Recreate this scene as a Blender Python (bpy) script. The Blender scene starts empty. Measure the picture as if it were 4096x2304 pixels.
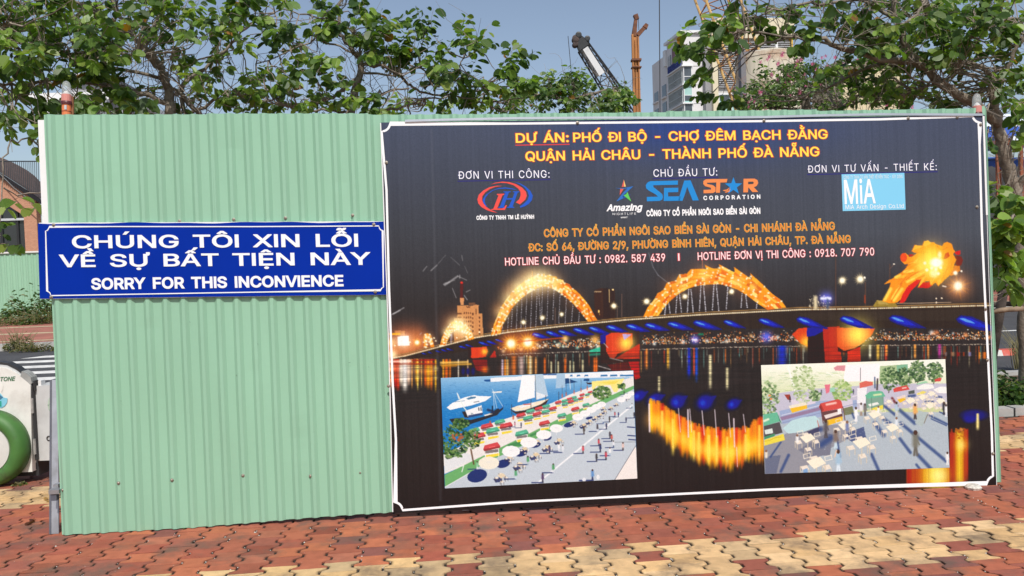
import bpy, math, random
import numpy as np

# ---------------------------------------------------------------- camera, world, sun, exposure
sc = bpy.context.scene
COL = sc.collection
FPX, CAMH, ROLL = 830.0, 1.7, 0.035
PITCH, YAW = math.atan(30 / FPX), math.radians(4.0)
F = np.array([math.sin(YAW) * math.cos(PITCH), math.cos(YAW) * math.cos(PITCH), -math.sin(PITCH)])
R0 = np.array([math.cos(YAW), -math.sin(YAW), 0.0]); U0 = np.cross(R0, F)
RV = math.cos(ROLL) * R0 - math.sin(ROLL) * U0
UV = math.cos(ROLL) * U0 + math.sin(ROLL) * R0
CAM = np.array([0.0, 0.0, CAMH])

cd = bpy.data.cameras.new('camera'); cam = bpy.data.objects.new('camera', cd); COL.objects.link(cam)
cd.sensor_width = 36.0; cd.lens = FPX / 1024 * 36.0; cd.clip_start = 0.05; cd.clip_end = 3000
from mathutils import Matrix, Vector
cam.matrix_world = Matrix(((RV[0], UV[0], -F[0], CAM[0]), (RV[1], UV[1], -F[1], CAM[1]), (RV[2], UV[2], -F[2], CAM[2]), (0, 0, 0, 1)))
sc.camera = cam

SUN_EL, SUN_AZ = math.radians(50), math.radians(5)      # azimuth: to the right of straight behind the camera
SD = np.array([math.sin(SUN_AZ) * math.cos(SUN_EL), -math.cos(SUN_AZ) * math.cos(SUN_EL), math.sin(SUN_EL)])
w = bpy.data.worlds.new('World'); sc.world = w; w.use_nodes = True
nt = w.node_tree; bg = nt.nodes['Background']
sky = nt.nodes.new('ShaderNodeTexSky'); sky.sky_type = 'NISHITA'; sky.sun_disc = False
sky.sun_elevation = SUN_EL; sky.sun_rotation = math.atan2(SD[0], SD[1])
sky.altitude = 0; sky.air_density = 1.0; sky.dust_density = 1.6; sky.ozone_density = 2.0
hs_ = nt.nodes.new('ShaderNodeHueSaturation'); hs_.inputs['Saturation'].default_value = 0.83; hs_.inputs['Value'].default_value = 1.0
nt.links.new(sky.outputs[0], hs_.inputs['Color']); nt.links.new(hs_.outputs[0], bg.inputs[0]); bg.inputs[1].default_value = 0.119
sl = bpy.data.lights.new('sun', 'SUN'); sun = bpy.data.objects.new('sun', sl); COL.objects.link(sun)
sl.energy = 3.65; sl.angle = math.radians(0.5); sl.color = (1.0, 0.955, 0.88)
sun.rotation_euler = Vector(SD).to_track_quat('Z', 'Y').to_euler(); sun.location = (0, -6, 12)
sc.view_settings.view_transform = 'Standard'; sc.view_settings.look = 'None'
sc.view_settings.exposure = 0.0; sc.view_settings.gamma = 1.0; sc.view_settings.use_curve_mapping = False
sc.cycles.max_bounces = 6; sc.cycles.use_denoising = True

# ---------------------------------------------------------------- picture-to-place measuring helpers
def ray(px, py):
    px = np.asarray(px, float); py = np.asarray(py, float)
    return F + ((px - 512) / FPX)[..., None] * RV - ((py - 288) / FPX)[..., None] * UV
def W(px, py, d):                       # the point at distance d along the viewing axis
    return CAM + d * ray(px, py)
def G(px, py, z=0.0):                   # the point of a level plane
    r = ray(px, py); return CAM + r * ((z - CAMH) / r[..., 2])[..., None]
TH = math.radians(1.5); Y0 = 5.53       # the hoarding leans back a little
PN = np.array([0, -math.cos(TH), math.sin(TH)]); PU = np.array([0, math.sin(TH), math.cos(TH)])
def P(a, b, off=0.0):                   # a along the hoarding, b up it, off towards the street
    a = np.asarray(a, float); b = np.asarray(b, float); off = np.asarray(off, float)
    return np.array([0, Y0, 0]) + a[..., None] * np.array([1.0, 0, 0]) + b[..., None] * PU + off[..., None] * PN
def ab(px, py, off=0.0):
    r = ray(px, py); t = (np.dot(np.array([0, Y0, 0]) - CAM, PN) + np.asarray(off, float)) / (r @ PN); q = CAM + t[..., None] * r - np.array([0, Y0, 0])
    return q[..., 0], q @ PU
def Pl(px, py, off=0.0):
    a, b = ab(px, py, off); return P(a, b, off)

# ---------------------------------------------------------------- materials
def lin(c):
    c = np.asarray(c, float); c = c / 255.0 if c.max() > 1.001 else c
    return np.where(c <= 0.04045, c / 12.92, ((c + 0.055) / 1.055) ** 2.4)
MATS = {}
def mat(name, color=None, rough=0.6, metal=0.0, spec=0.5, var=0.0, vscale=6.0, bump=0.0, bscale=40.0, attr=None, trans=0.0, dirt=None, dscale=3.0, damt=0.5, stretch=(1, 1, 1), alpha=1.0):
    if name in MATS: return MATS[name]
    m = bpy.data.materials.new(name); m.use_nodes = True; t = m.node_tree; N = t.nodes; L = t.links
    b = N['Principled BSDF']; b.inputs['Roughness'].default_value = rough; b.inputs['Metallic'].default_value = metal
    b.inputs['Specular IOR Level'].default_value = spec
    if attr:
        a = N.new('ShaderNodeAttribute'); a.attribute_name = attr; out = a.outputs['Color']
    else:
        a = N.new('ShaderNodeRGB'); a.outputs[0].default_value = (*color, 1); out = a.outputs[0]
    co = N.new('ShaderNodeTexCoord'); mp = N.new('ShaderNodeMapping'); mp.inputs['Scale'].default_value = stretch
    L.new(co.outputs['Object'], mp.inputs['Vector'])
    if var:
        n = N.new('ShaderNodeTexNoise'); n.inputs['Scale'].default_value = vscale; n.inputs['Detail'].default_value = 5
        L.new(mp.outputs[0], n.inputs['Vector'])
        mr = N.new('ShaderNodeMapRange'); mr.inputs[1].default_value = 0.3; mr.inputs[2].default_value = 0.7
        mr.inputs[3].default_value = 1 - var; mr.inputs[4].default_value = 1 + var
        L.new(n.outputs[0], mr.inputs[0])
        mx = N.new('ShaderNodeVectorMath'); mx.operation = 'SCALE'; L.new(out, mx.inputs[0]); L.new(mr.outputs[0], mx.inputs['Scale'])
        out = mx.outputs[0]
    if dirt:
        n = N.new('ShaderNodeTexNoise'); n.inputs['Scale'].default_value = dscale; n.inputs['Detail'].default_value = 8; n.inputs['Roughness'].default_value = 0.65
        L.new(mp.outputs[0], n.inputs['Vector'])
        mr = N.new('ShaderNodeMapRange'); mr.inputs[1].default_value = 0.5; mr.inputs[2].default_value = 0.68; mr.inputs[4].default_value = damt
        L.new(n.outputs[0], mr.inputs[0])
        mx = N.new('ShaderNodeMix'); mx.data_type = 'RGBA'; L.new(mr.outputs[0], mx.inputs[0]); L.new(out, mx.inputs[6]); mx.inputs[7].default_value = (*dirt, 1)
        out = mx.outputs[2]
    L.new(out, b.inputs['Base Color'])
    if bump:
        n = N.new('ShaderNodeTexNoise'); n.inputs['Scale'].default_value = bscale; n.inputs['Detail'].default_value = 6
        L.new(mp.outputs[0], n.inputs['Vector'])
        bp = N.new('ShaderNodeBump'); bp.inputs['Strength'].default_value = bump; bp.inputs['Distance'].default_value = 0.01
        L.new(n.outputs[0], bp.inputs['Height']); L.new(bp.outputs[0], b.inputs['Normal'])
    if trans:
        tr = N.new('ShaderNodeBsdfTranslucent'); ms = N.new('ShaderNodeMixShader'); ms.inputs[0].default_value = trans
        sc_ = N.new('ShaderNodeVectorMath'); sc_.operation = 'MULTIPLY'; sc_.inputs[1].default_value = (1.5, 1.7, 0.5); L.new(out, sc_.inputs[0])
        L.new(sc_.outputs[0], tr.inputs[0]); L.new(b.outputs[0], ms.inputs[1]); L.new(tr.outputs[0], ms.inputs[2])
        L.new(ms.outputs[0], N['Material Output'].inputs[0])
    if alpha < 1:
        b.inputs['Transmission Weight'].default_value = 1.0; b.inputs['IOR'].default_value = 1.15
    MATS[name] = m; return m

K = 1.12                                                  # brightness of a white sheet on the hoarding
def ink(name, c, rough=0.5): return mat(name, tuple(np.clip(lin(c) / K, 0, .9)), rough, spec=0.35)

# ---------------------------------------------------------------- objects
ORG = {}
def top(o, label, cat, group=None):
    o['label'] = label; o['category'] = cat
    if group: o['group'] = group
    return o
def thing(name, label, cat, loc=(0, 0, 0), group=None):
    o = bpy.data.objects.new(name, None); COL.objects.link(o); o.location = [float(v) for v in loc]; o.empty_display_size = 0.2
    ORG[o.name] = np.array(loc, float); return top(o, label, cat, group)
def mesh(name, V, Fc, m, parent=None, smooth=False, vcol=None, loc=None, label=None, mats=None, fmat=None):
    V = np.asarray(V, float).reshape(-1, 3)
    org = ORG[parent.name] if parent is not None else np.array(loc if loc is not None else (0, 0, 0), float)
    me = bpy.data.meshes.new(name); V = V - org
    if isinstance(Fc, np.ndarray):
        k = Fc.shape[1]; me.vertices.add(len(V)); me.vertices.foreach_set('co', V.ravel())
        me.loops.add(Fc.size); me.loops.foreach_set('vertex_index', Fc.ravel().astype(np.int32))
        me.polygons.add(len(Fc)); me.polygons.foreach_set('loop_start', np.arange(0, Fc.size, k, dtype=np.int32))
        me.update(calc_edges=True)
    else:
        me.from_pydata(V.tolist(), [], Fc); me.update()
    for mm in (mats or [m]): me.materials.append(mm)
    if fmat is not None: me.polygons.foreach_set('material_index', np.asarray(fmat, np.int32))
    me.polygons.foreach_set('use_smooth', [bool(smooth)] * len(me.polygons))
    if vcol is not None:
        at = me.color_attributes.new('Col', 'FLOAT_COLOR', 'POINT')
        c = np.ones((len(V), 4), np.float32); c[:, :3] = vcol; at.data.foreach_set('color', c.ravel())
    o = bpy.data.objects.new(name, me); COL.objects.link(o)
    if parent is not None:
        o.parent = parent; ORG[o.name] = org
    else:
        o.location = org.tolist(); ORG[o.name] = org
    if label: o['label'] = label
    return o
def setting(name, V, Fc, m, kind='structure', **k):
    o = mesh(name, V, Fc, m, **k); o['kind'] = kind; return o

class MB:
    def __init__(s): s.V = []; s.F = []; s.M = []; s.mi = 0
    def add(s, V, Fc):
        n = len(s.V); s.V += [tuple(map(float, v)) for v in V]; s.F += [[i + n for i in f] for f in Fc]; s.M += [s.mi] * len(Fc)
    def hexa(s, p):                       # 8 points: bottom 4 ccw, top 4 ccw
        s.add(p, [[3, 2, 1, 0], [4, 5, 6, 7], [0, 1, 5, 4], [1, 2, 6, 5], [2, 3, 7, 6], [3, 0, 4, 7]])
    def box(s, x0, x1, y0, y1, z0, z1, fr=None):
        q = [(x0, y0, z0), (x1, y0, z0), (x1, y1, z0), (x0, y1, z0), (x0, y0, z1), (x1, y0, z1), (x1, y1, z1), (x0, y1, z1)]
        if fr is not None: q = [fr[0] + x * fr[1] + y * fr[2] + z * fr[3] for x, y, z in q]
        s.hexa(q)
    def pbox(s, a0, a1, b0, b1, o0, o1):  # box in hoarding coordinates
        q = [(a0, b0, o1), (a1, b0, o1), (a1, b0, o0), (a0, b0, o0), (a0, b1, o1), (a1, b1, o1), (a1, b1, o0), (a0, b1, o0)]
        s.hexa([P(*v) for v in q])
    def tube(s, pts, rad, n=6, cap=True):
        pts = np.asarray(pts, float); rad = np.broadcast_to(rad, (len(pts),)); rings = []
        T = np.gradient(pts, axis=0); T /= np.linalg.norm(T, axis=1)[:, None] + 1e-9
        up = np.array([0, 0, 1.0]) if abs(T[0][2]) < 0.9 else np.array([1.0, 0, 0])
        A = np.cross(T[0], up); A /= np.linalg.norm(A)
        for i in range(len(pts)):
            A = A - T[i] * (A @ T[i]); A /= np.linalg.norm(A) + 1e-9; B = np.cross(T[i], A)
            rings.append([pts[i] + rad[i] * (math.cos(t) * A + math.sin(t) * B) for t in np.arange(n) * 2 * math.pi / n])
        V = [v for r in rings for v in r]; Fc = []
        for i in range(len(pts) - 1):
            for k in range(n):
                Fc.append([i * n + k, i * n + (k + 1) % n, (i + 1) * n + (k + 1) % n, (i + 1) * n + k])
        if cap: Fc += [list(range(n))[::-1], [(len(pts) - 1) * n + k for k in range(n)]]
        s.add(V, Fc)
    def lathe(s, c, prof, n=16, ax=(0, 0, 1), e1=(1, 0, 0)):
        ax = np.asarray(ax, float); e1 = np.asarray(e1, float); e2 = np.cross(ax, e1); c = np.asarray(c, float); V = []; Fc = []
        for r, h in prof:
            V += [c + h * ax + r * (math.cos(t) * e1 + math.sin(t) * e2) for t in np.arange(n) * 2 * math.pi / n]
        for i in range(len(prof) - 1):
            for k in range(n): Fc.append([i * n + k, i * n + (k + 1) % n, (i + 1) * n + (k + 1) % n, (i + 1) * n + k])
        Fc += [list(range(n))[::-1], [(len(prof) - 1) * n + k for k in range(n)]]
        s.add(V, Fc)
    def build(s, name, m, parent=None, **k):
        fm = s.M if k.get('mats') else None
        return mesh(name, s.V, s.F, m, parent, fmat=fm, **k)

# flat figures on the hoarding plane, given in picture pixels
def flat(name, polys, off, m, parent, label=None, mats=None):
    V = []; Fc = []; M = []
    for it in polys:
        pts, mi = it if mats else (it, 0)
        n = len(V); q = Pl(np.array([p[0] for p in pts]), np.array([p[1] for p in pts]), off + 0.0004 * mi)
        V += q.tolist(); Fc.append(list(range(n, n + len(pts)))); M.append(mi)
        nn = np.cross(q[1] - q[0], q[2] - q[1])
    o = mesh(name, V, Fc, m, parent, label=label, mats=mats, fmat=M if mats else None); return o
def stroke(pts, wd, closed=False):
    pts = [np.array(p, float) for p in pts]; n = len(pts); out = []; L_ = []; R_ = []
    for i in range(n):
        a = pts[(i - 1) % n] if (i or closed) else pts[0]; b = pts[(i + 1) % n] if (i < n - 1 or closed) else pts[-1]
        t = b - a; t /= np.linalg.norm(t) + 1e-9; nn = np.array([-t[1], t[0]])
        if 0 < i < n - 1 or closed:
            t1 = pts[i] - a; t1 /= np.linalg.norm(t1) + 1e-9; k = 1 / max(0.5, abs(nn @ np.array([-t1[1], t1[0]])))
        else: k = 1
        L_.append(pts[i] + nn * wd / 2 * k); R_.append(pts[i] - nn * wd / 2 * k)
    for i in range(n if closed else n - 1):
        j = (i + 1) % n; out.append([tuple(L_[i]), tuple(L_[j]), tuple(R_[j]), tuple(R_[i])])
    return out
# outlines of a plain sans-serif alphabet with Vietnamese accents (each contour: pairs of base-64 numbers)
AL = "0123456789ABCDEFGHIJKLMNOPQRSTUVWXYZabcdefghijklmnopqrstuvwxyz-_"
CONTOURS = """38383K4K3m4K3R38
4X3V4X383838383V
3Q383J3A3D3E393J383Q393X3D3d3J3h3Q3j3X3h3d3d3h3X3i3Q3h3J3d3E3X3A
4W6y3U383838496y
4G383x3B3f3L3R3a3H3u3C49394S384n39553C5O3H5f3R5-3f6D3x6M4G6P4b6M4s6D545-5F5f5J5O5M555N4n5M4S5J495F3u543a4s3L4b3B
3t38443A4G3H4P3T4W3j4a424c4Q4a4o4W564P5M4G5Y445f3t5i3f5f3T5Y3K5M3D56394o384Q39423D3j3K3T3T3H3f3A
3838383U553U5538
4K6J4K383x383x5x3w5x385N385p3r6J
3838383R4C4Z4M4l4V4v4c524g5B4j5J4k5T4j5d4f5l4Z5s4R5y4I5_47603y5_3p5x3h5r3c5j3Y5a3X5P385P3A5g3G5v3Q653d6E3t6K486M4P6K4e6F4r664-5w545i565T555I52574z4y4q4l4e4X4P4G3h3W3h3V5A3V5A38
4E383y3A3i3F3U3N3J3Y3C3m38403Z403b3s3g3k3m3d3v3Z433W4E3V4Q3W4b3Z4k3f4r3m4v3w4x454v4G4r4P4l4Y4b4e4O4j474k3s4k3s534g5-4g603J603J6M5C6M5C634C4w4C4_4W4-4o4v514m5B4a5I4L5K455I3q5B3b503P4o3G4Y3A
3838383T4R5f4q5f3Z3W3Z3V5T3V5T38
3838383u384238573W573W38
48383t3A3e3F3R3O3H3Z3B3m383_3X3_3Z3s3d3l3j3e3r3Z3-3W483V4K3W4U3b4d3i4k3r4o404p4C4o4O4j4Z4d4j4U4q4J4u474w3z4v3p4s3g4o3Z4j3B4m3M6M536M53603i603c543k593t5D415G4C5G4P5F4c5B4n554w4z524p584d5B4Q5C4C5A3w543f4v3S4h3H4R3A
4A383u3A3e3H3R3R3H3f3B3v384C3A4R3F4h3O4z3c5J4K6M4m6M3h4p3f4p3j4v3n4-3t523z5645584D594U574j514w4t534h594S5B4A583u523e4u3R4h3H4R3A
3n383y3A453E4E3L4K3U4O3e4P3q4O404K4A4E4J454Q3y4U3n4V3b4U3S4Q3J4J3D4B3940383q393e3D3U3J3L3S3E3b3A
3M384m5x4m5z385z386J5B6J5B5x3n38
4E383w3A3f3G3R3O3H3a3A3n3841394E3D4P3J4Z3R4h3b4n3m4r3m4s3Z4y3O563H5K3F5Z3H5o3N5_3X6A3j6I3y6N4E6P4U6N4j6I4w6A545_5A5o5C5Z595K53564u4y4h4s4h4r4s4n4_4h584Z5E4P5I4E5J415H3n5A3a503O4o3G4X3A
3r3841394C3C4L3H4R3P4V3X4X3h4V3s4R3_4K474B4D404H3r4I3e4H3U4D3L473E3_3A3s383h3A3X3E3P3K3H3T3C3e39
3k383u39413C483H4E3O4H3X4J3g4I3q4E3y484341483u4B3k4C3Z4B3Q483I433D3y393q383g393X3D3O3J3H3Q3C3Z39
496M4R6K4h6E4u63525s585b5B5J5954544q4x4Y4j4B3_383Z384e4h4g4h4d4b4Y4W4S4S4M4P4E4N464M3r4O3c4U3P4d3G4q3A53385L3B5d3H5t3R643e6E3u6K
3m4V3b4U3S4P3J4J3D4A393_383q393e3D3T3J3K3S3E3b3A3m383y3A453E4E3K4K3T4O3d4P3p4O3_4K4A4E4J464P3y4U
3Q383J3A3D3E393J383Q393Y3D3d3J3h3Q3j3X3h3d3d3h3Y3i3Q3h3J3d3E3X3A
38384I6J4l6J5w385V384q514m5E4h5T4b5m4U674Z674S5m4M5S4H5D4D513Z38
3838383U4m3U4m38
3838386J4G6J4a6I4q6C5064585v5E5i5F5U5E5I5B5855504_4w4t4s4k4p4k4n4u4l514g5A4Z5H4P5M4D5N3-5L3m5G3Z573O4w3F4e3A4J38
38383u384C3A4Q3H4Y3R4a3e4Z3o4V3x4P424G48464C3v4D384D
38383r384039493C4H3I4N3P4R3X4S3h4Q3t4J4247483s4B384B
4Z384I3A423E3q3L3d3V3T3h3K3v3D4A394S384n39553D5O3K5e3T5t3d633q6C426K4I6O4Z6P4o6O506L5D6F5P675Z5-5h5o5n5b5r5M5R5M5O5W5K5f5E5m575s4_5x4s5_4j614Z614H5_415u3q5i3g5T3a593X4n3a4P3g453q3r423g4H3Z4Z3W4j3X4s3Z4_3c573h5E3n5K3v5O415R4B5r4B5n3y5h3l5Z3a5P3Q5D3I503D4o39
3x383938393V3v3V4G3X4Y3e4m3q4x44514N534k51554x5O4n5e4Z5p4H5w3x5z385z386J3z6J4G6I4X6E4m67535v5G5a5N5K5Q525S4k5Q4Q5N485G3t583f4z3U4l3K4W3D4E39
3Y6J3Y383838386J
3838386J556J555z3Y5z3Y4w4-4w4-4Z3Y4Z3Y3V563V5638
3838386J546J545z3Y5z3Y4t4w4t4w4W3Y4W3Y38
4Z384I3A423E3q3L3d3V3S3h3K3v3D4A394S384n39553D5O3K5e3S5t3d633q6C426K4H6O4Y6P4o6O506K5D6F5P675Z5z5i5o5o5b5s5M5R5M5O5W5J5e5D5m565s4_5x4s5-4j614Y614H5_415u3q5i3g5T3a593X4n3a4P3g453q3r423g4I3Z4Z3W4q3Y523d5E3m5M3y5S4B5U4S5c4R4f4R4f4n5t4n5t4R5q445i3l5V3V5F3J4w3B
3838386J3Y6J3Y4y5D4y5D6J5d6J5d385D385D4b3Y4b3Y38
3838386J3W6J3W38
3838383a3F3k3M3s3T3_3a473h4G3p4O4l5P5H5P3w3y3v3y
3838386J3Y6J3Y5E3Y4Y3Y4L3Y38
4I38384m3O544m38
3838386J3Y6J3Y3V503V5038
3838386J3j6J4V4J4Z484e3v4j3g4n3S4h3S4l3f4q3u4v474z4J5l6J6J6J6J385w385w4y5w5B5w5R5w5j5x5_5z5_5w5r5t5i5n5P5h595c4y4v384Y383q4y3m583g5O3a5h3T5_3W5_3W5k3W5T3X5B3X4y3X38
3838386J3c6J4v4H4z4B5144563y5B3p5G3f5M3U5I3T5H3f5G3p5G3-5G475G4M5G6J5f6J5f385B38414y3t5C3n5M3h5W3R5z3W5z3X5X3Y5B3Y4y3Y38
4Z384I3A423E3q3L3e3V3T3h3K3v3D4A394S384n39553D5O3K5e3T5t3e633q6C426K4I6O4Z6P4q6O536K5H6C5U635f5t5o5e5u5O5y555z4n5y4S5u4A5o3v5f3h5U3V5H3L533E4q3A
4A384R3A4h3H4u3T523j59415B4P594n52554u5L4h5W4R5d4A5f3u5d3f5W3R5L3H553B4n384P3B413H3j3R3T3f3H3u3A
3838386J4E6J4a6H4r6B52615C5q5I5a5J5J5I525C4o524b4r4R4a4K4E4I3S4I3S4f4D4f4R4g4d4k4l4r4r4z4v584w5J4v5U4r5f4l5n4d5t4R5x4D5z3Y5z3Y38
384R3Z4R3w3z3_3r4X3846383m3c3g3j
3838386J4E6J4a6H4r6B53625C5r5I5c5K5L5I545C4r534e4r4V4a4P4E4N3N4N3N4k4D4k4S4l4d4p4m4u4r504v5A4w5L4v5W4r5g4m5o4d5u4S5y4D5z3Y5z3Y38
3v38384a3b4a4N38
4I383-3A3i3G3T3O3J3a3B3o38433Z433b3u3g3l3o3e3y3Z473X4I3W4W3X4h3a4r3f4z3n523w5344524D4-4K4t4P4l4U4c4Y4R4b424i3i4q3R503H5E3E5X3G5n3N5_3Y6B3m6J416O4K6Q4d6O4t6J556B5G5_5N5o5P5Z505Z4y5n4o5x4a614J6347623y5_3p5w3i5p3e5h3d5Y3f5P3j5H3q5C3z5746544E514Z4y4i4v4s4r4_4n584h5G4a5N4R5R4G5S435Q3q5K3b593P4w3G4e3A
385z386J5Y6J5Y5z4Y5z4Y384838485z
4O38413A3k3H3U3S3I3h3A3y384G386M3Y6M3Y4I3Z443e3u3m3k3x3c483X4O3W4d3X4q3c4_3k573u5B445D4I5D6M5d6M5d4G5a3y5T3h5H3S513H4k3A
4J38386J3Z6J4E4Q4I4E4N3_4T3i4a3K4V3K4c3i4i3_4n4F4r4Q5V6J5w6J4m38
38384O4w4O4d3D6J3h6J485e4E5W4J5O4N5I4Q5C4U554Y4z4U4z4c5B4g5I4k5O4u5e5M6J5p6J4f4e4f4x5t385Q384s3y4i4A4e4G4b4M4X4T4T4a4Z4a4V4T4R4N4N4G4J4A4A3y3c38
4I384I4R386J3b6J4E5I4K574Q4z4V4o4b4a4Q4a4W4o4b4z4h574n5I5P6J5t6J4i4R4i38
3y383k393Y3D3N3K3F3T3A3e383s39423D4B3J4J3R4O3a4S3k4V3v4X434Z4P4c4X4d4c4f4f4i4g4n4g4o4f4w4d524Y574S5C4K5E4A5F405E3u5C3n583h533d4-3a4v3C4_3J5C3R5L3c5S3n5X3z5a4A5b4I5a4S5Z4b5W4k5R4s5K4z5B514_534m533B4h3B4h3W4f3W4c3Q4X3L4Q3G4I3B4839
3d383q393-3D463K4C3R4G3a4H3j4H424F404B3_463z403y3p3w3f3v3X3u3P3r3I3o3C3k393e383W393P3C3J3H3E3N3B3V39
4D383w3A3f3I3R3T3G3j3A40384M3A4i3G4_3R5F3f5R3w5Y4D5b4O5a4Y5Y4h5U4q5P4y5J525C57535B4w4p4q4n4v4k4_4g534c574X5B4R5D4K5E4D5F3_5D3q573h4-3b4o3Y4b3X4M3Y473b3w3h3k3q3b3_3W4D3U4K3U4R3W4X3Y4c3b4h3g4l3k4o3q4q3w5B3q583g523X4y3Q4q3K4i3E4Y3B4O38
48383s3A3d3H3Q3T3G3j3A40384N3A4j3G503Q5G3d5R3s5Y485b4L5a4V5W4d5R4j5L4n5G4q5B4s5B4s6M5F6M5F3B4t3B4t3Y4r3Y4n3T4j3N4d3I4V3D4L39
3p38403A4A3F4J3O4P3Z4S3n4U414S4H4P4U4J4f4A4o404t3p4v3c4t3R4o3I4f3C4T394G3841393n3C3a3J3O3R3F3c3A
4F383w3A3f3I3R3T3G3j3A40384M3A4i3G4_3Q5F3e5R3v5Y4C5b4O5a4a5X4m5R4w5J5259594y5D4i5E4P5E4F3O4F3O4Z514Z4s4S4r4g4n4s4h514Z594P5D4C5F3_5D3r583i513c4t3Y4i3W4V3W4I3Y423c3r3j3h3s3a423V4F3T4O3U4V3W4c3Z4i3e4n3k4q3r5C3l573a503R4t3J4h3D4U39
4D383z393m3C3a3H3R3O3K3W3E3e3Z3q3c3l3h3g3m3b3u3X413U4D3T4U3V4h3c4q3n4t424t4V4q4V4n4Q4j4L4d4F4V4A4L4748463t483d4F3Q4P3G4e3A4w385G3A5c3G5v3Q693d6K3t6R486U4L6T4V6P4d6K4j6E4o694r644t644t6S5F6S5F405D3k563W4y3L4k3E4U39
3p3840394A3E4J3M4P3W4T3k4U3z4T4C4P4Q4J4b4B4j404o3p4q3c4o3R4j3J4a3C4P394C383z393k3C3X3J3M3R3E3c39
3W4Z3W383838386J3W6J3W4x3S4x3a5D3m5P3-5W4E5Y4S5W4f5R4p5J4x58504w524e52384f384f4c4d4s4W524L59475C3z5A3p573i513c4v3Y4l
3838385W3W5W3W38
3O383I393D3D393I383O393V3D3a3I3d3O3e3V3d3b3a3e3V3g3O3e3I3b3D3V39
3h383R3A3H3H3A3S383h386K3W6K3W3m3X3e3Z3Y3d3V3j3U3p3U3t3V3x3A3q393l38
3838385W3W5W3W4-3U4-3Y593e5I3l5P3u5U415X4B5Y4Q5W4c5O4l5D4p4-4m4-4q584w5H525P5B5U5M5X5Y5Y5k5X5w5T645M6B5B6G4-6I4k6I385v385v4j5t4y5m555c5A5Q5C5H5B595852534z4y4w4q4v4h4v384X384X4m4V4x4O544F5A435C3w5B3o583h533b4y3Y4o3W4d3W38
3W4Z3W383838385W3W5W3W4x3S4x3a5D3m5P3-5W4E5Y4S5W4f5R4p5J4x58504w524e52384f384f4c4d4s4W524L59475C3z5A3p573i513c4v3Y4l
4D383w3A3f3I3R3T3G3j3A40384M3A4i3G4_3R5F3f5R3w5Y4D5b4W5Y4n5R4_5F5A4_5G4i5I4M5G405A3j4_3T4n3I4W3A
3q38423A4D3F4M3O4S3a4V3n4X404V4F4S4S4M4e4D4n424t3q4v3c4t3R4n3I4e3C4S394F3840393n3C3a3I3O3R3F3c3A
3838385W3W5W3W583X583d5J3m5R3x5W485Y4F5Y4K5X4K594F5A4B5A465A3y593p563h513b4v3Y4n3W4d3W38
43383q393d3C3S3I3J3Q3C3a383n3W3s3a3h3i3Z3s3V433T4H3V4S3a4Z3h4b3q4a3x4W414P464F493s4F3a4L3N4U3F4g3D4v3F553K5G3T5O3e5V3s5Z455b4J5a4W5W4g5Q4o5J4u594y4_4b4w4X524R594I5E455G3u5E3k5A3e533b4w3d4o3i4i3p4e3_4a4M4V4e4O4q4G4y444-3s4z3f4t3U4k3L4Y3E4J39
4N3T4N383838383T
38663W663W3n3X3e3a3Z3g3V3o3U3u3U3_3V433B3_3A3x393s383n383W3B3J3J3B3V383l
3838383Q4T584T593A593A5W4y5W4y5C3f3W3f3V4-3V4-38
3Y38383m3Z3m3s38
38383R3m3t3m3S38
3W38383838393e3j3_3j4W394W3847383q3W
3W38383838393f3j403j4W394W3848383q3W
3Z38383m3Z3m3t38
38383R3m3s3m3S38
3w383938393V3u3V4F3X4Y3e4m3q4w44504N524k50554w5O4m5e4Y5p4G5w3x5z385z386J3z6J4F6I4W6E4l67525v5G5a5M5K5Q525R4k5Q4Q5M485G3t573f4y3U4l3K4V3D4E39
3838383T4n3T4n38
383D383U3G3U3L3U3V3T3c3S3k3S3w3S493R4B3S4B3U4B3u4Z3u4Z3V4X3L4T3E4M394B38463841393s3A3l3B3b3C3O3D
3838383R3W3R3Y3S3Y3U3Y3u3w3u3w3V3u3L3q3E3j393Y38
3P383J393D3D3A3I383O3A3V3D3a3J3d3P3f3W3d3b3a3f3V3g3O3f3I3b3D3W39
3d383K383U3R3V3U3V3V3T3W3R3W383W383m3R3m3Z3m3f3k3k3i3n3e3o3a3p3V3n3Q3k3K
3W38383838393e3k3_3k4W394W3847383q3W
38383R3k3t3k3S38
3Y38383k3Z3k3s38
3l383b393R3D3J3J3D3R393a383l3Q3l3R3c3W3W3d3R3l3Q3u3R3_3W433c453l4N3l4L3a4I3R4B3J433D3w39
3t383Y38383k3Z3k
3l383a3A3R3D3J3K3D3R393a383l3P3l3R3c3V3V3c3R3l3P3t3R3-3V433c443l4M3l4K3a4H3R4B3K433D3v3A
42383z393u3A3p3C3l3E3d3I3a3J3X3K3U3J3R3G3Q3D3P3938393A3K3E3T3L3Z3U3b3Z3b3e3Z3j3Y3n3V3u3R3y3Q3_3Q423Q443S463W473b4O3b4M3P4I3G4B3A
3W38383838393e3k403k4W394W3847383q3W
38383S3k3t3k3S38
3e383M383U3P3V3R3V3T3U3U3R3U383U383k3R3k3b3j3j3g3n3c3p3W3o3P3l3I
3P383I393D3D393I383O393V3D3a3I3d3P3f3V3d3b3a3e3V3g3O3e3I3b3D3V39
3O383I393D3D393I383O393V3D3a3I3d3O3f3V3d3b3a3e3V3g3O3e3I3b3D3V39
3W38383838393e3k3_3k4V394V3847383q3W
38383R3k3s3k3S38
3e383L383U3P3V3R3V3T3T3U3R3U383U383k3R3k3b3j3i3g3n3c3p3W3o3P3k3I
41383y393t3A3p3C3k3E3c3I3Z3J3W3K3T3J3R3G3Q3D3P393839393K3E3T3K3Z3U3b3Z3b3e3a3i3Y3m3W3u3R3x3Q3_3Q423Q443S453W463b4N3b4L3P4H3G4A3A
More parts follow.
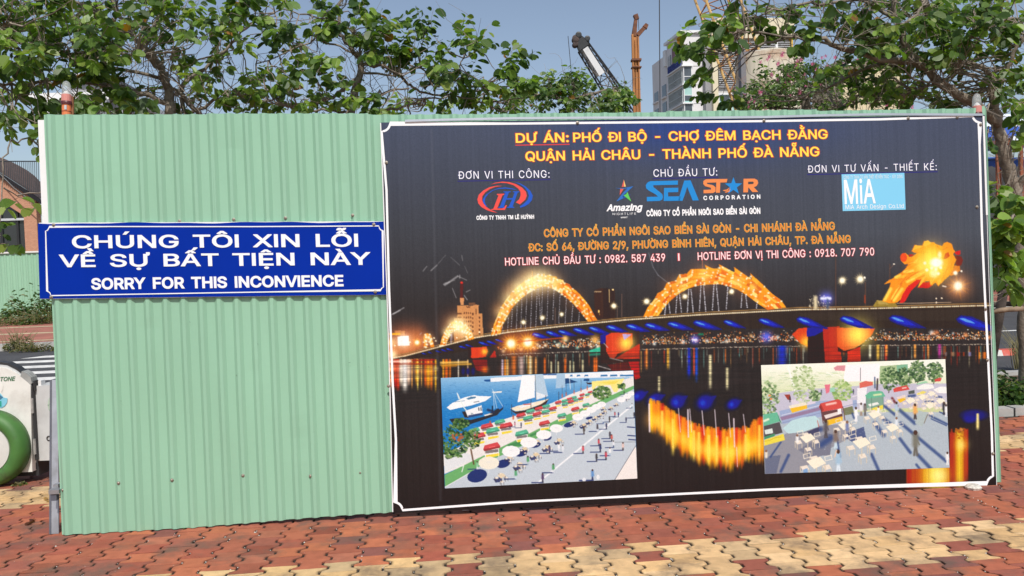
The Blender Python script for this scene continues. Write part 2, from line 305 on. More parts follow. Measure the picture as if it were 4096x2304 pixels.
3d383K383U3R3V3U3U3V3T3W3R3W383W383m3R3m3Y3m3f3k3j3i3m3e3o3a3o3V3n3Q3k3K
3P383I393D3D393I383O393V3D3a3I3d3P3f3V3d3b3a3f3V3g3O3f3I3b3D3V39
3Z38383m3a3m3t38""".split()
GLYPHS = """,75 0/15/-48
-181 1/46/75
.75 2/20/-2
/100 3/6/-31
0181 4/19/-3 5/44/20
1181 6/31/0 7/34/0
2181 8/26/0
3181 9/17/-3
4181 10/16/42 11/113/0
5181 12/24/-3
6181 13/25/-3 14/50/19
7181 15/25/0
8181 16/21/-3 17/46/20 18/53/116
9181 19/25/0 20/50/97
:75 2/20/-2 21/20/108
A192 22/7/0 23/44/57
B182 24/24/0 25/50/23 26/50/114
C204 27/16/-3
D201 28/37/0 29/24/0
E167 30/24/0
F164 31/24/0
G208 32/16/-3
H207 33/24/0
I64 34/20/0
K187 35/42/58 36/24/0 37/75/0
L157 38/24/0
M251 39/24/0
N209 40/24/0
O213 41/16/-3 42/41/21
P178 43/24/0
Q213 44/98/-19 41/16/-3 42/41/21
R180 45/24/0 46/92/0
S179 47/15/-4
T179 48/13/0
U207 49/24/-3
V192 50/7/0
X190 51/7/0
Y189 52/7/0
a156 53/12/-3 54/37/18
c158 55/14/-3
d170 56/14/-3 57/39/19
e162 58/14/-3
g170 59/14/-60 60/39/24
h164 61/21/0
i67 62/21/0 63/17/177
l76 64/21/-1
m244 65/21/0
n164 66/21/0
o166 67/14/-3 68/39/19
r104 69/21/0
s146 70/14/-3
t91 71/3/131 72/26/-2
z152 73/17/0
À192 22/7/0 23/44/57 74/60/223
Á192 22/7/0 23/44/57 75/85/223
Â192 22/7/0 23/44/57 76/52/226
Ê167 30/24/0 77/43/226
Ì64 34/20/0 78/-4/223
Ò213 41/16/-3 42/41/21 74/71/223
Ô213 41/16/-3 42/41/21 76/63/226
Ú207 49/24/-3 79/93/223
Đ205 80/42/0 29/28/0 81/3/91
Ơ213 82/106/184 41/16/-3 42/41/21
Ư206 83/158/184 49/24/-3
Ạ192 22/7/0 23/44/57 84/79/-58
Ả192 22/7/0 23/44/57 85/73/223
Ấ192 22/7/0 23/44/57 86/53/222 87/115/270
Ầ192 22/7/0 23/44/57 86/53/222 88/96/270
Ậ192 22/7/0 23/44/57 76/52/226 84/79/-58
Ằ192 22/7/0 23/44/57 89/56/221 90/59/270
Ẵ192 22/7/0 23/44/57 91/57/221 92/57/274
Ế167 30/24/0 93/44/222 94/106/270
Ề167 30/24/0 93/44/222 88/87/270
Ể167 30/24/0 93/44/222 95/92/270
Ệ167 30/24/0 77/43/226 96/71/-58
Ị64 34/20/0 97/16/-58
Ố213 41/16/-3 42/41/21 98/64/222 99/126/270
Ổ213 41/16/-3 42/41/21 98/64/222 100/112/270
Ỗ213 41/16/-3 42/41/21 98/64/222 101/68/274
Ộ213 41/16/-3 42/41/21 76/63/226 84/90/-58
Ờ213 82/106/184 41/16/-3 42/41/21 74/71/223
Ợ213 82/106/184 41/16/-3 42/41/21 84/90/-58
Ủ207 49/24/-3 102/81/223
Ự206 83/158/184 49/24/-3 103/87/-58
Ỳ189 52/7/0 104/58/223""".split("\n")
def _dec(t): 
    n = [AL.index(t[i]) * 64 + AL.index(t[i + 1]) - 200 for i in range(0, len(t), 2)]; return np.array(n, float).reshape(-1, 2)
CONT = [_dec(t) for t in CONTOURS]; GL = {}
for l_ in GLYPHS:
    h_, *rf = l_.split(' '); cs_ = []
    for r_ in rf: k_, x_, y_ = r_.split('/'); cs_.append(CONT[int(k_)] + [float(x_), float(y_)])
    GL[h_[0]] = (float(h_[1:]) / 400, [c_ / 400 for c_ in cs_])
from mathutils.geometry import delaunay_2d_cdt
GCACHE = {}
def glyph(ch, bold):                      # filled outline (non-zero rule), thickened by a stroke along the outline
    if (ch, bold) in GCACHE: return GCACHE[ch, bold]
    V = []; Fi = []; sgn_ = []
    def face(p, w_): n = len(V); V.extend(Vector((float(x), float(y))) for x, y in p); Fi.append(list(range(n, n + len(p)))); sgn_.append(w_)
    for c in GL[ch][1]:
        ar = float(np.sum(c[:, 0] * np.roll(c[:, 1], -1) - np.roll(c[:, 0], -1) * c[:, 1]) / 2)
        face(c if ar > 0 else c[::-1], 1 if ar < 0 else -1)
        if bold > 0:
            for i in range(len(c)):
                p, q, r = c[i - 1], c[i], c[(i + 1) % len(c)]; t = q - p; L = np.hypot(*t)
                if L < 1e-6: continue
                t = t / L; nn = np.array([t[1], -t[0]]) * bold; u = r - q; u = u / (np.hypot(*u) + 1e-9)
                face([p + nn, q + nn, q - nn, p - nn], 100)
                cr = t[0] * u[1] - t[1] * u[0]; cs_ = t @ u
                if abs(cr) > .05:
                    n2 = np.array([u[1], -u[0]]) * bold; sd = 1 if cr > 0 else -1
                    m = (nn + n2) / (1 + max(cs_, -.55)) * sd if cs_ > -.55 else (nn + n2) * sd
                    face([q, q + nn * sd, q + m, q + n2 * sd] if sd > 0 else [q, q + n2 * sd, q + m, q + nn * sd], 100)
    vo, _, fo, _, _, of = delaunay_2d_cdt(V, [], Fi, 0, 1e-5)
    vo = np.array([tuple(v) for v in vo]).reshape(-1, 2); tri = np.array([list(f) for f in fo]); cen = vo[tri].mean(1); wn = np.zeros(len(cen)); near = np.full(len(cen), 9.0)
    for c in GL[ch][1]:
        for i in range(len(c)):
            p, q = c[i - 1], c[i]; isl = (q[0] - p[0]) * (cen[:, 1] - p[1]) - (cen[:, 0] - p[0]) * (q[1] - p[1])
            wn += np.where((p[1] <= cen[:, 1]) & (q[1] > cen[:, 1]) & (isl > 0), 1, 0) - np.where((p[1] > cen[:, 1]) & (q[1] <= cen[:, 1]) & (isl < 0), 1, 0)
            d = q - p; t = np.clip(((cen - p) @ d) / (d @ d + 1e-12), 0, 1); near = np.minimum(near, np.hypot(*(cen - p - t[:, None] * d).T))
    keep = tri[(np.abs(wn) > .5) | (near < bold * 1.25)].tolist() if bold > 0 else tri[np.abs(wn) > .5].tolist()
    GCACHE[ch, bold] = (vo, keep); return GCACHE[ch, bold]
def letters(s, Lp, Rp, cap, off, m, parent, bold=0.0, up=(-0.04, -1.0), shear=0.0, space=1.0, surf=Pl, name='lettering'):
    x = 0.0; V = []; Fc = []; x0 = x1 = None
    for ch in s:
        if ch == ' ': x += .30 * space; continue
        ad, cs = GL[ch]; lo = min(c[:, 0].min() for c in cs) + x; hi = max(c[:, 0].max() for c in cs) + x
        x0 = lo if x0 is None else x0; x1 = hi
        gv, gf = glyph(ch, max(0.0, bold)); n = len(V); V += (gv + [x, 0]).tolist(); Fc += [[i + n for i in f] for f in gf]
        x += ad * (1 if space == 1 else 1) + (space - 1) * .6
    V = np.array(V); V[:, 0] += shear * V[:, 1]; Lp = np.array(Lp); Rp = np.array(Rp); up = np.array(up)
    q = Lp + ((V[:, :1] - x0) / (x1 - x0)) * (Rp - Lp) + (V[:, 1:2] / CAPH * cap) * up
    return mesh(name, surf(q[:, 0], q[:, 1], off), Fc, m, parent)
CAPH = float(max(c[:, 1].max() for c in GL['H'][1]))
# ---------------------------------------------------------------- a printed sheet: flat, coloured point by point
def homog(src, dst):
    A = []; b = []
    for (x, y), (u, v) in zip(src, dst):
        A += [[x, y, 1, 0, 0, 0, -u * x, -u * y], [0, 0, 0, x, y, 1, -v * x, -v * y]]; b += [u, v]
    return np.append(np.linalg.solve(np.array(A), np.array(b)), 1).reshape(3, 3)
def happly(H, x, y):
    d = H[2, 0] * x + H[2, 1] * y + H[2, 2]
    return (H[0, 0] * x + H[0, 1] * y + H[0, 2]) / d, (H[1, 0] * x + H[1, 1] * y + H[1, 2]) / d
class Print:
    def __init__(s, quad, nx, ny, seed=1):
        s.nx, s.ny = nx, ny; uv = [(0, 0), (nx - 1, 0), (nx - 1, ny - 1), (0, ny - 1)]
        s.H = homog(quad, uv); Hi = homog(uv, quad)
        u, v = np.meshgrid(np.arange(nx, dtype=float), np.arange(ny, dtype=float)); s.X, s.Y = happly(Hi, u, v)
        s.C = np.zeros((ny, nx, 3)); s.r = np.random.RandomState(seed); s.T = lambda p: p
    def bb(s, x0, y0, x1, y1):
        u, v = happly(s.H, np.array([x0, x1, x1, x0]), np.array([y0, y0, y1, y1]))
        a = slice(max(0, int(v.min())), max(0, int(v.max()) + 2)); b = slice(max(0, int(u.min())), max(0, int(u.max()) + 2))
        return a, b
    def mixin(s, sl, m, col, a):
        c = np.array(col, float) / 255.0; m = (m * a)[..., None]; s.C[sl] = s.C[sl] * (1 - m) + c * m
    def poly(s, pts, col, a=1.0):
        pts = [s.T(p) for p in pts]; xs = [p[0] for p in pts]; ys = [p[1] for p in pts]
        sl = s.bb(min(xs), min(ys), max(xs), max(ys)); x = s.X[sl]; y = s.Y[sl]; ins = np.zeros(x.shape, bool)
        for i in range(len(pts)):
            (xa, ya), (xb, yb) = pts[i], pts[i - 1]
            if ya == yb: continue
            ins ^= ((ya > y) != (yb > y)) & (x < (xb - xa) * (y - ya) / (yb - ya) + xa)
        s.mixin(sl, ins.astype(float), col, a)
    def sc1(s):
        p = np.array(s.T((0, 0))); q = np.array(s.T((100, 0))); return np.linalg.norm(q - p) / 100
    def ell(s, cx, cy, rx, ry, col, a=1.0, soft=0.0, rot=0.0):
        k = s.sc1(); cx, cy = s.T((cx, cy)); rx *= k; ry *= k; R = max(rx, ry) * (1 + soft)
        sl = s.bb(cx - R, cy - R, cx + R, cy + R); x = s.X[sl] - cx; y = s.Y[sl] - cy; c, n = math.cos(rot), math.sin(rot)
        d = np.sqrt(((x * c + y * n) / rx) ** 2 + ((-x * n + y * c) / ry) ** 2)
        m = (d < 1).astype(float) if soft == 0 else np.clip((1 + soft - d) / (2 * soft), 0, 1)
        s.mixin(sl, m, col, a)
    def seg(s, p, q, wd, col, a=1.0, fade=False):
        k = s.sc1(); p = np.array(s.T(p)); q = np.array(s.T(q)); wd = wd * k
        sl = s.bb(min(p[0], q[0]) - wd, min(p[1], q[1]) - wd, max(p[0], q[0]) + wd, max(p[1], q[1]) + wd)
        d = q - p; L = d @ d + 1e-9; t = np.clip(((s.X[sl] - p[0]) * d[0] + (s.Y[sl] - p[1]) * d[1]) / L, 0, 1)
        e = np.hypot(s.X[sl] - p[0] - t * d[0], s.Y[sl] - p[1] - t * d[1])
        m = np.clip(1.3 - e / (wd / 2 + 1e-6), 0, 1)
        if fade: m = np.clip(1.3 - e / (wd / 2 * (1.05 - t)), 0, 1) * (1 - t)
        s.mixin(sl, np.clip(m, 0, 1), col, a)
    def line(s, pts, wd, col, a=1.0):
        for i in range(len(pts) - 1): s.seg(pts[i], pts[i + 1], wd, col, a)
    def glow(s, cx, cy, r, col, k=1.0):
        z = s.sc1(); cx, cy = s.T((cx, cy)); r *= z
        sl = s.bb(cx - 2.5 * r, cy - 2.5 * r, cx + 2.5 * r, cy + 2.5 * r)
        g = np.exp(-((s.X[sl] - cx) ** 2 + (s.Y[sl] - cy) ** 2) / r ** 2) * k
        c = np.array(col) / 255.0; s.C[sl] = 1 - (1 - s.C[sl]) * (1 - np.clip(g[..., None] * c, 0, 1))
    def star(s, cx, cy, R, col=(255, 220, 130), n=16, core=0.28, inner=(255, 255, 235)):
        for i in range(n):
            t = i * 2 * math.pi / n + 0.2; r = R * s.r.uniform(.65, 1.0)
            s.seg((cx, cy), (cx + r * math.cos(t), cy + r * math.sin(t)), R * .26, col, 1.0, True)
        s.glow(cx, cy, R * .32, col, .8); s.ell(cx, cy, R * core, R * core, inner, 1, .4)
    def streak(s, x, y0, y1, wd, col, a=1.0, pw=1.0):
        k = s.sc1(); (xa, ya), (xb, yb) = s.T((x, y0)), s.T((x, y1)); wd *= k
        sl = s.bb(min(xa, xb) - wd * 2, ya, max(xa, xb) + wd * 2, yb); t = np.clip((s.Y[sl] - ya) / (yb - ya + 1e-9), 0, 1)
        e = (s.X[sl] - xa - (xb - xa) * t) / wd; m = np.exp(-e * e * 2) * np.where((s.Y[sl] >= ya) & (s.Y[sl] <= yb), 1, 0) * np.clip(np.sin(math.pi * np.clip(t * .85 + .15, 0, 1)) * 1.6, 0, 1) ** pw
        s.mixin(sl, m, col, a)
    def soften(s, n=1):
        for _ in range(n):
            q = np.pad(s.C, ((1, 1), (1, 1), (0, 0)), 'edge'); s.C = .4 * s.C + .15 * (q[:-2, 1:-1] + q[2:, 1:-1] + q[1:-1, :-2] + q[1:-1, 2:])
    def grain(s, amt):
        s.C *= 1 + amt * s.r.randn(s.ny, s.nx, 1); s.C += amt * .15 * s.r.randn(s.ny, s.nx, 1)
    def build(s, name, off, parent, label=None, floor=0.028):
        c = np.clip(s.C, 0.0, 1.0); l = np.where(c <= 0.04045, c / 12.92, ((c + 0.055) / 1.055) ** 2.4)
        l = np.clip((l - floor * (1 - l)) / K, 0.004, 0.86)
        V = Pl(s.X.ravel(), s.Y.ravel(), off); i = np.arange(s.nx * s.ny).reshape(s.ny, s.nx)
        Fc = np.stack([i[:-1, :-1], i[1:, :-1], i[1:, 1:], i[:-1, 1:]], -1).reshape(-1, 4)
        m = mat('printed_sheet', (1, 1, 1), 0.42, spec=0.4, attr='Col', bump=.35, bscale=2.2)
        return mesh(name, V, Fc, m, parent, vcol=l.reshape(-1, 3), label=label)
def crop(x0, y0, s): return lambda p: ((x0 + p[0] / s) / 4, (y0 + p[1] / s) / 4)
S0 = 2576 / 1024
T21, T22, T23, T24 = [crop(1024 * i, 576, S0) for i in range(4)]
T31, T32, T33, T34 = [crop(1024 * i, 1152, S0) for i in range(4)]
T41, T42, T43, T44 = [crop(1024 * i, 1728, S0) for i in range(4)]
TI1, TI2 = crop(1740, 1460, 2341 / 840), crop(3020, 1420, 2347 / 810)
TA1, TA2, TDR, TLF = crop(1900, 1000, 3.15), crop(2500, 1000, 3.15), crop(3440, 920, 3.8135), crop(1540, 1100, 3.15)
ID = lambda p: p

def night_print():
    p = Print([(381, 122.5), (985, 115), (997, 487), (393, 513)], 1240, 770, 5); R = p.r
    X, Y = p.X, p.Y
    t = np.clip((Y - 118) / 190, 0, 1)[..., None]; s = np.clip((X - 381) / 610, 0, 1)[..., None]
    topc = np.array([68, 74, 92]) * (1 - s) + np.array([72, 77, 94]) * s  # navy print gradient, with the sheet's sky reflection painted into the colour
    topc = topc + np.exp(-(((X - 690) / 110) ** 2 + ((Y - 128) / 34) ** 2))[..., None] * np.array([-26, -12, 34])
    midc = np.array([62, 62, 66]) * (1 - s) + np.array([76, 79, 86]) * s
    lowc = np.array([54, 49, 47.])
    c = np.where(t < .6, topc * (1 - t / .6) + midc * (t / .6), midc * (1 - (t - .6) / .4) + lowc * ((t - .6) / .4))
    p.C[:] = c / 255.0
    low = np.clip((Y - 345) / 160, 0, 1)[..., None]; p.C = p.C * (1 - low * .12)
    # blue-grey sky sheen of the sheet added to the print colours; then far buildings
    p.C = p.C + np.array([.024, .028, .036])
    p.T = T33; p.poly([(828, 20), (905, 0), (1035, 10), (1040, 310), (830, 310)], (72, 54, 46)); p.poly([(915, 0), (1030, 10), (1035, 300), (920, 300)], (62, 50, 46))
    for i in range(4): p.seg((830 + i * 18, 40), (842 + i * 18, 34), 7, (255, 220, 170))
    p.seg((978, 15), (980, 145), 8, (235, 200, 140)); p.ell(1015, 18, 9, 9, (255, 220, 150)); p.ell(873, 235, 9, 14, (255, 210, 120)); p.seg((880, 255), (882, 272), 7, (200, 140, 80))
    p.T = TLF; tan = (205, 143, 92)
    p.poly([(910, 385), (1115, 385), (1115, 372), (1180, 378), (1182, 485), (1225, 485), (1238, 770), (1125, 800), (910, 850)], tan)
    p.poly([(870, 545), (920, 545), (920, 850), (870, 850)], (190, 130, 85)); p.poly([(945, 288), (998, 288), (990, 378), (952, 378)], (215, 150, 100))
    p.poly([(1055, 352), (1140, 348), (1140, 378), (1060, 380)], (120, 85, 66)); p.poly([(950, 100), (982, 100), (984, 290), (946, 290)], (92, 45, 38)); p.ell(966, 96, 15, 13, (240, 60, 40), 1, .4)
    for r in range(7):
        for c_ in range(4): p.poly([(992 + c_ * 27, 468 + r * 53), (1006 + c_ * 27, 468 + r * 53), (1006 + c_ * 27, 492 + r * 53), (992 + c_ * 27, 492 + r * 53)], (96, 62, 48))
        p.poly([(1098, 476 + r * 54), (1114, 476 + r * 54), (1114, 506 + r * 54), (1098, 506 + r * 54)], (92, 60, 46))
    for r in range(5): p.poly([(1182, 525 + r * 51), (1198, 525 + r * 51), (1198, 550 + r * 51), (1182, 550 + r * 51)], (96, 62, 48))
    p.seg((918, 487), (958, 487), 24, (80, 55, 45)); p.seg((918, 533), (958, 533), 18, (90, 60, 46)); p.seg((1148, 430), (1148, 490), 12, (90, 60, 46))
    p.line([(1025, 395), (1040, 412), (1050, 396), (1060, 412), (1072, 395)], 9, (80, 50, 42))
    p.poly([(125, 702), (250, 702), (250, 760), (125, 760)], (165, 110, 75)); p.seg((60, 745), (185, 742), 26, (250, 170, 30))
    for cx, cy, r, k in ((230, 830, 170, .8), (400, 845, 120, .7), (100, 960, 120, .7), (300, 960, 150, .45), (540, 850, 90, .5), (890, 660, 170, .45), (420, 720, 110, .25)): p.glow(cx, cy, r, (250, 90, 25), k)
    # city lights and their reflections
    p.T = ID
    bank = lambda x: np.interp(x, [393, 440, 512, 640, 768, 998], [360, 357, 351.5, 347, 343.8, 341.6])
    for i in range(2000):
        x = R.uniform(498, 996); b = bank(x); h = abs(R.randn()) * 5.5
        if b - h < 330 or (606 < x < 642): continue
        col = [(255, 240, 210), (255, 190, 110), (255, 120, 60), (235, 245, 235), (240, 160, 90), (190, 90, 40)][R.randint(6)]
        p.ell(x, b - 2.2 - h * .85, R.uniform(.3, .75), R.uniform(.3, .7), col, R.uniform(.35, 1))
    for i in range(46):
        x = R.uniform(640, 990); b = bank(x); p.glow(x, b - R.uniform(3, 10), R.uniform(.9, 2.2), [(255, 120, 50), (255, 170, 80), (210, 230, 230)][R.randint(3)], .75)
    for i in range(40):
        x = R.uniform(498, 606); p.glow(x, bank(x) - R.uniform(1, 10), R.uniform(.8, 1.8), [(255, 110, 50), (255, 200, 140), (150, 230, 200)][R.randint(3)], .7)
    for x in np.arange(500, 996, 1.6): p.ell(x, bank(x) + 2.6 + R.uniform(-.3, .3), .7, .4, (235, 215, 190), R.uniform(.2, .9))
    for i in range(150):
        x = R.uniform(500, 996); b = bank(x) + 4; L = R.uniform(4, 24)
        col = [(255, 180, 90), (255, 110, 50), (215, 225, 200), (120, 190, 180), (200, 60, 40), (235, 220, 170)][R.randint(6)]
        p.streak(x, b, b + L, R.uniform(.3, .8), col, R.uniform(.2, .75))
    for x, w_, L, col in ((689, 2.2, 32, (20, 60, 215)), (694, 1.2, 30, (235, 90, 60)), (696.5, 1.7, 36, (30, 90, 230)), (782, 6, 26, (20, 60, 200)), (646.6, 1.5, 22, (255, 150, 70)), (668, 1.5, 22, (255, 190, 70)), (878, 2, 17, (255, 200, 80)), (870, 1.6, 15, (220, 225, 190)), (886, 1.6, 18, (250, 80, 60)), (915, 1.5, 15, (255, 170, 80)), (886.5, 1.5, 12, (255, 170, 80)), (939.5, 2, 15, (200, 70, 160)), (928, 1, 13, (255, 160, 80))):
        p.streak(x, bank(x) + 2, bank(x) + 2 + L, w_, col, .95)
    p.T = T33; p.poly([(775, 630), (895, 590), (895, 640), (785, 645)], (60, 215, 170), .8); p.seg((785, 672), (895, 665), 26, (50, 190, 150), .55)
    for x, y0, y1, w_ in ((1480, 890, 1060, 16), (1995, 670, 1030, 20), (2165, 800, 1040, 18), (395, 740, 870, 10), (465, 740, 870, 10), (585, 730, 870, 10), (712, 720, 860, 12), (620, 740, 860, 8)):
        p.streak(x, y0, y1, w_, (245, 235, 180), .95)
    for x in (535, 850, 830, 330, 240): p.streak(x, 700, 880, 14, (255, 120, 50), .95)
    p.glow(1840, 520, 40, (60, 70, 255), .9); p.ell(1835, 520, 30, 9, (220, 225, 255)); p.glow(2560, 490, 50, (60, 80, 255), .9)
    p.seg((1800, 455), (1895, 455), 8, (150, 60, 50)); p.seg((1880, 465), (1918, 465), 24, (40, 120, 90))
    # bridge
    p.T = ID
    deck = [(393, 357.5), (405, 355.5), (441, 346), (474, 337.5), (508, 331.8), (560, 326), (625, 319.5), (700, 314.3), (800, 309.2), (860, 308.3), (983, 305.2), (997, 304.8)]
    bot = [(997, 328.5), (870, 328), (800, 327.5), (704, 330), (655, 333.5), (600, 337), (540, 341.5), (472, 350), (430, 357), (393, 361)]
    p.poly(deck + bot, (62, 54, 50))
    p.poly([(800, 313), (997, 309), (997, 321), (800, 320)], (68, 60, 55), .7)
    def fin(T, a, b, k=1.0):
        p.T = T; a = np.array(a, float); b = np.array(b, float); d = b - a; L = np.linalg.norm(d); t = d / L; n = np.array([t[1], -t[0]]); h = L * .105 * k
        s_ = lambda u, v: tuple(a + d * u + n * v * h)
        p.poly([s_(-.03, 0), s_(.05, 1), s_(.3, 1.35), s_(.62, .8), s_(1.05, -.15), s_(.6, -1.1), s_(.25, -1.0), s_(.04, -.6)], (8, 20, 130))
        p.poly([s_(0, .1), s_(.07, .75), s_(.28, .95), s_(.55, .5), s_(.75, -.2), s_(.5, -.6), s_(.22, -.6)], (16, 56, 190)); p.poly([s_(.03, .3), s_(.13, .6), s_(.34, .35), s_(.42, 0), s_(.22, -.1)], (112, 172, 238), .85)
    for a, b in (((205, 468), (385, 500)), ((345, 447), (520, 490)), ((465, 438), (650, 477)), ((615, 418), (830, 468)), ((775, 405), (990, 458)), ((950, 392), (1175, 440)), ((1150, 382), (1395, 436)), ((1338, 374), (1590, 425)), ((1567, 362), (1830, 415)), ((1828, 350), (2110, 412)), ((2132, 340), (2350, 400)), ((2485, 325), (2740, 395))): fin(T33, a, b)
    for a, b in (((730, 310), (1060, 400)), ((1225, 305), (1580, 396)), ((1905, 315), (2330, 420))): fin(T34, a, b)
    for a, b in (((460, 985), (530, 1000)), ((540, 970), (600, 990)), ((635, 955), (710, 975)), ((705, 940), (790, 965)), ((770, 930), (860, 950)), ((930, 900), (1040, 920)), ((1010, 880), (1110, 905)), ((1180, 850), (1340, 890)), ((1280, 835), (1420, 875)), ((1390, 815), (1500, 845))): fin(TLF, a, b, .8)
    # piers
    p.T = TLF; p.poly([(1050, 915), (1130, 910), (1130, 1050), (1050, 1050)], (60, 48, 46)); p.poly([(1085, 915), (1280, 905), (1295, 960), (1270, 1030), (1150, 1048), (1085, 1045)], (216, 72, 46)); p.glow(1255, 965, 38, (255, 200, 30), .9); p.poly([(1318, 1040), (1385, 945), (1402, 1040)], (180, 55, 45)); p.poly([(1100, 1070), (1290, 1065), (1285, 1230), (1150, 1200)], (150, 40, 25), .8); p.glow(1258, 1190, 40, (255, 110, 20), .8)
    p.T = T33; p.poly([(880, 470), (1280, 430), (1290, 740), (895, 760)], (66, 52, 50)); p.poly([(888, 470), (1000, 455), (950, 500), (935, 560), (890, 560)], (20, 30, 140))
    p.poly([(945, 480), (1000, 450), (1210, 455), (1215, 560), (1180, 620), (1060, 660), (1030, 712), (985, 700), (950, 640)], (212, 72, 50)); p.glow(1150, 555, 75, (255, 215, 50), 1.0); p.poly([(1110, 465), (1205, 465), (1130, 525)], (190, 170, 215)); p.poly([(1285, 560), (1282, 712), (1038, 712), (1150, 640)], (200, 66, 48))
    p.poly([(1170, 745), (1275, 740), (1288, 905), (1240, 920)], (196, 45, 36), .9); p.poly([(960, 770), (1160, 745), (1200, 830), (1020, 850)], (110, 42, 34), .7)
    for a, b in (((985, 705), (1115, 735)), ((870, 785), (990, 820)), ((925, 555), (965, 600))): p.seg(a, b, 9, (205, 200, 195), .8)
    p.T = T34; p.poly([(240, 470), (310, 405), (400, 400), (400, 592), (330, 560)], (215, 75, 40)); p.glow(385, 545, 60, (255, 190, 40), .9); p.poly([(400, 395), (565, 390), (575, 750), (400, 760)], (58, 46, 46)); p.poly([(392, 400), (610, 390), (610, 415), (540, 440), (470, 480), (392, 490)], (20, 32, 150))
    p.poly([(550, 400), (720, 385), (740, 745), (575, 748)], (182, 58, 46)); p.poly([(690, 400), (1078, 402), (1050, 465), (960, 550), (870, 605), (765, 632), (700, 590)], (224, 84, 50)); p.glow(900, 470, 130, (255, 225, 60), 1.0); p.poly([(700, 590), (765, 632), (870, 610), (960, 560), (900, 620), (790, 655), (705, 640)], (70, 50, 42)); p.poly([(800, 640), (930, 590), (930, 740), (800, 742)], (206, 62, 46))
    fin(T34, (730, 310), (1060, 400)); fin(T34, (292, 315), (600, 405))
    p.T = ID
    for i, (wd, col, dy) in enumerate(((1.6, (120, 90, 55), -1.5), (1.3, (255, 226, 170), .4), (.5, (200, 160, 105), -1.7))): p.line([(x, y + dy) for x, y in deck], wd, col, .9 if i else .8)
    for k in range(len(deck) - 1):
        (xa, ya), (xb, yb) = deck[k], deck[k + 1]; n = int((xb - xa) / 2.1)
        for j in range(n): u = (j + .5) / max(n, 1); p.ell(xa + (xb - xa) * u, ya + (yb - ya) * u + .5, .55, .5, (255, 250, 225), .9 if xa > 440 else .4)
    for x in np.arange(812, 996, 8.2): p.ell(x, np.interp(x, [d[0] for d in deck], [d[1] for d in deck]) + .4, .35, 1.1, (120, 80, 55))
    # arches
    def arch(T, outer, inner, pal, n, hot):
        p.T = T; p.poly(outer + inner[::-1], pal[0])
        def rs(c, m):
            c = np.array(c, float); l = np.r_[0, np.cumsum(np.linalg.norm(np.diff(c, axis=0), axis=1))]; u = np.linspace(0, l[-1], m)
            return np.stack([np.interp(u, l, c[:, 0]), np.interp(u, l, c[:, 1])], 1)
        O = rs(outer, n); I = rs(inner, n)
        for i in range(n - 1):
            for j in range(5):
                if R.rand() < .1: continue
                u0 = j / 5 + .02; u1 = u0 + R.uniform(.09, .2); f = lambda A, u: A[0] * 0 + u
                q = [O[i] * (1 - u0) + I[i] * u0, O[i + 1] * (1 - u0) + I[i + 1] * u0, O[i + 1] * (1 - u1) + I[i + 1] * u1, O[i] * (1 - u1) + I[i] * u1]
                p.poly([tuple(z) for z in q], pal[R.randint(1, len(pal))], R.uniform(.6, 1))
        for i in range(0, n - 1):
            for j in range(4): u = R.rand(); z = O[i] * (1 - u) + I[i] * u; p.ell(z[0], z[1], R.uniform(6, 15), R.uniform(6, 12), (255, 250, 215), .9, .5)
        for cx, cy, r, k in hot: p.glow(cx, cy, r, (255, 222, 130), min(1, k * 1.25))
        return O, I
    pal = [(236, 140, 44), (255, 190, 70), (255, 216, 110), (246, 156, 50), (255, 238, 170), (226, 112, 36), (200, 84, 30)]
    o1 = [(200, 1080), (240, 930), (290, 810), (340, 700), (400, 610), (480, 510), (560, 440), (650, 370), (740, 330), (800, 300), (810, 320), (870, 297), (885, 325), (945, 307), (960, 340), (1022, 330), (1040, 365), (1112, 375), (1125, 410), (1192, 430), (1200, 460), (1285, 520), (1360, 600), (1440, 700), (1540, 885)]
    i1 = [(320, 1055), (350, 940), (400, 850), (470, 730), (550, 640), (650, 560), (750, 500), (830, 465), (900, 460), (980, 490), (1070, 540), (1150, 600), (1230, 670), (1300, 750), (1350, 810), (1425, 905)]
    p.T = TA1
    for cx, cy, r, k in ((700, 400, 160, .5), (480, 540, 130, .45), (330, 760, 110, .4), (950, 400, 150, .3), (250, 960, 80, .3), (1250, 620, 120, .2)): p.glow(cx, cy, r, (255, 120, 30), k)
    arch(TA1, o1, i1, pal, 34, [(720, 400, 130, .8), (560, 490, 110, .7), (850, 380, 120, .7), (440, 620, 100, .55), (340, 790, 80, .5), (1000, 430, 90, .5)])
    p.seg((723, 270), (723, 330), 7, (255, 200, 120))
    o2 = [(230, 845), (285, 722), (370, 620), (410, 545), (500, 505), (495, 480), (530, 410), (640, 388), (680, 310), (780, 298), (830, 240), (985, 235), (1030, 250), (1005, 188), (1105, 232), (1200, 240), (1182, 178), (1300, 240), (1390, 290), (1372, 212), (1510, 310), (1595, 370), (1578, 292), (1735, 432), (1850, 548), (1965, 630), (2030, 722)]
    i2 = [(420, 832), (480, 740), (560, 650), (640, 580), (760, 500), (900, 450), (1050, 435), (1200, 430), (1300, 455), (1420, 500), (1520, 560), (1640, 650), (1720, 705), (1800, 758)]
    p.T = TA2
    for cx, cy, r, k in ((1000, 330, 200, .22), (600, 480, 150, .2), (1500, 450, 160, .2)): p.glow(cx, cy, r, (255, 110, 30), k)
    arch(TA2, o2, i2, [(240, 146, 44), (255, 180, 56), (255, 206, 86), (250, 156, 42), (255, 226, 130), (232, 118, 36), (210, 92, 30)], 30, [(1000, 330, 90, .3), (1420, 400, 70, .35), (1620, 470, 60, .3), (700, 420, 80, .3)])
    p.seg((975, 130), (978, 240), 10, (190, 120, 90))
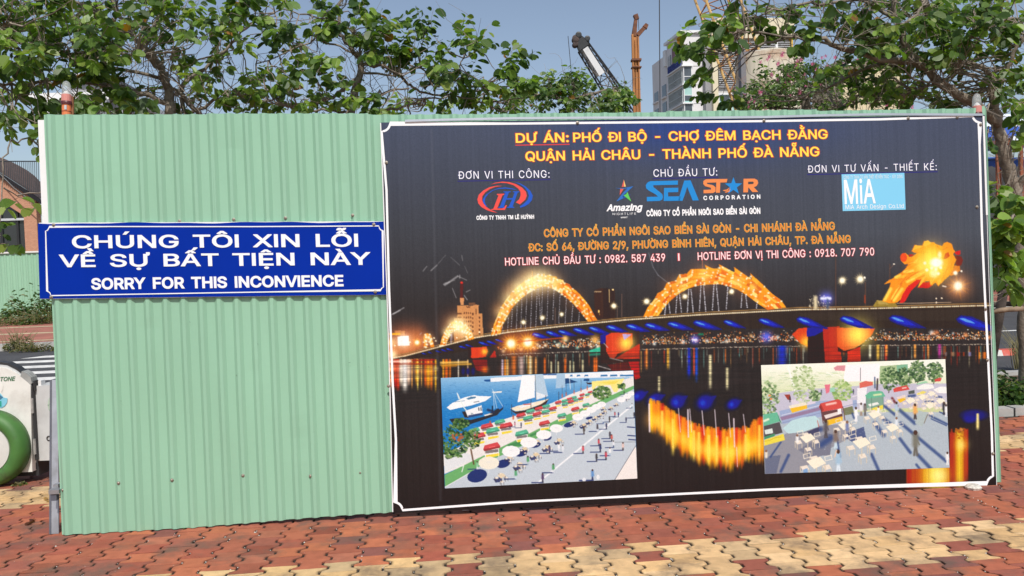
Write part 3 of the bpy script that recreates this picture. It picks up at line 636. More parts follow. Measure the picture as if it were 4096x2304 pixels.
    o3 = [(690, 895), (720, 780), (770, 680), (830, 600), (890, 570), (950, 575), (1010, 605), (1060, 665), (1100, 735), (1128, 805)]; i3 = [(770, 880), (800, 800), (840, 730), (890, 695), (940, 695), (990, 735), (1025, 790), (1050, 825)]
    arch(TLF, o3, i3, pal, 18, [(880, 630, 90, 1.0), (960, 650, 80, 1.0), (790, 720, 60, .7), (1020, 720, 60, .6)])
    arch(TLF, [(485, 905), (490, 745), (530, 732), (575, 750), (605, 840), (622, 910)], [(535, 912), (518, 815), (530, 800), (545, 810), (560, 850), (575, 915)], pal, 8, [(540, 800, 50, .5)])
    p.T = TLF; p.poly([(160, 775), (300, 765), (308, 885), (160, 895)], (255, 252, 240)); p.glow(232, 830, 80, (255, 235, 190), 1.0); p.star(403, 850, 85, (255, 200, 80)); p.glow(70, 850, 60, (255, 200, 110), .9); p.glow(90, 1005, 60, (255, 220, 150), 1.0)
    for x, y in ((620, 795), (905, 790), (1190, 720), (640, 830), (125, 890), (1355, 680), (315, 845)): p.star(x, y, 26, (255, 210, 120), 10)
    for x in (832, 842): p.seg((x, 740), (x - 2, 860), 6, (225, 220, 240), .8)
    # hangers with bulbs
    def bulbs(T, a, b, n, r, col=(238, 238, 250)):
        p.T = T
        p.seg(a, b, r * .8, (150, 140, 150), .35)
        for i in range(n): u = (i + .5) / n; p.ell(a[0] + (b[0] - a[0]) * u, a[1] + (b[1] - a[1]) * u, r, r, col, .95)
    for (xa, ya), (xb, yb) in zip(((345, 960), (420, 850), (470, 740), (533, 660), (592, 590), (655, 550), (718, 490), (785, 470), (797, 470), (850, 465), (922, 470), (995, 500), (1072, 545), (1152, 605), (1235, 680), (1315, 780)), ((355, 1050), (410, 1030), (455, 1020), (520, 1000), (578, 990), (635, 995), (700, 985), (765, 975), (835, 945), (838, 930), (905, 960), (980, 880), (1055, 930), (1135, 930), (1215, 920), (1305, 915))): bulbs(TA1, (xa, ya), (xb, yb), max(4, int((yb - ya) / 21)), 4.4)
    for a, b in (((520, 640), (500, 820)), ((550, 660), (570, 800)), ((657, 565), (638, 800)), ((685, 540), (712, 790)), ((803, 490), (785, 790)), ((830, 490), (860, 790)), ((958, 440), (938, 770)), ((990, 450), (1018, 780)), ((1122, 430), (1100, 760)), ((1150, 430), (1183, 770)), ((1295, 460), (1275, 750)), ((1475, 540), (1462, 730)), ((1520, 560), (1540, 730)), ((1665, 650), (1655, 740))): bulbs(TA2, a, b, int((b[1] - a[1]) / 20), 6.5)
    # street lamps and stars
    p.T = T33
    for x, y0, y1 in ((1060, 200, 300), (1105, 60, 290), (435, 200, 380), (1600, 0, 60)): p.seg((x, y0), (x, y1), 7, (120, 95, 85))
    for x, y, r in ((1025, 180, 66), (1355, 135, 72), (1740, 85, 62), (2210, 35, 64), (305, 300, 56), (500, 265, 50), (115, 345, 54)): p.star(x, y, r, (255, 225, 150), 14)
    for x, y in ((160, 548), (-10, 560)): p.glow(x, y, 110, (255, 90, 20), .8); p.star(x, y, 150, (255, 180, 60), 18, .26)
    p.seg((60, 540), (540, 500), 14, (220, 90, 40), .7); p.glow(535, 510, 30, (255, 190, 90), 1.); p.glow(835, 520, 40, (255, 170, 60), .9)
    p.T = TDR
    for x, y0, y1 in ((82, 800, 1160), (455, 520, 1160), (-370, 350, 1150)): p.seg((x, y0), (x, y1), 14, (105, 78, 66))
    for x, y0, y1 in ((75, 1000, 1110), (465, 880, 970)): p.seg((x, y0), (x, y1), 24, (150, 70, 50))
    p.seg((455, 590), (530, 515), 10, (120, 95, 85)); p.ell(520, 520, 14, 9, (255, 245, 225))
    p.star(5, 750, 135, (255, 232, 170), 16, .26); p.star(-270, 770, 125, (255, 232, 170), 16, .26); p.ell(72, 728, 16, 16, (255, 250, 230))
    p.poly([(-560, 1000), (-540, 960), (-250, 970), (-250, 1170), (-560, 1180)], (70, 68, 60), .0)
    p.T = T34
    for i in range(90): x, y = R.uniform(415, 630), R.uniform(75, 200); p.ell(x, y, 4, 5, (255, 240, 200), R.uniform(.2, .9))
    p.seg((478, 95), (478, 195), 46, (240, 225, 180), .85); p.glow(585, 105, 60, (70, 80, 255), .9); p.seg((540, 105), (625, 105), 34, (225, 230, 255)); p.seg((600, 120), (600, 200), 30, (70, 90, 120), .7)
    # fire-shaped sculpture at the right end of the bridge
    p.T = TDR
    p.glow(1100, 540, 330, (255, 110, 30), .28)
    p.poly([(190, 1172), (258, 1072), (380, 1078), (540, 1105), (575, 1175)], (150, 128, 62)); p.poly([(258, 1072), (380, 1078), (440, 1140), (280, 1130)], (176, 152, 82))
    org = (245, 150, 44)
    p.poly([(340, 1085), (400, 980), (450, 880), (470, 800), (360, 832), (440, 765), (500, 740), (560, 690), (640, 640), (700, 580), (740, 520), (680, 522), (625, 470), (612, 415), (635, 362), (690, 350), (735, 385), (750, 410), (800, 405), (870, 352), (832, 345), (785, 325), (830, 228), (890, 235), (950, 232), (975, 178), (1035, 158), (1085, 190), (1130, 185), (1160, 215), (1250, 245), (1280, 200), (1330, 180), (1400, 210), (1422, 285), (1450, 330), (1420, 370), (1470, 455), (1440, 520), (1420, 600), (1360, 700), (1270, 780), (1195, 860), (1150, 800), (1095, 850), (1060, 780), (1000, 780), (960, 850), (880, 880), (930, 760), (850, 770), (740, 850), (680, 950), (620, 1060), (560, 1110), (440, 1115)], org)
    p.poly([(1445, 392), (1540, 400), (1570, 455), (1550, 530), (1500, 560), (1450, 520), (1470, 455)], (120, 52, 40)); p.poly([(1440, 335), (1530, 310), (1528, 370), (1495, 385), (1450, 360)], (208, 45, 35)); p.poly([(1420, 600), (1440, 540), (1520, 550), (1530, 620), (1400, 700), (1360, 690)], (235, 130, 50), .9)
    p.poly([(600, 1112), (650, 980), (720, 870), (860, 760), (945, 748), (860, 850), (780, 925), (690, 1085), (655, 1112)], (216, 52, 38)); p.poly([(890, 880), (960, 800), (1075, 790), (1095, 850), (1040, 888), (930, 880)], (206, 45, 36)); p.poly([(1270, 445), (1300, 360), (1345, 335), (1370, 395), (1330, 435)], (196, 52, 36)); p.poly([(735, 380), (800, 368), (825, 385), (760, 410)], (190, 40, 34))
    p.ell(665, 420, 52, 66, (232, 84, 44))
    for a, b, wd in (((380, 1060), (470, 900), 60), ((520, 1070), (640, 900), 55), ((480, 1050), (600, 850), 26), ((680, 640), (800, 620), 55), ((720, 790), (840, 730), 50), ((540, 720), (620, 690), 40)): p.seg(a, b, wd, (255, 216, 90))
    for a, b in (((470, 1100), (640, 820)), ((700, 760), (900, 620)), ((780, 700), (980, 600)), ((700, 560), (890, 450)), ((850, 660), (960, 600)), ((860, 350), (1000, 330)), ((1170, 240), (1230, 300)), ((1260, 300), (1330, 270)), ((1300, 650), (1370, 540)), ((840, 750), (990, 695)), ((560, 900), (700, 720))): p.seg(a, b, 9, (214, 92, 34), .8)
    for pts in ([(790, 325), (835, 228), (960, 250), (880, 300)], [(955, 240), (975, 172), (1040, 158), (1090, 200), (1000, 250)], [(700, 590), (640, 640), (760, 560), (900, 470)], [(650, 740), (500, 760), (640, 690), (760, 660)], [(880, 880), (940, 740), (1010, 690), (960, 800)], [(1075, 850), (1060, 770), (1140, 740), (1110, 800)], [(1190, 855), (1170, 780), (1230, 740), (1240, 780)], [(740, 730), (860, 660), (1000, 640), (860, 740)], [(700, 520), (820, 480), (900, 420), (860, 500)]):
        p.poly(pts, (255, 188, 66), .85); p.line(pts[:2], 8, (222, 92, 36), .8)
    for pts in ([(800, 322), (895, 280), (960, 270)], [(760, 560), (880, 520), (960, 470)], [(700, 680), (800, 650), (930, 640)], [(620, 700), (700, 640), (800, 600)], [(900, 740), (960, 690), (1010, 640)], [(1090, 790), (1120, 730), (1130, 690)], [(1230, 760), (1290, 700), (1320, 640)], [(1180, 230), (1160, 300), (1190, 350)], [(1380, 470), (1330, 560), (1310, 640)], [(1420, 470), (1390, 540), (1370, 600)]): p.line(pts, 7, (226, 104, 36), .85)
    p.glow(1080, 420, 190, (255, 215, 40), .75); p.glow(1150, 560, 200, (255, 220, 60), .9); p.glow(960, 560, 120, (255, 210, 60), .6); p.ell(1165, 500, 92, 72, (255, 255, 235), 1, .35); p.ell(1215, 380, 28, 50, (255, 250, 190), .9, .5); p.ell(1130, 660, 60, 60, (255, 250, 180), .9, .5)
    for x, y in ((1095, 580), (1160, 600), (1230, 575), (1020, 610), (1195, 665), (990, 505)): p.ell(x, y, 22, 22, (255, 255, 220), .9, .5)
    p.glow(1500, 860, 170, (255, 120, 40), .75)
    for i in range(12): t = i * math.pi / 6 + .25; p.seg((1500, 860), (1500 + 270 * math.cos(t) * R.uniform(.6, 1), 860 + 270 * math.sin(t) * R.uniform(.6, 1)), 55, (255, 160, 60), .6, True)
    p.glow(1495, 855, 80, (255, 235, 170), 1.); p.ell(1495, 852, 52, 58, (255, 253, 235), 1, .4); p.star(1455, 655, 85, (255, 215, 140), 12, .3); p.ell(1548, 628, 16, 16, (255, 240, 220)); p.seg((1262, 855), (1310, 865), 22, (255, 235, 210))
    p.line([(560, 1120), (1150, 1110), (1390, 1105)], 9, (225, 190, 150)); 
    for x, y in ((1163, 1045), (1247, 1040), (1163, 1105)): p.ell(x, y, 12, 12, (255, 230, 200))
    # reflections in the river
    p.T = TLF
    for x, w_, col in [(80, 16, (255, 170, 70)), (130, 26, (205, 40, 25)), (165, 22, (235, 60, 35)), (205, 26, (255, 235, 200)), (250, 34, (255, 250, 238)), (300, 22, (255, 200, 160)), (340, 9, (255, 170, 80)), (405, 24, (255, 160, 30)), (412, 10, (255, 225, 110)), (460, 7, (255, 190, 90)), (510, 16, (225, 80, 25)), (545, 24, (255, 140, 20)), (585, 16, (245, 110, 20)), (638, 12, (255, 190, 50)), (735, 12, (255, 170, 50)), (775, 24, (240, 110, 20)), (820, 12, (230, 120, 30)), (60, 12, (250, 120, 60)), (1480, 14, (235, 215, 240)), (1515, 16, (255, 140, 40)), (1545, 14, (255, 200, 110)), (925, 8, (240, 230, 210)), (1043, 8, (255, 210, 150))]:
        p.streak(x, 1060, 1450 + R.uniform(-80, 60), w_ * 1.15, col, 1.0, 1.0)
    for x in range(60, 620, 8): p.seg((x, 1120), (x + 30, 1120 + R.uniform(-12, 12)), 26, (150, 40, 24), .25)
    for y, x0, x1, col in ((1092, 60, 320, (255, 235, 215)), (1078, 350, 620, (150, 40, 30)), (1130, 705, 1080, (240, 180, 70)), (1105, 705, 1040, (255, 205, 105)), (1150, 720, 900, (225, 150, 50))): p.seg((x0, y), (x1, y - 8), 30, col, .75)
    for x in (985, 1045, 1110): p.ell(x, 1215, 20, 42, (20, 20, 110), .9, .4)
    p.T = T33
    p.T = TLF
    for cx, cy, r_, c_ in ((250, 1180, 75, (255, 240, 220)), (410, 1170, 40, (255, 190, 70)), (560, 1200, 60, (255, 140, 40)), (90, 1170, 50, (255, 160, 110)), (640, 1180, 26, (255, 210, 110))): p.glow(cx, cy, r_, c_, .75); p.glow(cx, cy + 110, r_ * .9, c_, .55)
    for cx, r_ in ((250, 90), (420, 60), (560, 70), (60, 60), (1530, 70)): p.glow(cx, 1200, r_, (200, 70, 25), .5)
    p.T = T33
    for x, w_, col in ((20, 30, (250, 130, 60)), (180, 34, (255, 170, 60)), (185, 16, (255, 250, 210)), (95, 34, (220, 190, 180)), (240, 8, (255, 200, 120))): p.streak(x, 690, 900, w_, col, .95)
    # ripples break the reflections
    p.T = ID; rows = np.arange(p.ny)[:, None]; nzx = 24; rp = np.clip(.86 + .36 * R.randn(p.ny, nzx), .35, 1.2); rp = (rp + np.roll(rp, 1, 0)) / 2
    rp = np.stack([np.interp(np.arange(p.nx), np.linspace(0, p.nx, nzx), r0) for r0 in rp]); m_ = (p.Y > bank(p.X) + 3.5) & (p.Y < 408)
    p.C = np.where(m_[..., None], .19 + (p.C - .19) * rp[..., None], p.C)
    p.T = T33
    # reflected blue lamps and the burning arch upside down
    def blob(x, y, rx, ry):
        p.ell(x, y, rx * 1.3, ry * 1.25, (16, 22, 90), .6, .3, -.45); p.ell(x, y, rx, ry, (8, 26, 140), 1, .2, -.5); p.poly([(x + rx * .5, y - ry * .9), (x + rx * 1.55, y - ry * 1.0), (x + rx * .9, y + ry * .2)], (8, 24, 130), .9); p.ell(x - rx * .25, y + ry * .1, rx * .42, ry * .5, (20, 72, 190), 1, .5, -.6)
    for b in ((1275, 1085, 65, 46), (1435, 1118, 72, 46), (1665, 1145, 70, 62), (1940, 1150, 78, 66), (2225, 1168, 62, 46)): blob(*b)
    ups = [(1370, 1150), (1500, 1185), (1560, 1230), (1700, 1330), (1850, 1400), (2000, 1440), (2200, 1455), (2400, 1420), (2440, 1350), (2520, 1330)]
    los = [(1370, 1440), (1480, 1470), (1560, 1560), (1650, 1640), (1780, 1710), (1900, 1780), (2050, 1820), (2170, 1835), (2300, 1800), (2400, 1730), (2470, 1770), (2520, 1760)]
    for x in np.arange(1385, 2535, 6.5):
        yt = np.interp(x, *zip(*ups)) + R.uniform(-20, 30); yb = np.interp(x, *zip(*los)) + R.uniform(-70, 25); f = (math.sin(x / 31.) + math.sin(x / 13. + 1)) * .25 + .5 + R.uniform(-.2, .2)
        col = tuple(np.clip(np.array([214, 62, 18]) * (1 - f) + np.array([255, 190, 40]) * f, 0, 255)); p.streak(x, yt - 30, yb + 20, R.uniform(9, 18), col, .85, 1.1)
    for x in range(1420, 2530, 40): yt, yb = np.interp(x, *zip(*ups)), np.interp(x, *zip(*los)); p.glow(x, yt * .45 + yb * .55, 75, (255, 150, 40), .42)
    for x, yb in ((1620, 1700), (1830, 1760), (1880, 1780), (1980, 1800), (2060, 1810), (2165, 1815), (2350, 1760), (2490, 1775), (1510, 1500)):
        yt = np.interp(x, *zip(*ups)) + 40; p.streak(x, yt, yb, 22, (255, 222, 96), .9)
    for x0, y0, x1, y1, w_ in ((1380, 1170, 1385, 1445, 18), (1770, 1225, 1775, 1500, 16), (2232, 1315, 2240, 1600, 14), (1675, 1210, 1695, 1450, 8), (1788, 1215, 1808, 1450, 8), (1912, 1235, 1935, 1480, 9), (2040, 1225, 2060, 1500, 9), (2180, 1260, 2200, 1500, 8), (2328, 1270, 2350, 1450, 8), (2260, 1600, 2268, 1800, 7)): p.seg((x0, y0), (x1, y1), w_, (240, 225, 235), .9)
    p.T = T44
    for x in np.arange(1400, 2010, 8):
        yt = 365 if x < 1830 else 60 + R.uniform(0, 60); f = math.exp(-((x - 1680) / 150) ** 2) if x < 1830 else math.exp(-((x - 1930) / 40) ** 2) * .9
        f = np.clip(f + R.uniform(-.12, .12), 0, 1); col = tuple(np.array([176, 55, 14]) * (1 - f) + np.array([255, 224, 70]) * f); p.streak(x, yt - 100, 570 if x < 1990 else 500, 11, col, .9, .5)
    p.glow(1950, 130, 60, (255, 200, 90), .7); p.glow(1720, 440, 90, (255, 240, 140), .7)
    for i in range(40): p.ell(R.uniform(1890, 1975), R.uniform(-40, 70), 9, 6, (190, 110, 40), .8)
    p.T = T34; p.ell(2075, 1280, 125, 52, (16, 26, 120), 1, .3); p.ell(2030, 1320, 60, 35, (16, 30, 140), 1, .4); p.streak(2110, 1260, 1440, 20, (255, 235, 150), 1); p.ell(1945, 1425, 20, 16, (200, 130, 70), 1, .4)
    for x, w_, col in ((1915, 22, (150, 40, 30)), (1970, 10, (170, 70, 40)), (2130, 14, (240, 150, 60)), (2180, 24, (230, 120, 50)), (2030, 18, (130, 130, 180)), (1860, 24, (160, 120, 90)), (1790, 14, (130, 110, 110))): p.streak(x, 645, 690 if x < 2100 else 720, w_, col, .9)
    # vertical print seams, and scuffs on the sheet
    p.T = ID
    for x0, x1 in ((430.2, 440.5),): p.seg((x0 + 1.5, 130), (x1, 500), 3.2, (110, 112, 120), .16)
    p.T = T22
    for a, b, wd in (((1900, 1420), (2030, 1330), 20), ((2030, 1330), (2120, 1370), 8), ((1890, 1412), (1950, 1390), 16), ((1680, 1280), (1720, 1230), 9), ((1760, 1275), (1820, 1220), 12), ((1820, 1220), (1910, 1115), 4), ((1960, 1140), (2050, 1220), 4), ((2050, 1320), (2050, 1350), 12), ((2070, 1120), (2080, 1175), 7), ((1900, 1400), (2000, 1370), 7), ((2100, 1230), (2130, 1300), 4)): p.seg(a, b, wd, (190, 190, 192), .55)
    p.T = T32
    for a, b, wd in (((1360, 270), (1490, 198), 10), ((1380, 262), (1450, 225), 14), ((2095, 75), (2125, 118), 9), ((1975, 0), (2015, 100), 6), ((2115, 40), (2155, 20), 7), ((1650, 470), (1665, 450), 7)): p.seg(a, b, wd, (205, 205, 208), .6)
    p.T = T23; p.line([(1375, 1095), (1395, 1160), (1420, 1240), (1470, 1320), (1560, 1390)], 9, (160, 166, 176), .45)
    p.soften(1); p.grain(.03)
    # faint vertical print banding
    p.C *= 1 + .02 * np.interp(np.arange(p.nx), np.arange(0, p.nx + 3, 2.2), R.randn(len(np.arange(0, p.nx + 3, 2.2))))[None, :, None]
    return p

def tree_blot(p, cx, cy, r, n, pals, ry=None):
    R = p.r; ry = ry or r
    for i in range(int(n * 1.6)):
        a = R.uniform(0, 6.28); d = math.sqrt(R.rand()); p.ell(cx + r * d * math.cos(a), cy + ry * d * math.sin(a), R.uniform(8, 24), R.uniform(6, 16), pals[R.randint(len(pals))], R.uniform(.55, 1), 0, R.uniform(-1, 1))
def person(p, x, y, h, top_c, leg, sx=0, sy=0):
    if sx or sy: p.seg((x, y), (x + sx, y + sy), h * .14, (24, 38, 96), .95)
    p.seg((x - h * .05, y), (x, y - h * .45), h * .11, leg); p.seg((x + h * .07, y), (x, y - h * .45), h * .11, leg)
    p.seg((x, y - h * .42), (x, y - h * .80), h * .30, top_c); p.seg((x, y - h * .72), (x + h * .16, y - h * .42), h * .07, top_c); p.ell(x, y - h * .9, h * .08, h * .1, (70, 50, 44))
def table(p, x, y, s, dark=(60, 44, 40), top_c=(226, 206, 170), shadow=True):
    if shadow: p.poly([(x - 1.3 * s, y + .5 * s), (x - .2 * s, y + .2 * s), (x + .3 * s, y + .9 * s), (x - .9 * s, y + 1.1 * s)], (30, 40, 90), .85)
    for dx, dy in ((-.75, .35), (.75, .3), (.1, .95), (-.1, -.3)):
        cx, cy = x + dx * s, y + dy * s
        p.poly([(cx - .3 * s, cy - .1 * s), (cx + .15 * s, cy - .2 * s), (cx + .32 * s, cy + .08 * s), (cx - .12 * s, cy + .2 * s)], (232, 222, 205)); p.seg((cx - .3 * s, cy - .1 * s), (cx - .28 * s, cy + .45 * s), s * .07, dark); p.seg((cx + .3 * s, cy + .1 * s), (cx + .3 * s, cy + .5 * s), s * .07, dark); p.seg((cx - .12 * s, cy + .2 * s), (cx - .1 * s, cy + .6 * s), s * .07, dark)
    p.seg((x + .05 * s, y + .3 * s), (x + .05 * s, y + .95 * s), s * .09, dark); p.seg((x + .62 * s, y), (x + .62 * s, y + .6 * s), s * .09, dark)
    p.poly([(x - .65 * s, y - .12 * s), (x + .3 * s, y - .42 * s), (x + .7 * s, y + .02 * s), (x - .1 * s, y + .42 * s)], top_c)
def stall(p, x, y, w_, col, yel=(240, 214, 60)):
    h = w_ * .5; d = tuple(int(v * .72) for v in col)
    p.poly([(x - w_ * .95, y + h * 1.2), (x + w_ * .75, y + h * .8), (x + w_ * .85, y + h * 2.3), (x - w_ * .75, y + h * 2.9)], (236, 232, 226)); p.poly([(x - w_ * .85, y + h * 1.2), (x + w_ * .7, y + h * .85), (x + w_ * .75, y + h * 1.5), (x - w_ * .8, y + h * 1.9)], (92, 82, 84), .8)
    p.poly([(x - w_ * .7, y + h * 2.25), (x + w_ * .85, y + h * 1.75), (x + w_ * .85, y + h * 2.35), (x - w_ * .65, y + h * 2.95)], yel)
    for u in (-.85, .78): p.seg((x + u * w_, y + h * .6), (x + u * w_ * .9 + .05 * w_, y + h * 2.6), w_ * .06, (240, 240, 240))
    p.poly([(x - w_ * 1.0, y + h * .9), (x - w_ * .85, y), (x + w_ * .62, y - h * .75), (x + w_ * .95, y + h * .15), (x + w_ * .95, y + h * .55), (x - w_ * .9, y + h * 1.35)], col); p.poly([(x - w_ * 1.0, y + h * .9), (x + w_ * .95, y + h * .15), (x + w_ * .95, y + h * .55), (x - w_ * .9, y + h * 1.35)], d); p.seg((x - w_ * .3, y + h * .5), (x + w_ * .3, y + h * .25), w_ * .13, tuple(min(255, int(v * 1.25) + 20) for v in col), .8)

def harbour_print():
    q = [TI1(z) for z in ((65, 145), (2210, 62), (2255, 1265), (110, 1375))]
    p = Print(q, 560, 352, 11); R = p.r; p.T = TI1
    t = np.clip((p.Y - 370) / 55, 0, 1)[..., None]; p.C[:] = (np.array([176, 212, 236]) * (1 - t) ** 2 + np.array([22, 112, 190]) * (1 - (1 - t) ** 2)) / 255
    for i in range(700): x, y = R.uniform(70, 1800), R.uniform(190, 760); p.seg((x, y), (x + R.uniform(10, 40), y + R.uniform(-4, 4)), R.uniform(3, 7), (120, 180, 226) if R.rand() < .5 else (12, 78, 150), R.uniform(.2, .6))
    red, grn = (206, 66, 70), (78, 176, 138)
    p.poly([(620, 145), (2210, 62), (2212, 135), (1300, 150), (620, 188)], (238, 242, 246)); p.poly([(548, 162), (620, 160), (620, 186), (552, 184)], (24, 74, 140))
    for x in (1205, 1260, 1310): p.seg((x, 107), (x + 40, 105), 16, (24, 70, 140))
    for x0, x1 in ((1510, 1530), (1585, 1615), (1670, 1705), (1850, 1920), (1955, 2030), (2065, 2210)): p.poly([(x0, 108), (x1, 106), (x1 + 6, 126), (x0 - 6, 128)], (54, 116, 176))
    p.poly([(1355, 100), (1450, 96), (1450, 250), (1345, 262)], (158, 192, 220)); p.poly([(1452, 150), (1480, 148), (1590, 190), (1500, 205), (1452, 210)], (22, 60, 110)); p.poly([(1660, 155), (1720, 150), (1720, 180), (1655, 178)], (24, 70, 130)); p.poly([(1685, 195), (1752, 198), (1745, 215), (1700, 216)], (50, 40, 50)); p.seg((1495, 110), (1510, 270), 8, (225, 235, 240))
    p.poly([(380, 725), (900, 565), (1300, 425), (1500, 330), (1750, 240), (2212, 135), (2222, 232), (1450, 600), (900, 880), (105, 1215), (95, 1000), (300, 900)], (232, 228, 224))
    p.poly([(105, 1225), (500, 1030), (900, 838), (1450, 565), (2215, 228), (2216, 270), (1500, 628), (1000, 890), (560, 1095), (110, 1362)], (98, 168, 98))
    p.poly([(110, 1376), (112, 1362), (560, 1092), (1000, 888), (1500, 626), (2216, 268), (2256, 1268)], (190, 202, 212)); p.seg((112, 1360), (480, 1150), 10, (230, 230, 235)); p.poly([(800, 890), (960, 840), (960, 900), (830, 910)], (60, 130, 74)); p.poly([(1050, 780), (1150, 735), (1160, 760), (1070, 800)], (60, 130, 74)); p.poly([(100, 1000), (300, 960), (420, 1010), (420, 1060), (110, 1190)], (222, 226, 228))
    p.seg((1140, 1320), (2200, 450), 22, (240, 243, 246)); p.poly([(2005, 1278), (2238, 905), (2256, 1268)], (240, 232, 226)); p.seg((2005, 1278), (2238, 900), 6, (60, 66, 80)); p.seg((2000, 860), (2236, 858), 5, (90, 96, 104))
    p.poly([(1750, 182), (2112, 150), (2030, 300), (1995, 302), (1955, 225), (1800, 235), (1770, 275), (1750, 270)], (246, 230, 128)); p.poly([(1800, 200), (2060, 172), (2000, 215)], (238, 214, 84))
    for x, y in ((1418, 340), (1462, 322), (1550, 300), (1628, 275), (1697, 255), (872, 582), (615, 645)): p.seg((x, y - 14), (x, y + 18), 22 if x < 900 else 14, (214, 96, 56)); p.seg((x, y - 110), (x, y), 4, (60, 60, 70))
    # yacht, fishing boat, sailing boat
    p.poly([(130, 475), (190, 425), (330, 360), (440, 335), (480, 345), (632, 350), (560, 402), (400, 452), (260, 480), (170, 502)], (246, 249, 252)); p.poly([(350, 375), (400, 352), (460, 352), (450, 370), (370, 388)], (70, 120, 160)); p.seg((220, 412), (330, 398), 9, (120, 150, 180)); p.seg((435, 415), (490, 405), 12, (120, 130, 140)); p.poly([(630, 300), (750, 290), (740, 308), (650, 312)], (230, 232, 226))
    p.poly([(160, 605), (240, 590), (400, 612), (560, 570), (770, 440), (758, 492), (690, 560), (520, 618), (390, 662), (190, 645)], (36, 38, 46)); p.poly([(700, 480), (772, 436), (760, 470), (720, 496)], (40, 110, 190)); p.poly([(330, 515), (520, 448), (532, 552), (368, 590)], (240, 242, 244)); p.poly([(368, 562), (532, 530), (532, 556), (368, 590)], (40, 62, 110)); p.poly([(300, 520), (340, 515), (372, 590), (330, 585)], (40, 38, 40))
    for x in (488, 512): p.seg((x, 478), (x + 2, 506), 14, (40, 50, 64))
    p.ell(412, 545, 14, 12, (160, 170, 180)); p.line([(250, 320), (320, 470), (360, 520)], 14, (226, 238, 232)); p.line([(245, 310), (265, 380)], 8, (230, 235, 235))
    for a, b in (((650, 290), (690, 480)), ((650, 290), (660, 490)), ((650, 290), (755, 460)), ((640, 270), (650, 300))): p.seg(a, b, 6, (214, 230, 236))
    p.seg((590, 500), (650, 520), 34, (30, 44, 80)); p.seg((640, 460), (640, 510), 16, (24, 28, 40)); p.poly([(540, 560), (610, 540), (640, 545), (560, 570)], (230, 230, 225))
    p.poly([(970, 116), (1112, 112), (1112, 362), (1040, 380), (920, 416)], (246, 248, 250)); p.poly([(1118, 112), (1205, 106), (1232, 220), (1262, 345), (1190, 372), (1128, 388)], (176, 202, 222)); p.poly([(1125, 300), (1262, 345), (1128, 388)], (226, 234, 240)); p.seg((1116, 110), (1128, 390), 7, (120, 110, 100))
    p.poly([(832, 492), (900, 520), (1000, 505), (1130, 460), (1270, 378), (1240, 432), (1120, 496), (980, 538), (900, 545)], (58, 42, 38)); p.poly([(840, 484), (920, 455), (1060, 425), (1272, 376), (1180, 438), (1000, 503), (900, 516)], (240, 228, 200)); p.poly([(930, 462), (1080, 425), (1120, 432), (960, 480)], (238, 240, 244)); p.seg((990, 440), (1060, 436), 14, (196, 70, 60))
    for x, y in ((855, 440), (1070, 385), (1235, 340), (1380, 300)): p.seg((x, y), (x, y + 110), 7, (50, 44, 50))
    for x, y, w_, c in ((1730, 305, 28, 'r'), (1640, 335, 32, 'r'), (1700, 332, 30, 'g'), (1550, 365, 34, 'g'), (1500, 380, 34, 'r'), (1625, 376, 34, 'r'), (1570, 392, 34, 'g'), (1445, 402, 36, 'g'), (1375, 420, 40, 'r'), (1515, 412, 38, 'r'), (1450, 437, 40, 'g'), (1685, 448, 42, 'g'), (1240, 465, 46, 'g'), (1160, 490, 48, 'r'), (1315, 490, 48, 'r'), (1565, 495, 50, 'r'), (1065, 520, 52, 'g'), (1235, 525, 50, 'g'), (1140, 552, 54, 'r'), (960, 565, 56, 'r'), (1415, 567, 54, 'g'), (1040, 597, 60, 'g'), (725, 640, 62, 'g'), (1222, 655, 64, 'r'), (580, 690, 72, 'r'), (795, 685, 76, 'r'), (645, 740, 78, 'g'), (970, 770, 78, 'g'), (440, 735, 64, 'g'), (490, 800, 78, 'r'), (635, 925, 98, 'r')): stall(p, x, y - w_ * .3, w_, red if c == 'r' else grn)
    gp = [(34, 70, 34), (58, 98, 44), (86, 126, 58), (22, 48, 30), (120, 150, 84)]
    tree_blot(p, 1860, 310, 100, 70, gp, 70); tree_blot(p, 2080, 235, 40, 16, gp, 28)
    p.seg((400, 940), (432, 1105), 20, (92, 62, 42)); tree_blot(p, 230, 840, 150, 150, gp + [(40, 84, 70)], 190); tree_blot(p, 290, 650, 90, 60, gp, 55); tree_blot(p, 420, 820, 90, 70, gp, 110); tree_blot(p, 150, 980, 60, 40, gp, 60); tree_blot(p, 250, 800, 60, 12, [(170, 84, 50)], 40); p.line([(300, 1190), (320, 1120), (240, 1140)], 12, (235, 238, 236))
    navy = (22, 36, 96)
    for x, y, a, b in ((470, 1235, 112, 72), (760, 1100, 80, 46), (960, 980, 70, 40), (1120, 890, 60, 32), (1250, 815, 52, 28), (1495, 665, 60, 28), (1650, 680, 40, 18), (1720, 590, 40, 14)): p.ell(x, y, a, b, navy, .95, 0, -.25)
    for x, y, s in ((740, 1235, 70), (945, 1110, 62), (1125, 1000, 58), (1385, 838, 48), (1255, 915, 52), (1000, 935, 48), (830, 1030, 46), (1140, 850, 40), (1725, 625, 38), (1660, 668, 40), (1790, 585, 34), (1845, 552, 32), (1892, 517, 30), (1545, 640, 38), (1880, 480, 28), (1960, 475, 28), (2020, 435, 26), (2140, 370, 24)): table(p, x, y, s, top_c=(222, 200, 160) if s < 60 else (226, 208, 176))
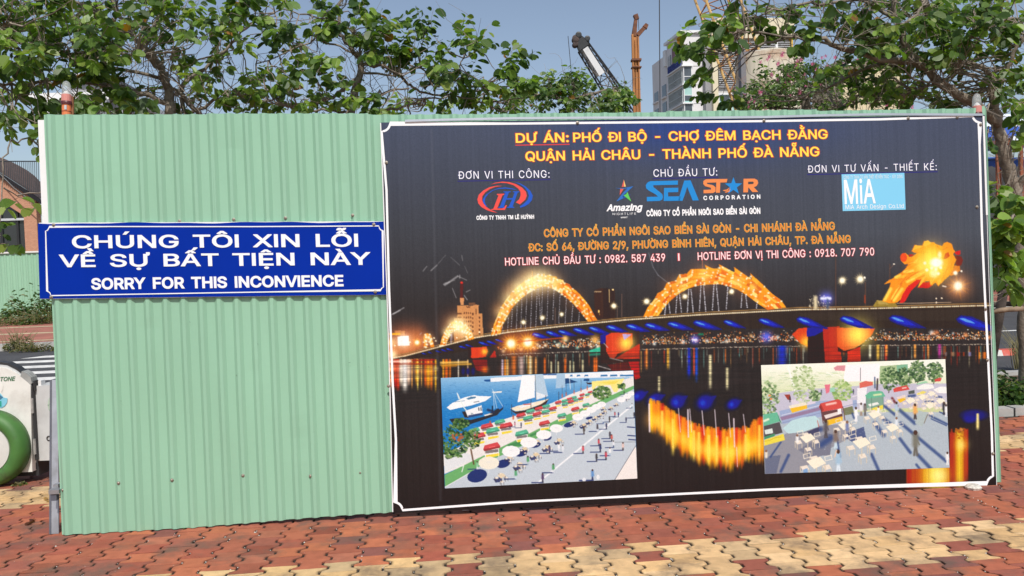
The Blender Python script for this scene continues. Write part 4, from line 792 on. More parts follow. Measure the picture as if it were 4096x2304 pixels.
    for x, y, a in ((600, 1092, 110), (848, 963, 96), (1046, 862, 90), (1212, 777, 80), (1352, 706, 70), (1592, 580, 60), (1672, 540, 55), (1742, 500, 52), (1800, 466, 48), (1858, 438, 46), (2078, 386, 46), (2142, 350, 42), (2190, 316, 36)):
        p.seg((x, y), (x, y + a * 1.0), 7, (236, 236, 238)); a = a * 1.08; pts = [(x + a * math.cos(k * math.pi / 5 - .2), y + a * .62 * math.sin(k * math.pi / 5 - .2)) for k in range(10)]; p.poly(pts, (246, 246, 246) if x > 620 else (240, 234, 214))
        for k in range(10): p.seg((x, y - a * .1), pts[k], 3, (214, 218, 224), .6)
    ppl = [(1200, 1310, 105, (70, 50, 90), (44, 44, 60)), (1318, 1200, 105, (70, 150, 90), (216, 222, 228)), (1755, 1285, 125, (90, 140, 200), (40, 50, 90)), (900, 1270, 110, (80, 160, 110), (200, 214, 226)), (1035, 1110, 100, (70, 150, 90), (170, 190, 200)), (470, 1160, 90, (130, 190, 150), (220, 226, 226)), (1650, 985, 90, (214, 70, 80), (50, 40, 46)), (1825, 900, 80, (200, 60, 70), (60, 60, 80)), (1842, 970, 95, (36, 44, 90), (40, 46, 70)), (1950, 820, 80, (50, 44, 60), (36, 36, 50)), (1970, 850, 80, (200, 80, 70), (40, 40, 46)), (1990, 920, 80, (226, 230, 236), (60, 80, 120)), (1950, 1010, 95, (236, 238, 240), (170, 190, 210)), (1905, 1055, 95, (200, 60, 76), (40, 40, 50)), (1800, 1075, 90, (50, 50, 56), (60, 60, 70)), (2095, 950, 90, (226, 190, 180), (50, 36, 40)), (1660, 770, 85, (70, 64, 60), (60, 50, 50)), (1810, 740, 80, (60, 60, 70), (216, 222, 230)), (1910, 715, 70, (40, 44, 80), (36, 36, 60)), (1945, 635, 65, (50, 50, 50), (60, 50, 50)), (1875, 655, 65, (206, 216, 226), (70, 100, 150)), (2130, 640, 60, (40, 44, 80), (36, 40, 70)), (2220, 590, 65, (40, 40, 50), (40, 40, 60)), (2005, 575, 55, (190, 60, 70), (40, 40, 60)), (2045, 580, 55, (40, 50, 110), (40, 40, 60)), (2195, 480, 55, (200, 216, 230), (80, 110, 140)), (1275, 985, 90, (70, 60, 100), (60, 50, 70)), (1380, 960, 90, (240, 242, 244), (226, 230, 236)), (1425, 975, 90, (226, 230, 236), (216, 222, 230)), (960, 700, 60, (50, 60, 90), (50, 60, 90)), (890, 690, 60, (190, 110, 130), (120, 130, 150)), (2108, 330, 40, (30, 36, 40), (30, 36, 40))]
    for x, y, h, a, b in ppl: person(p, x, y, h, a, b, -h * 1.15, h * .02)
    p.ell(1662, 1278, 20, 22, (226, 230, 236)); p.ell(1818, 1250, 18, 28, (230, 234, 236))
    for x, y in ((2185, 690), (2190, 785), (2200, 830)): p.seg((x - 40, y), (x + 40, y + 6), 14, navy)
    p.soften(1); p.C = p.C * .88 + .10; p.grain(.03); return p

def market_print():
    q = [TI2(z) for z in ((70, 118), (2205, 48), (2255, 1305), (115, 1378))]
    p = Print(q, 540, 352, 12); R = p.r; p.T = TI2
    p.poly([(0, 0), (2350, 0), (2350, 1450), (0, 1450)], (170, 184, 194))
    t = np.clip((p.Y - 367) / 40, 0, 1)[..., None]; m = (p.Y < 412)[..., None]; p.C = np.where(m, (np.array([244, 246, 230]) * (1 - t) + np.array([196, 208, 150]) * t) / 255, p.C)
    for i in range(200): x, y = R.uniform(80, 1040), R.uniform(200, 430); p.seg((x, y), (x + R.uniform(20, 80), y + R.uniform(-6, 2)), R.uniform(4, 9), [(160, 190, 110), (226, 234, 200), (130, 180, 130)][R.randint(3)], R.uniform(.2, .55))
    p.poly([(1450, 130), (1770, 105), (1770, 250), (1440, 300)], (166, 190, 140)); p.poly([(1640, 120), (1770, 105), (1770, 180), (1650, 190)], (120, 176, 140))
    p.seg((380, 130), (470, 430), 24, (248, 250, 244)); p.seg((300, 440), (470, 415), 9, (240, 246, 236)); p.poly([(1055, 112), (1445, 98), (1440, 300), (1020, 310)], (250, 244, 246)); p.poly([(910, 150), (950, 125), (1048, 120), (1040, 185), (930, 180)], (214, 140, 148)); p.line([(830, 195), (890, 235), (940, 220), (1000, 255)], 8, (250, 250, 240))
    p.poly([(80, 470), (560, 400), (1160, 360), (1500, 330), (2225, 330), (2230, 600), (1100, 640), (95, 700)], (190, 188, 206)); p.poly([(280, 650), (760, 530), (1180, 520), (1180, 640), (320, 800)], (150, 168, 204)); p.poly([(290, 720), (760, 600), (760, 640), (310, 760)], (140, 118, 150)); p.poly([(420, 520), (700, 470), (700, 560), (430, 620)], (214, 206, 220)); p.poly([(900, 520), (1130, 520), (1140, 640), (950, 650)], (206, 200, 214)); p.seg((310, 700), (1180, 470), 9, (236, 230, 236), .8); p.seg((310, 790), (1180, 560), 9, (120, 130, 170), .8); p.poly([(1020, 620), (1130, 590), (1150, 680), (1040, 700)], (110, 116, 84))
    p.poly([(100, 1060), (380, 900), (760, 820), (1130, 790), (1100, 960), (860, 1090), (500, 1370), (120, 1380)], (138, 140, 150)); p.poly([(115, 1180), (300, 1160), (250, 1370), (118, 1378)], (96, 104, 128)); p.poly([(500, 1100), (840, 900), (900, 930), (870, 1160), (640, 1180)], (112, 116, 134)); p.poly([(1000, 930), (1260, 830), (1290, 960), (1130, 1010)], (70, 84, 126))
    for i in range(500): x, y = R.uniform(800, 2240), R.uniform(650, 1330); p.ell(x, y, R.uniform(4, 12), R.uniform(2, 5), (150, 166, 178) if R.rand() < .5 else (186, 198, 206), .5)
    sh = (44, 66, 120)
    for a, b, wd in (((1680, 640), (1850, 790), 50), ((1500, 590), (1620, 690), 40), ((1690, 790), (2215, 1230), 46), ((1680, 970), (1800, 1130), 44), ((1890, 1160), (2040, 1320), 52), ((1350, 1150), (1430, 1330), 44), ((1390, 790), (1490, 930), 60), ((1480, 730), (1570, 800), 50), ((2020, 700), (2225, 800), 30), ((2040, 740), (2220, 820), 16), ((1130, 680), (1150, 730), 30), ((945, 970), (980, 1180), 40), ((300, 1350), (390, 1160), 40), ((180, 1180), (300, 1010), 26), ((1870, 1270), (1910, 1320), 34), ((770, 1040), (880, 960), 90), ((700, 880), (760, 860), 70), ((2140, 660), (2230, 700), 20), ((1780, 480), (1850, 470), 40), ((1980, 540), (2060, 540), 34), ((2090, 480), (2160, 490), 30)): p.seg(a, b, wd, sh, .85)
    gl = [(112, 146, 90), (150, 180, 120), (84, 118, 70), (196, 214, 166), (64, 92, 54)]
    tree_blot(p, 150, 500, 130, 120, gl, 200); tree_blot(p, 560, 330, 130, 110, [(166, 190, 130), (206, 220, 176), (140, 166, 104)], 230); tree_blot(p, 700, 470, 70, 40, gl, 60); tree_blot(p, 1010, 420, 110, 100, [(160, 190, 110), (196, 214, 150), (120, 160, 84)], 130)
    for x, y, r in ((1560, 270, 105), (1735, 255, 90), (1890, 190, 95), (2080, 190, 90)): p.seg((x, y + r), (x - 10, y + r * 1.6), 12, (70, 60, 50)); tree_blot(p, x, y, r, 95, [(66, 98, 60), (94, 128, 76), (40, 66, 44), (140, 166, 110)], r * 1.3)
    for x, y in ((170, 470), (185, 510)): p.ell(x, y, 16, 12, (226, 140, 80))
    red, grn, yel = (206, 72, 66), (96, 180, 144), (236, 184, 44)
    p.poly([(340, 460), (405, 455), (420, 520), (380, 520)], (150, 60, 50)); p.poly([(400, 610), (600, 570), (606, 620), (430, 672)], yel); p.poly([(390, 590), (590, 545), (600, 580), (400, 620)], (232, 226, 206)); p.poly([(806, 345), (872, 338), (862, 430), (826, 450)], (222, 110, 130)); p.poly([(870, 380), (925, 375), (925, 425), (870, 430)], (150, 206, 176))
    p.poly([(1210, 325), (1280, 300), (1365, 312), (1365, 350), (1215, 385)], (214, 100, 86)); p.poly([(1185, 385), (1300, 375), (1280, 560), (1185, 560)], (236, 236, 240)); p.seg((1222, 150), (1222, 300), 9, (90, 90, 96)); p.seg((1388, 260), (1390, 380), 20, (70, 96, 130)); p.seg((1420, 280), (1415, 400), 24, (60, 54, 54))
    p.poly([(740, 600), (760, 560), (960, 512), (1000, 530), (1020, 615), (775, 660)], red); p.poly([(740, 600), (760, 560), (800, 640), (775, 660)], (160, 52, 50)); p.seg((830, 575), (935, 555), 30, (240, 190, 180)); p.poly([(775, 660), (1012, 620), (1015, 710), (790, 765)], (96, 60, 62)); p.poly([(800, 700), (950, 660), (1005, 680), (820, 740)], (226, 214, 210)); p.poly([(955, 625), (1000, 620), (1005, 680), (960, 685)], (240, 240, 240)); p.poly([(800, 765), (1015, 710), (1018, 760), (830, 824)], yel)
    for x in (760, 1018): p.seg((x, 600), (x + 30, 790), 11, (92, 44, 44))
    p.poly([(1275, 470), (1330, 425), (1440, 415), (1480, 425), (1512, 480), (1300, 512)], grn); p.seg((1380, 465), (1460, 455), 26, (210, 226, 170)); p.poly([(1285, 510), (1490, 480), (1480, 590), (1300, 630)], (120, 160, 140)); p.poly([(1310, 570), (1420, 545), (1440, 570), (1330, 600)], (230, 234, 226)); p.poly([(1335, 625), (1482, 578), (1486, 622), (1350, 660)], (232, 214, 70))
    for x in (1290, 1350, 1485): p.seg((x, 490), (x + 5, 640), 9, (84, 130, 110))
    p.poly([(1600, 395), (1640, 375), (1760, 350), (1795, 400), (1610, 432)], red); p.seg((1710, 385), (1750, 378), 18, (240, 200, 190)); p.poly([(1640, 490), (1740, 460), (1745, 500), (1660, 530)], (226, 206, 200)); p.poly([(1650, 515), (1745, 490), (1745, 520), (1680, 555)], yel); p.seg((1590, 500), (1650, 590), 34, (110, 50, 56)); p.poly([(2080, 285), (2140, 262), (2165, 270), (2150, 305), (2090, 310)], red); p.poly([(1870, 330), (1980, 300), (2010, 320), (1880, 345)], (150, 206, 166))
    p.poly([(1870, 375), (1960, 335), (2060, 345), (2080, 385), (1960, 400), (1880, 400)], (240, 240, 236)); p.poly([(2065, 400), (2150, 365), (2222, 370), (2222, 445), (2120, 440)], (244, 242, 238)); p.poly([(1780, 420), (1850, 405), (1850, 445), (1780, 455)], (76, 84, 78)); p.poly([(1880, 440), (1950, 415), (1990, 430), (1930, 465), (1880, 462)], (230, 214, 100))
    p.poly([(95, 690), (255, 662), (285, 770), (100, 825)], grn); p.poly([(255, 662), (310, 800), (285, 770)], (54, 120, 96)); p.seg((105, 765), (155, 745), 30, (226, 238, 210)); p.poly([(100, 825), (285, 775), (320, 900), (105, 960)], (74, 70, 74)); p.poly([(110, 870), (200, 850), (210, 905), (120, 920)], (214, 226, 220)); p.poly([(105, 950), (230, 910), (230, 940), (106, 980)], (60, 140, 96)); p.poly([(105, 985), (330, 912), (348, 985), (110, 1052)], (232, 214, 70)); p.line([(110, 1000), (170, 990), (230, 960), (300, 950)], 10, (206, 176, 50))
    p.poly([(322, 852), (425, 758), (560, 720), (700, 705), (746, 750), (742, 830), (650, 860), (560, 892), (385, 912)], (182, 216, 220)); p.seg((725, 760), (742, 850), 10, (190, 80, 70)); p.poly([(600, 890), (745, 835), (740, 900), (640, 940)], (60, 62, 92))
    for x, y, s in ((1230, 1020, 130), (705, 1250, 140), (605, 965, 110), (1040, 820, 100), (1385, 690, 95), (1590, 845, 95), (2030, 585, 78), (1800, 530, 72), (1945, 490, 68), (2045, 450, 58), (2150, 535, 66), (1550, 540, 40)):
        s = s * 1.22; table(p, x, y, s, (206, 194, 170), (244, 236, 212), False)
        for dx, dy in ((-.6, -.5), (.85, -.35)): cx, cy = x + dx * s, y + dy * s; p.line([(cx - .25 * s, cy - .05 * s), (cx + .2 * s, cy - .18 * s), (cx + .26 * s, cy + .1 * s), (cx - .2 * s, cy + .22 * s), (cx - .25 * s, cy - .05 * s)], s * .06, (236, 228, 210)); 
    p.poly([(1900, 640), (2005, 680), (1935, 830), (1855, 790)], (170, 186, 186)); p.seg((2000, 690), (1960, 790), 12, (120, 110, 96))
    for x, y, h, a, b in ((1170, 765, 165, (244, 246, 248), (238, 240, 244)), (1230, 700, 150, (226, 226, 226), (150, 130, 110)), (1640, 700, 160, (170, 196, 216), (206, 206, 196)), (1855, 740, 180, (232, 166, 90), (56, 48, 50)), (1860, 1160, 290, (112, 112, 100), (96, 92, 84)), (820, 955, 210, (84, 80, 86), (70, 66, 70)), (935, 1075, 210, (120, 104, 96), (196, 220, 232)), (965, 1345, 250, (156, 190, 214), (216, 232, 242)), (2230, 1270, 150, (236, 238, 236), (230, 232, 230)), (2190, 690, 150, (40, 40, 48), (50, 50, 60)), (2215, 710, 140, (236, 238, 242), (230, 234, 238)), (1275, 700, 140, (110, 108, 104), (90, 86, 84)), (405, 545, 70, (60, 54, 60), (60, 54, 60)), (1140, 455, 60, (60, 66, 90), (70, 70, 90)), (770, 460, 60, (90, 100, 110), (90, 100, 110))): person(p, x, y, h, a, b)
    for x, y, h, a in ((490, 1000, 90, (236, 236, 234)), (1068, 860, 110, (110, 124, 170)), (1640, 800, 90, (220, 230, 238)), (1430, 660, 80, (240, 240, 236)), (130, 1180, 90, (230, 222, 200))): p.seg((x, y), (x, y - h * .5), h * .45, a); p.ell(x, y - h * .75, h * .15, h * .17, (130, 96, 76))
    p.seg((925, 1180), (945, 1105), 16, (226, 190, 160)); p.poly([(555, 1330), (610, 1310), (612, 1372), (560, 1374)], (120, 160, 206))
    p.soften(1); p.C = p.C * .90 + .09; p.grain(.03); return p
# ---------------------------------------------------------------- ground, pavement, road
ext = 1500.0
ground_m = mat('bare_ground', (.16, .13, .10), .95, var=.25, vscale=.6, bump=.5, bscale=8)
setting('ground', [(-ext, -ext, -.10), (ext, -ext, -.10), (ext, ext, -.10), (-ext, ext, -.10)], [[0, 1, 2, 3]], ground_m)
rng = np.random.RandomState(3)
def turn(V):                              # the paving courses run not quite parallel to the hoarding
    V = np.array(V); a = math.radians(.8); x, y = V[:, 0] - 4.2, V[:, 1] - 4.6; V[:, 0] = 4.2 + x * math.cos(a) - y * math.sin(a); V[:, 1] = 4.6 + x * math.sin(a) + y * math.cos(a); return V
def paving():
    CW, RL = .1735, .148; gap = .0016; gz = .0062; we, wm = CW / 2 + .019 - gz, CW / 2 - .019 - gz
    half = [(0, we), (.165, we), (.335, wm), (.665, wm), (.835, we), (1, we)]
    out = [(w_, -RL / 2 + gap + t * (RL - 2 * gap)) for t, w_ in half] + [(-w_, -RL / 2 + gap + t * (RL - 2 * gap)) for t, w_ in half[::-1]]
    out = np.array(out); n = len(out); cen = out.mean(0); ins = cen + (out - cen) * np.array([1 - .05, 1 - .02]); ins2 = cen + (out - cen) * np.array([1 - .26, 1 - .06])
    V = []; Fc = []; C = []
    def add(cx, cy, col):
        rot = rng.normal(0, .012); c, s = math.cos(rot), math.sin(rot); h = rng.normal(0, .0012); tx, ty = rng.normal(0, .006, 2)
        b = len(V); gr = np.clip(rng.normal(.78, .22, 2), .25, 1)
        for k, (ring, z) in enumerate(((out, -.016), (out, -.0035), (ins, 0.0), (ins2, .0003))):
            for x, y in ring: xx, yy = x * c - y * s, x * s + y * c; V.append((cx + xx, cy + yy, z + h + xx * tx + yy * ty)); g_ = gr[int(x > 0)] if abs(y) < RL * .47 or k < 2 else 1; C.append(col * (g_ * .6 + .02, g_ * .6 + .02, g_, 1.0)[k] + np.array([.03, .027, .022]) * (1 - g_) * (k < 3))
        for k in range(3):
            for i in range(n): j = (i + 1) % n; Fc.append([b + k * n + i, b + k * n + j, b + (k + 1) * n + j, b + (k + 1) * n + i])
        Fc.append([b + 3 * n + i for i in range(n)])
    reds = np.array([(.385, .118, .066), (.345, .104, .062), (.42, .132, .068), (.30, .094, .064), (.36, .122, .074), (.45, .142, .070), (.34, .092, .058), (.24, .084, .068)])
    och = np.array([(.66, .44, .225), (.62, .41, .21), (.70, .48, .26), (.53, .37, .205), (.65, .42, .20)])
    for i in range(-48, 62):
        x = i * CW; off = RL / 2 if i % 2 else 0
        for j in range(7, 66):
            y = j * RL + off
            if y > 7.62 and x > 1.4: continue
            ph = (y - 4.27) % 2.16
            col = och[rng.randint(5)] if ph < .47 and y > 2 else reds[rng.choice(8, p=[.2, .18, .14, .12, .14, .07, .1, .05])]
            if ph < .47 and rng.rand() < .04: col = reds[3]
            add(x, y, col * rng.uniform(.95, 1.18) * (.7 if rng.rand() < .03 else 1))
    m = mat('paver', (1, 1, 1), .82, spec=.3, attr='Col', var=.13, vscale=14, bump=.55, bscale=120, dirt=(.125, .095, .075), dscale=3.0, damt=.75)
    return setting('pavement', turn(V), Fc, m, vcol=np.array(C))
paving()
sand_m = mat('joint_sand', (.030, .024, .020), .95, var=.5, vscale=90, bump=.6, bscale=160)
setting('paving_bed', [(-9, 1, -.009), (11.2, 1, -.009), (11.2, 7.7, -.009), (-9, 7.7, -.009), (1.4, 7.7, -.009), (1.4, 9.8, -.009), (-9, 9.8, -.009)], [[0, 1, 2, 3, 4, 6], [4, 5, 6]], sand_m)
# white grit lying in the joints
def grit():
    V = []; Fc = []
    for k in range(2100):
        i = rng.randint(-24, 36) ; x = (i + .5) * .1735 + rng.choice([-.019, .019]) + rng.normal(0, .004); y = rng.uniform(3.6, 5.52) if k < 1850 else rng.uniform(5.35, 5.53)
        s = rng.uniform(.002, .0055) * (1 if rng.rand() < .93 else 1.8); b = len(V); a = rng.uniform(0, 3)
        for dx, dy, dz in ((-1, 0, 0), (0, -1, 0), (1, 0, 0), (0, 1, 0), (0, 0, .4)):
            V.append((x + s * (dx * math.cos(a) - dy * math.sin(a)), y + s * (dx * math.sin(a) + dy * math.cos(a)), -.004 + s * dz + (.003 if abs(dz) else 0)))
        Fc += [[b, b + 1, b + 4], [b + 1, b + 2, b + 4], [b + 2, b + 3, b + 4], [b + 3, b, b + 4]]
    o = setting('grit', turn(V), Fc, mat('grit', (.55, .52, .47), .9), kind='stuff'); o['label'] = 'pale crumbs of grit scattered in the joints of the pavers'; o['category'] = 'grit'
grit()
asph = mat('asphalt', (.062, .062, .066), .9, var=.18, vscale=2.2, bump=.5, bscale=70)
setting('road', [(-70, 9.97, -.03), (80, 9.97, -.03), (80, 19.8, -.03), (-70, 19.8, -.03)], [[0, 1, 2, 3]], asph)
kerb_m = mat('kerb_stone', (.42, .41, .39), .85, var=.2, vscale=4, bump=.3, dirt=(.2, .18, .15), dscale=2)
def kerb(x0, x1, y0, y1, z0, z1):
    b = MB(); x = x0
    while x < x1 - .05: b.box(x, min(x + .98, x1), y0, y1, z0, z1 + rng.uniform(-.004, .004)); x += 1.0
    o = b.build('kerb', kerb_m); o['kind'] = 'structure'
kerb(-60, 1.4, 9.82, 9.96, -.09, .02); kerb(1.4, 40, 9.82, 9.96, -.09, .06); kerb(1.4, 30, 7.66, 7.80, -.08, .07); kerb(-60, 75, 19.8, 20.0, -.08, .13)
soil_m = mat('soil', (.10, .065, .042), .95, var=.35, vscale=9, bump=1, bscale=30)
setting('planting_bed', [(1.4, 7.8, .02), (30, 7.8, .02), (30, 9.82, .02), (1.4, 9.82, .02)], [[0, 1, 2, 3]], soil_m)
far_pave = mat('far_pavement', (.36, .135, .095), .9, var=.2, vscale=1.5, bump=.3, bscale=20)
setting('far_pavement', [(-70, 20.0, .10), (80, 20.0, .10), (80, 34, .10), (-70, 34, .10)], [[0, 1, 2, 3]], far_pave)
stripe_m = mat('pale_paver_strip', (.52, .40, .25), .9, var=.2, vscale=3)
for ya, yb in ((20.75, 21.05), (23.3, 23.75), (26.2, 26.6)): setting('paver_strip', [(-70, ya, .104), (80, ya, .104), (80, yb, .104), (-70, yb, .104)], [[0, 1, 2, 3]], stripe_m)
paint_m = mat('road_paint', (.74, .73, .70), .8, var=.12, vscale=5, dirt=(.25, .25, .25), dscale=4, damt=.5)
b = MB()
for k in range(9):
    y = 11.15 + k * .95 - (.0 if k else 0); xl = [-9.5, -9.4, -9.3, -9.6, -9.9, -9.4, -9.0, -8.7, -8.2][k]
    b.add([(xl - .3, y, -.026), (-3.6, y, -.026), (-3.6, y + .42, -.026), (xl, y + .42, -.026)], [[0, 1, 2, 3]])
b.add([(-2.5, 15.1, -.026), (60, 15.1, -.026), (60, 15.24, -.026), (-2.5, 15.24, -.026)], [[0, 1, 2, 3]])
o = b.build('road_marking', paint_m); o['kind'] = 'structure'

# ---------------------------------------------------------------- corrugated hoarding
green_m = mat('green_sheet_paint', tuple((lin((158, 210, 178)) * .93 + .04) * .76), .42, spec=.4, var=.03, vscale=2.0, stretch=(1, 1, .25), dirt=(.24, .40, .28), dscale=1.1, damt=.18)
A_ = lambda px, py: float(ab(px, py)[0])
B_ = lambda px, py: float(ab(px, py)[1])
topx = [(44, 114.8), (200, 114.3), (381, 114.3), (515, 113.6), (640, 112.6), (768, 111.3), (890, 109.2), (985.3, 107.8)]
botx = [(62, 536.6), (84, 535.3), (134, 531), (189, 528), (256, 522), (310, 517.5), (390, 512), (1000.4, 484.5)]
ta = [A_(*p) for p in topx]; tb = [B_(*p) for p in topx]; ba = [A_(*p) for p in botx]; bb_ = [max(.006, B_(*p)) for p in botx]
aL, aR = A_(44, 114.8), A_(985.3, 107.8); a0 = A_(63.6, 116); pitch = (A_(381, 116) - a0) / 18
dL, dR = A_(62, 536.6) - aL, A_(1000.6, 484.5) - aR
hoard = thing('construction_hoarding', 'pale green corrugated metal hoarding standing on the red pavers', 'hoarding', P((aL + aR) / 2, 0.0))
def prof(a):
    t = ((a - a0) / pitch) % 1.0
    return np.interp(t, [0, .185, .36, .545, 1.0], [0, .0185, .0185, 0, 0])
first = math.floor((aL - a0) / pitch); edges = [aL] + [a0 + pitch * k for k in range(8, 60, 9) if a0 + pitch * k < aR - .3] + [aR]
for s_ in range(len(edges) - 1):
    ea, eb = edges[s_], edges[s_ + 1] + (.03 if s_ < len(edges) - 2 else 0); aa = {ea, eb}
    for k in range(first - 1, 70):
        for t in (0, .185, .36, .545, .66, .83): 
            z = a0 + pitch * (k + t)
            if ea < z < eb: aa.add(z)
    aa = np.array(sorted(aa)); nb = 36; tt = np.linspace(0, 1, nb); tr = np.random.RandomState(20 + s_)
    A, T = np.meshgrid(aa, tt); lo = np.interp(A, ba, bb_); hi = np.interp(A, ta, tb) + [.0, .004, -.003, .0, .006, -.004, .003, 0][s_ % 8]
    Bv = lo + (hi - lo) * T
    off = prof(A) + .0012 * (s_ % 2) + .0022 * np.sin(Bv * 2.3 + s_ * 1.7 + A * 1.3) + .0016 * np.sin(Bv * 6.1 + A * 3 + s_) + .0008 * np.sin(A * 40 + Bv * 9)
    da, db = A_(82.5, 457), B_(82.5, 457); off = off - .011 * np.exp(-((A - da) / .03) ** 2 - ((Bv - db) / .022) ** 2)
    A = A + (1 - T) * (dL + (dR - dL) * (A - aL) / (aR - aL))
    for qx, qy, qw, qd in ((150, 330, .05, .004), (300, 440, .07, .005), (232, 150, .06, .004), (340, 180, .05, .003), (110, 190, .08, .004), (255, 375, .03, .005), (352, 362, .02, .004)): off = off - qd * np.exp(-((A - A_(qx, qy)) / qw) ** 2 - ((Bv - B_(qx, qy)) / (qw * 1.4)) ** 2)
    V = P(A.ravel(), Bv.ravel(), off.ravel()); n = len(aa); i = np.arange(nb * n).reshape(nb, n)
    Fc = np.stack([i[:-1, :-1], i[:-1, 1:], i[1:, 1:], i[1:, :-1]], -1).reshape(-1, 4)
    back = P(A.ravel(), Bv.ravel(), off.ravel() - .0012)
    mesh('corrugated_sheet', np.vstack([V, back]), np.vstack([Fc, Fc[:, ::-1] + nb * n]), green_m, hoard)
# small offcut flap at the top right and folded end strip
b = MB(); ra, rb = A_(981.3, 120), A_(985.3, 107); b.pbox(ra - .02, rb - .015, B_(984, 118), B_(984, 106.6), .014, .017); b.build('corrugated_sheet', green_m, hoard)
steel_m = mat('galvanised_steel', (.42, .43, .46), .45, metal=.6, var=.15, vscale=8, dirt=(.2, .19, .18), dscale=5)
dsteel_m = mat('painted_grey_steel', (.10, .105, .13), .6, var=.2, vscale=8)
for a in (aL + .02, aL + 1.3, aL + 2.6, aL + 3.9, aL + 5.2, aR - .06):
    b = MB(); b.pbox(a, a + .045, .01, 2.62, -.07, -.022); b.build('post', steel_m, hoard)
for z in (.36, 1.45, 2.5):
    b = MB(); b.pbox(aL + .0, aR - .03, z, z + .05, -.034, -.010); b.build('rail', steel_m, hoard)
# back stay with its rail end, seen past the left edge
def stay(a, foot_a):
    q0 = P(a, 2.0, -.08); q1 = P(foot_a, 0.0, -.12); q1[2] = .0; b = MB(); n1 = np.array([.045, 0, 0]); n2 = np.array([0, .05, 0])
    f0 = q1 - n1 * .5; t0 = q0 - n1 * .5; b.hexa([f0, f0 + n1, f0 + n1 + n2, f0 + n2, t0, t0 + n1, t0 + n1 + n2, t0 + n2]); return b
gl = G(51.2, 534); tp = W(50.0, 380, 5.62); ww = .047
b = MB(); e = np.array([ww, 0, 0]); d = np.array([0, .012, 0]); b.hexa([gl, gl + e, gl + e + d, gl + d, tp + e * .25, tp + e * 1.1, tp + e * 1.1 + d, tp + e * .25 + d]); b.build('stay_flange', steel_m, hoard)
b = MB(); e2 = np.array([.012, 0, 0]); y = np.array([0, .07, 0]); s2 = np.array([-.0115, -.004, 0]); b.hexa([gl + s2, gl + s2 + e2, gl + s2 + e2 + y, gl + s2 + y, tp + e * .25 + s2, tp + e * .25 + e2 + s2, tp + e * .25 + e2 + y + s2, tp + e * .25 + s2 + y]); b.build('stay_web', dsteel_m, hoard)
for (x0, y0, x1, y1, dd) in ((48.6, 490, 58.5, 494.5, 5.36), (53, 484.5, 58, 488.5, 5.42)):
    p0 = W(x0, y1, dd); p1 = W(x1, y0, dd); b = MB(); b.box(p0[0], p1[0], p0[1], p0[1] + .06, min(p0[2], p1[2]), max(p0[2], p1[2])); b.build('rail_end', steel_m, hoard)
p0 = W(51, 501, 5.37); b = MB(); b.box(p0[0], p0[0] + .035, p0[1], p0[1] + .03, p0[2], p0[2] + .045); b.build('bracket', dsteel_m, hoard)
white_m = mat('white_board', (.80, .80, .80), .6, var=.04, vscale=2)
b = MB(); x0, x1 = A_(38.9, 170) , A_(50, 170); b.pbox(x0 - .036, x1, B_(45, 232), B_(45, 117), -.12, -.09); b.build('backing_board', white_m, hoard, label='white board fixed behind the upper left end of the hoarding')
screw_m = mat('screw_steel', (.34, .30, .25), .45, metal=.7)
def screw(px, py, off, parent):
    c = Pl(px, py, off); b = MB(); k = .0085
    b.lathe(c, [(k * 1.35, 0), (k * 1.35, .002), (k * .8, .003), (k * .8, .008), (k * .5, .010)], 8, PN); b.build('screw', screw_m, parent)
for x, y in ((63, 490), (118.5, 483), (172, 480), (243, 475.5), (310.5, 476), (360.2, 472.5), (179.5, 221.2), (233.7, 219.5), (285.4, 218), (352.6, 215.3)):
    a = A_(x, y); screw(x, y, float(prof(np.array(a))) + .0015, hoard)

for x, y, l_, t_ in ((349.5, 362.6, 1.1, -.2), (368.8, 367, .5, 1.2), (236.6, 375.5, 1.0, 1.3), (257.8, 344, .5, .5), (190, 262 + 60, .6, 1.0), (121, 401, .5, .2), (312, 430, .7, 2.0)): flat('scuff', stroke([(x - l_ * math.cos(t_), y - l_ * math.sin(t_)), (x + l_ * math.cos(t_), y + l_ * math.sin(t_))], .35), .0215, mat('scuff', (.10, .14, .11), .8), hoard)
# ---------------------------------------------------------------- project billboard
WHITE = ink('print_white', (250, 250, 252)); BO = .046
bill = thing('project_billboard', 'large dark printed project billboard with a glowing bridge at night, fixed on the green hoarding', 'billboard', P(A_(690, 300), B_(690, 505)))
BQ = [(381, 122.5), (985, 115), (997, 487), (393, 513)]
trim_m = mat('aluminium_trim', (.62, .63, .65), .3, metal=.85, var=.1, vscale=3); backm = mat('panel_edge', (.05, .05, .055), .6, var=.1)
q = np.array([Pl(x, y, .020) for x, y in BQ]); q2 = np.array([Pl(x, y, BO - .0015) for x, y in BQ])
mesh('panel', np.vstack([q[[3, 2, 1, 0]], q2[[3, 2, 1, 0]]]), [[3, 2, 1, 0], [4, 5, 6, 7], [0, 1, 5, 4], [1, 2, 6, 5], [2, 3, 7, 6], [3, 0, 4, 7]], backm, bill)
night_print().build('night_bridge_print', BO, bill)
harbour_print().build('harbour_picture', BO + .0012, bill, label='inset picture of a harbour promenade with market stalls and boats')
market_print().build('market_picture', BO + .0012, bill, label='inset picture of an open-air market with tables')
def arc(c, r, a0_, a1_, n=6): return [(c[0] + r * math.cos(a0_ + (a1_ - a0_) * i / n), c[1] + r * math.sin(a0_ + (a1_ - a0_) * i / n)) for i in range(n + 1)]
H_ = math.pi / 2
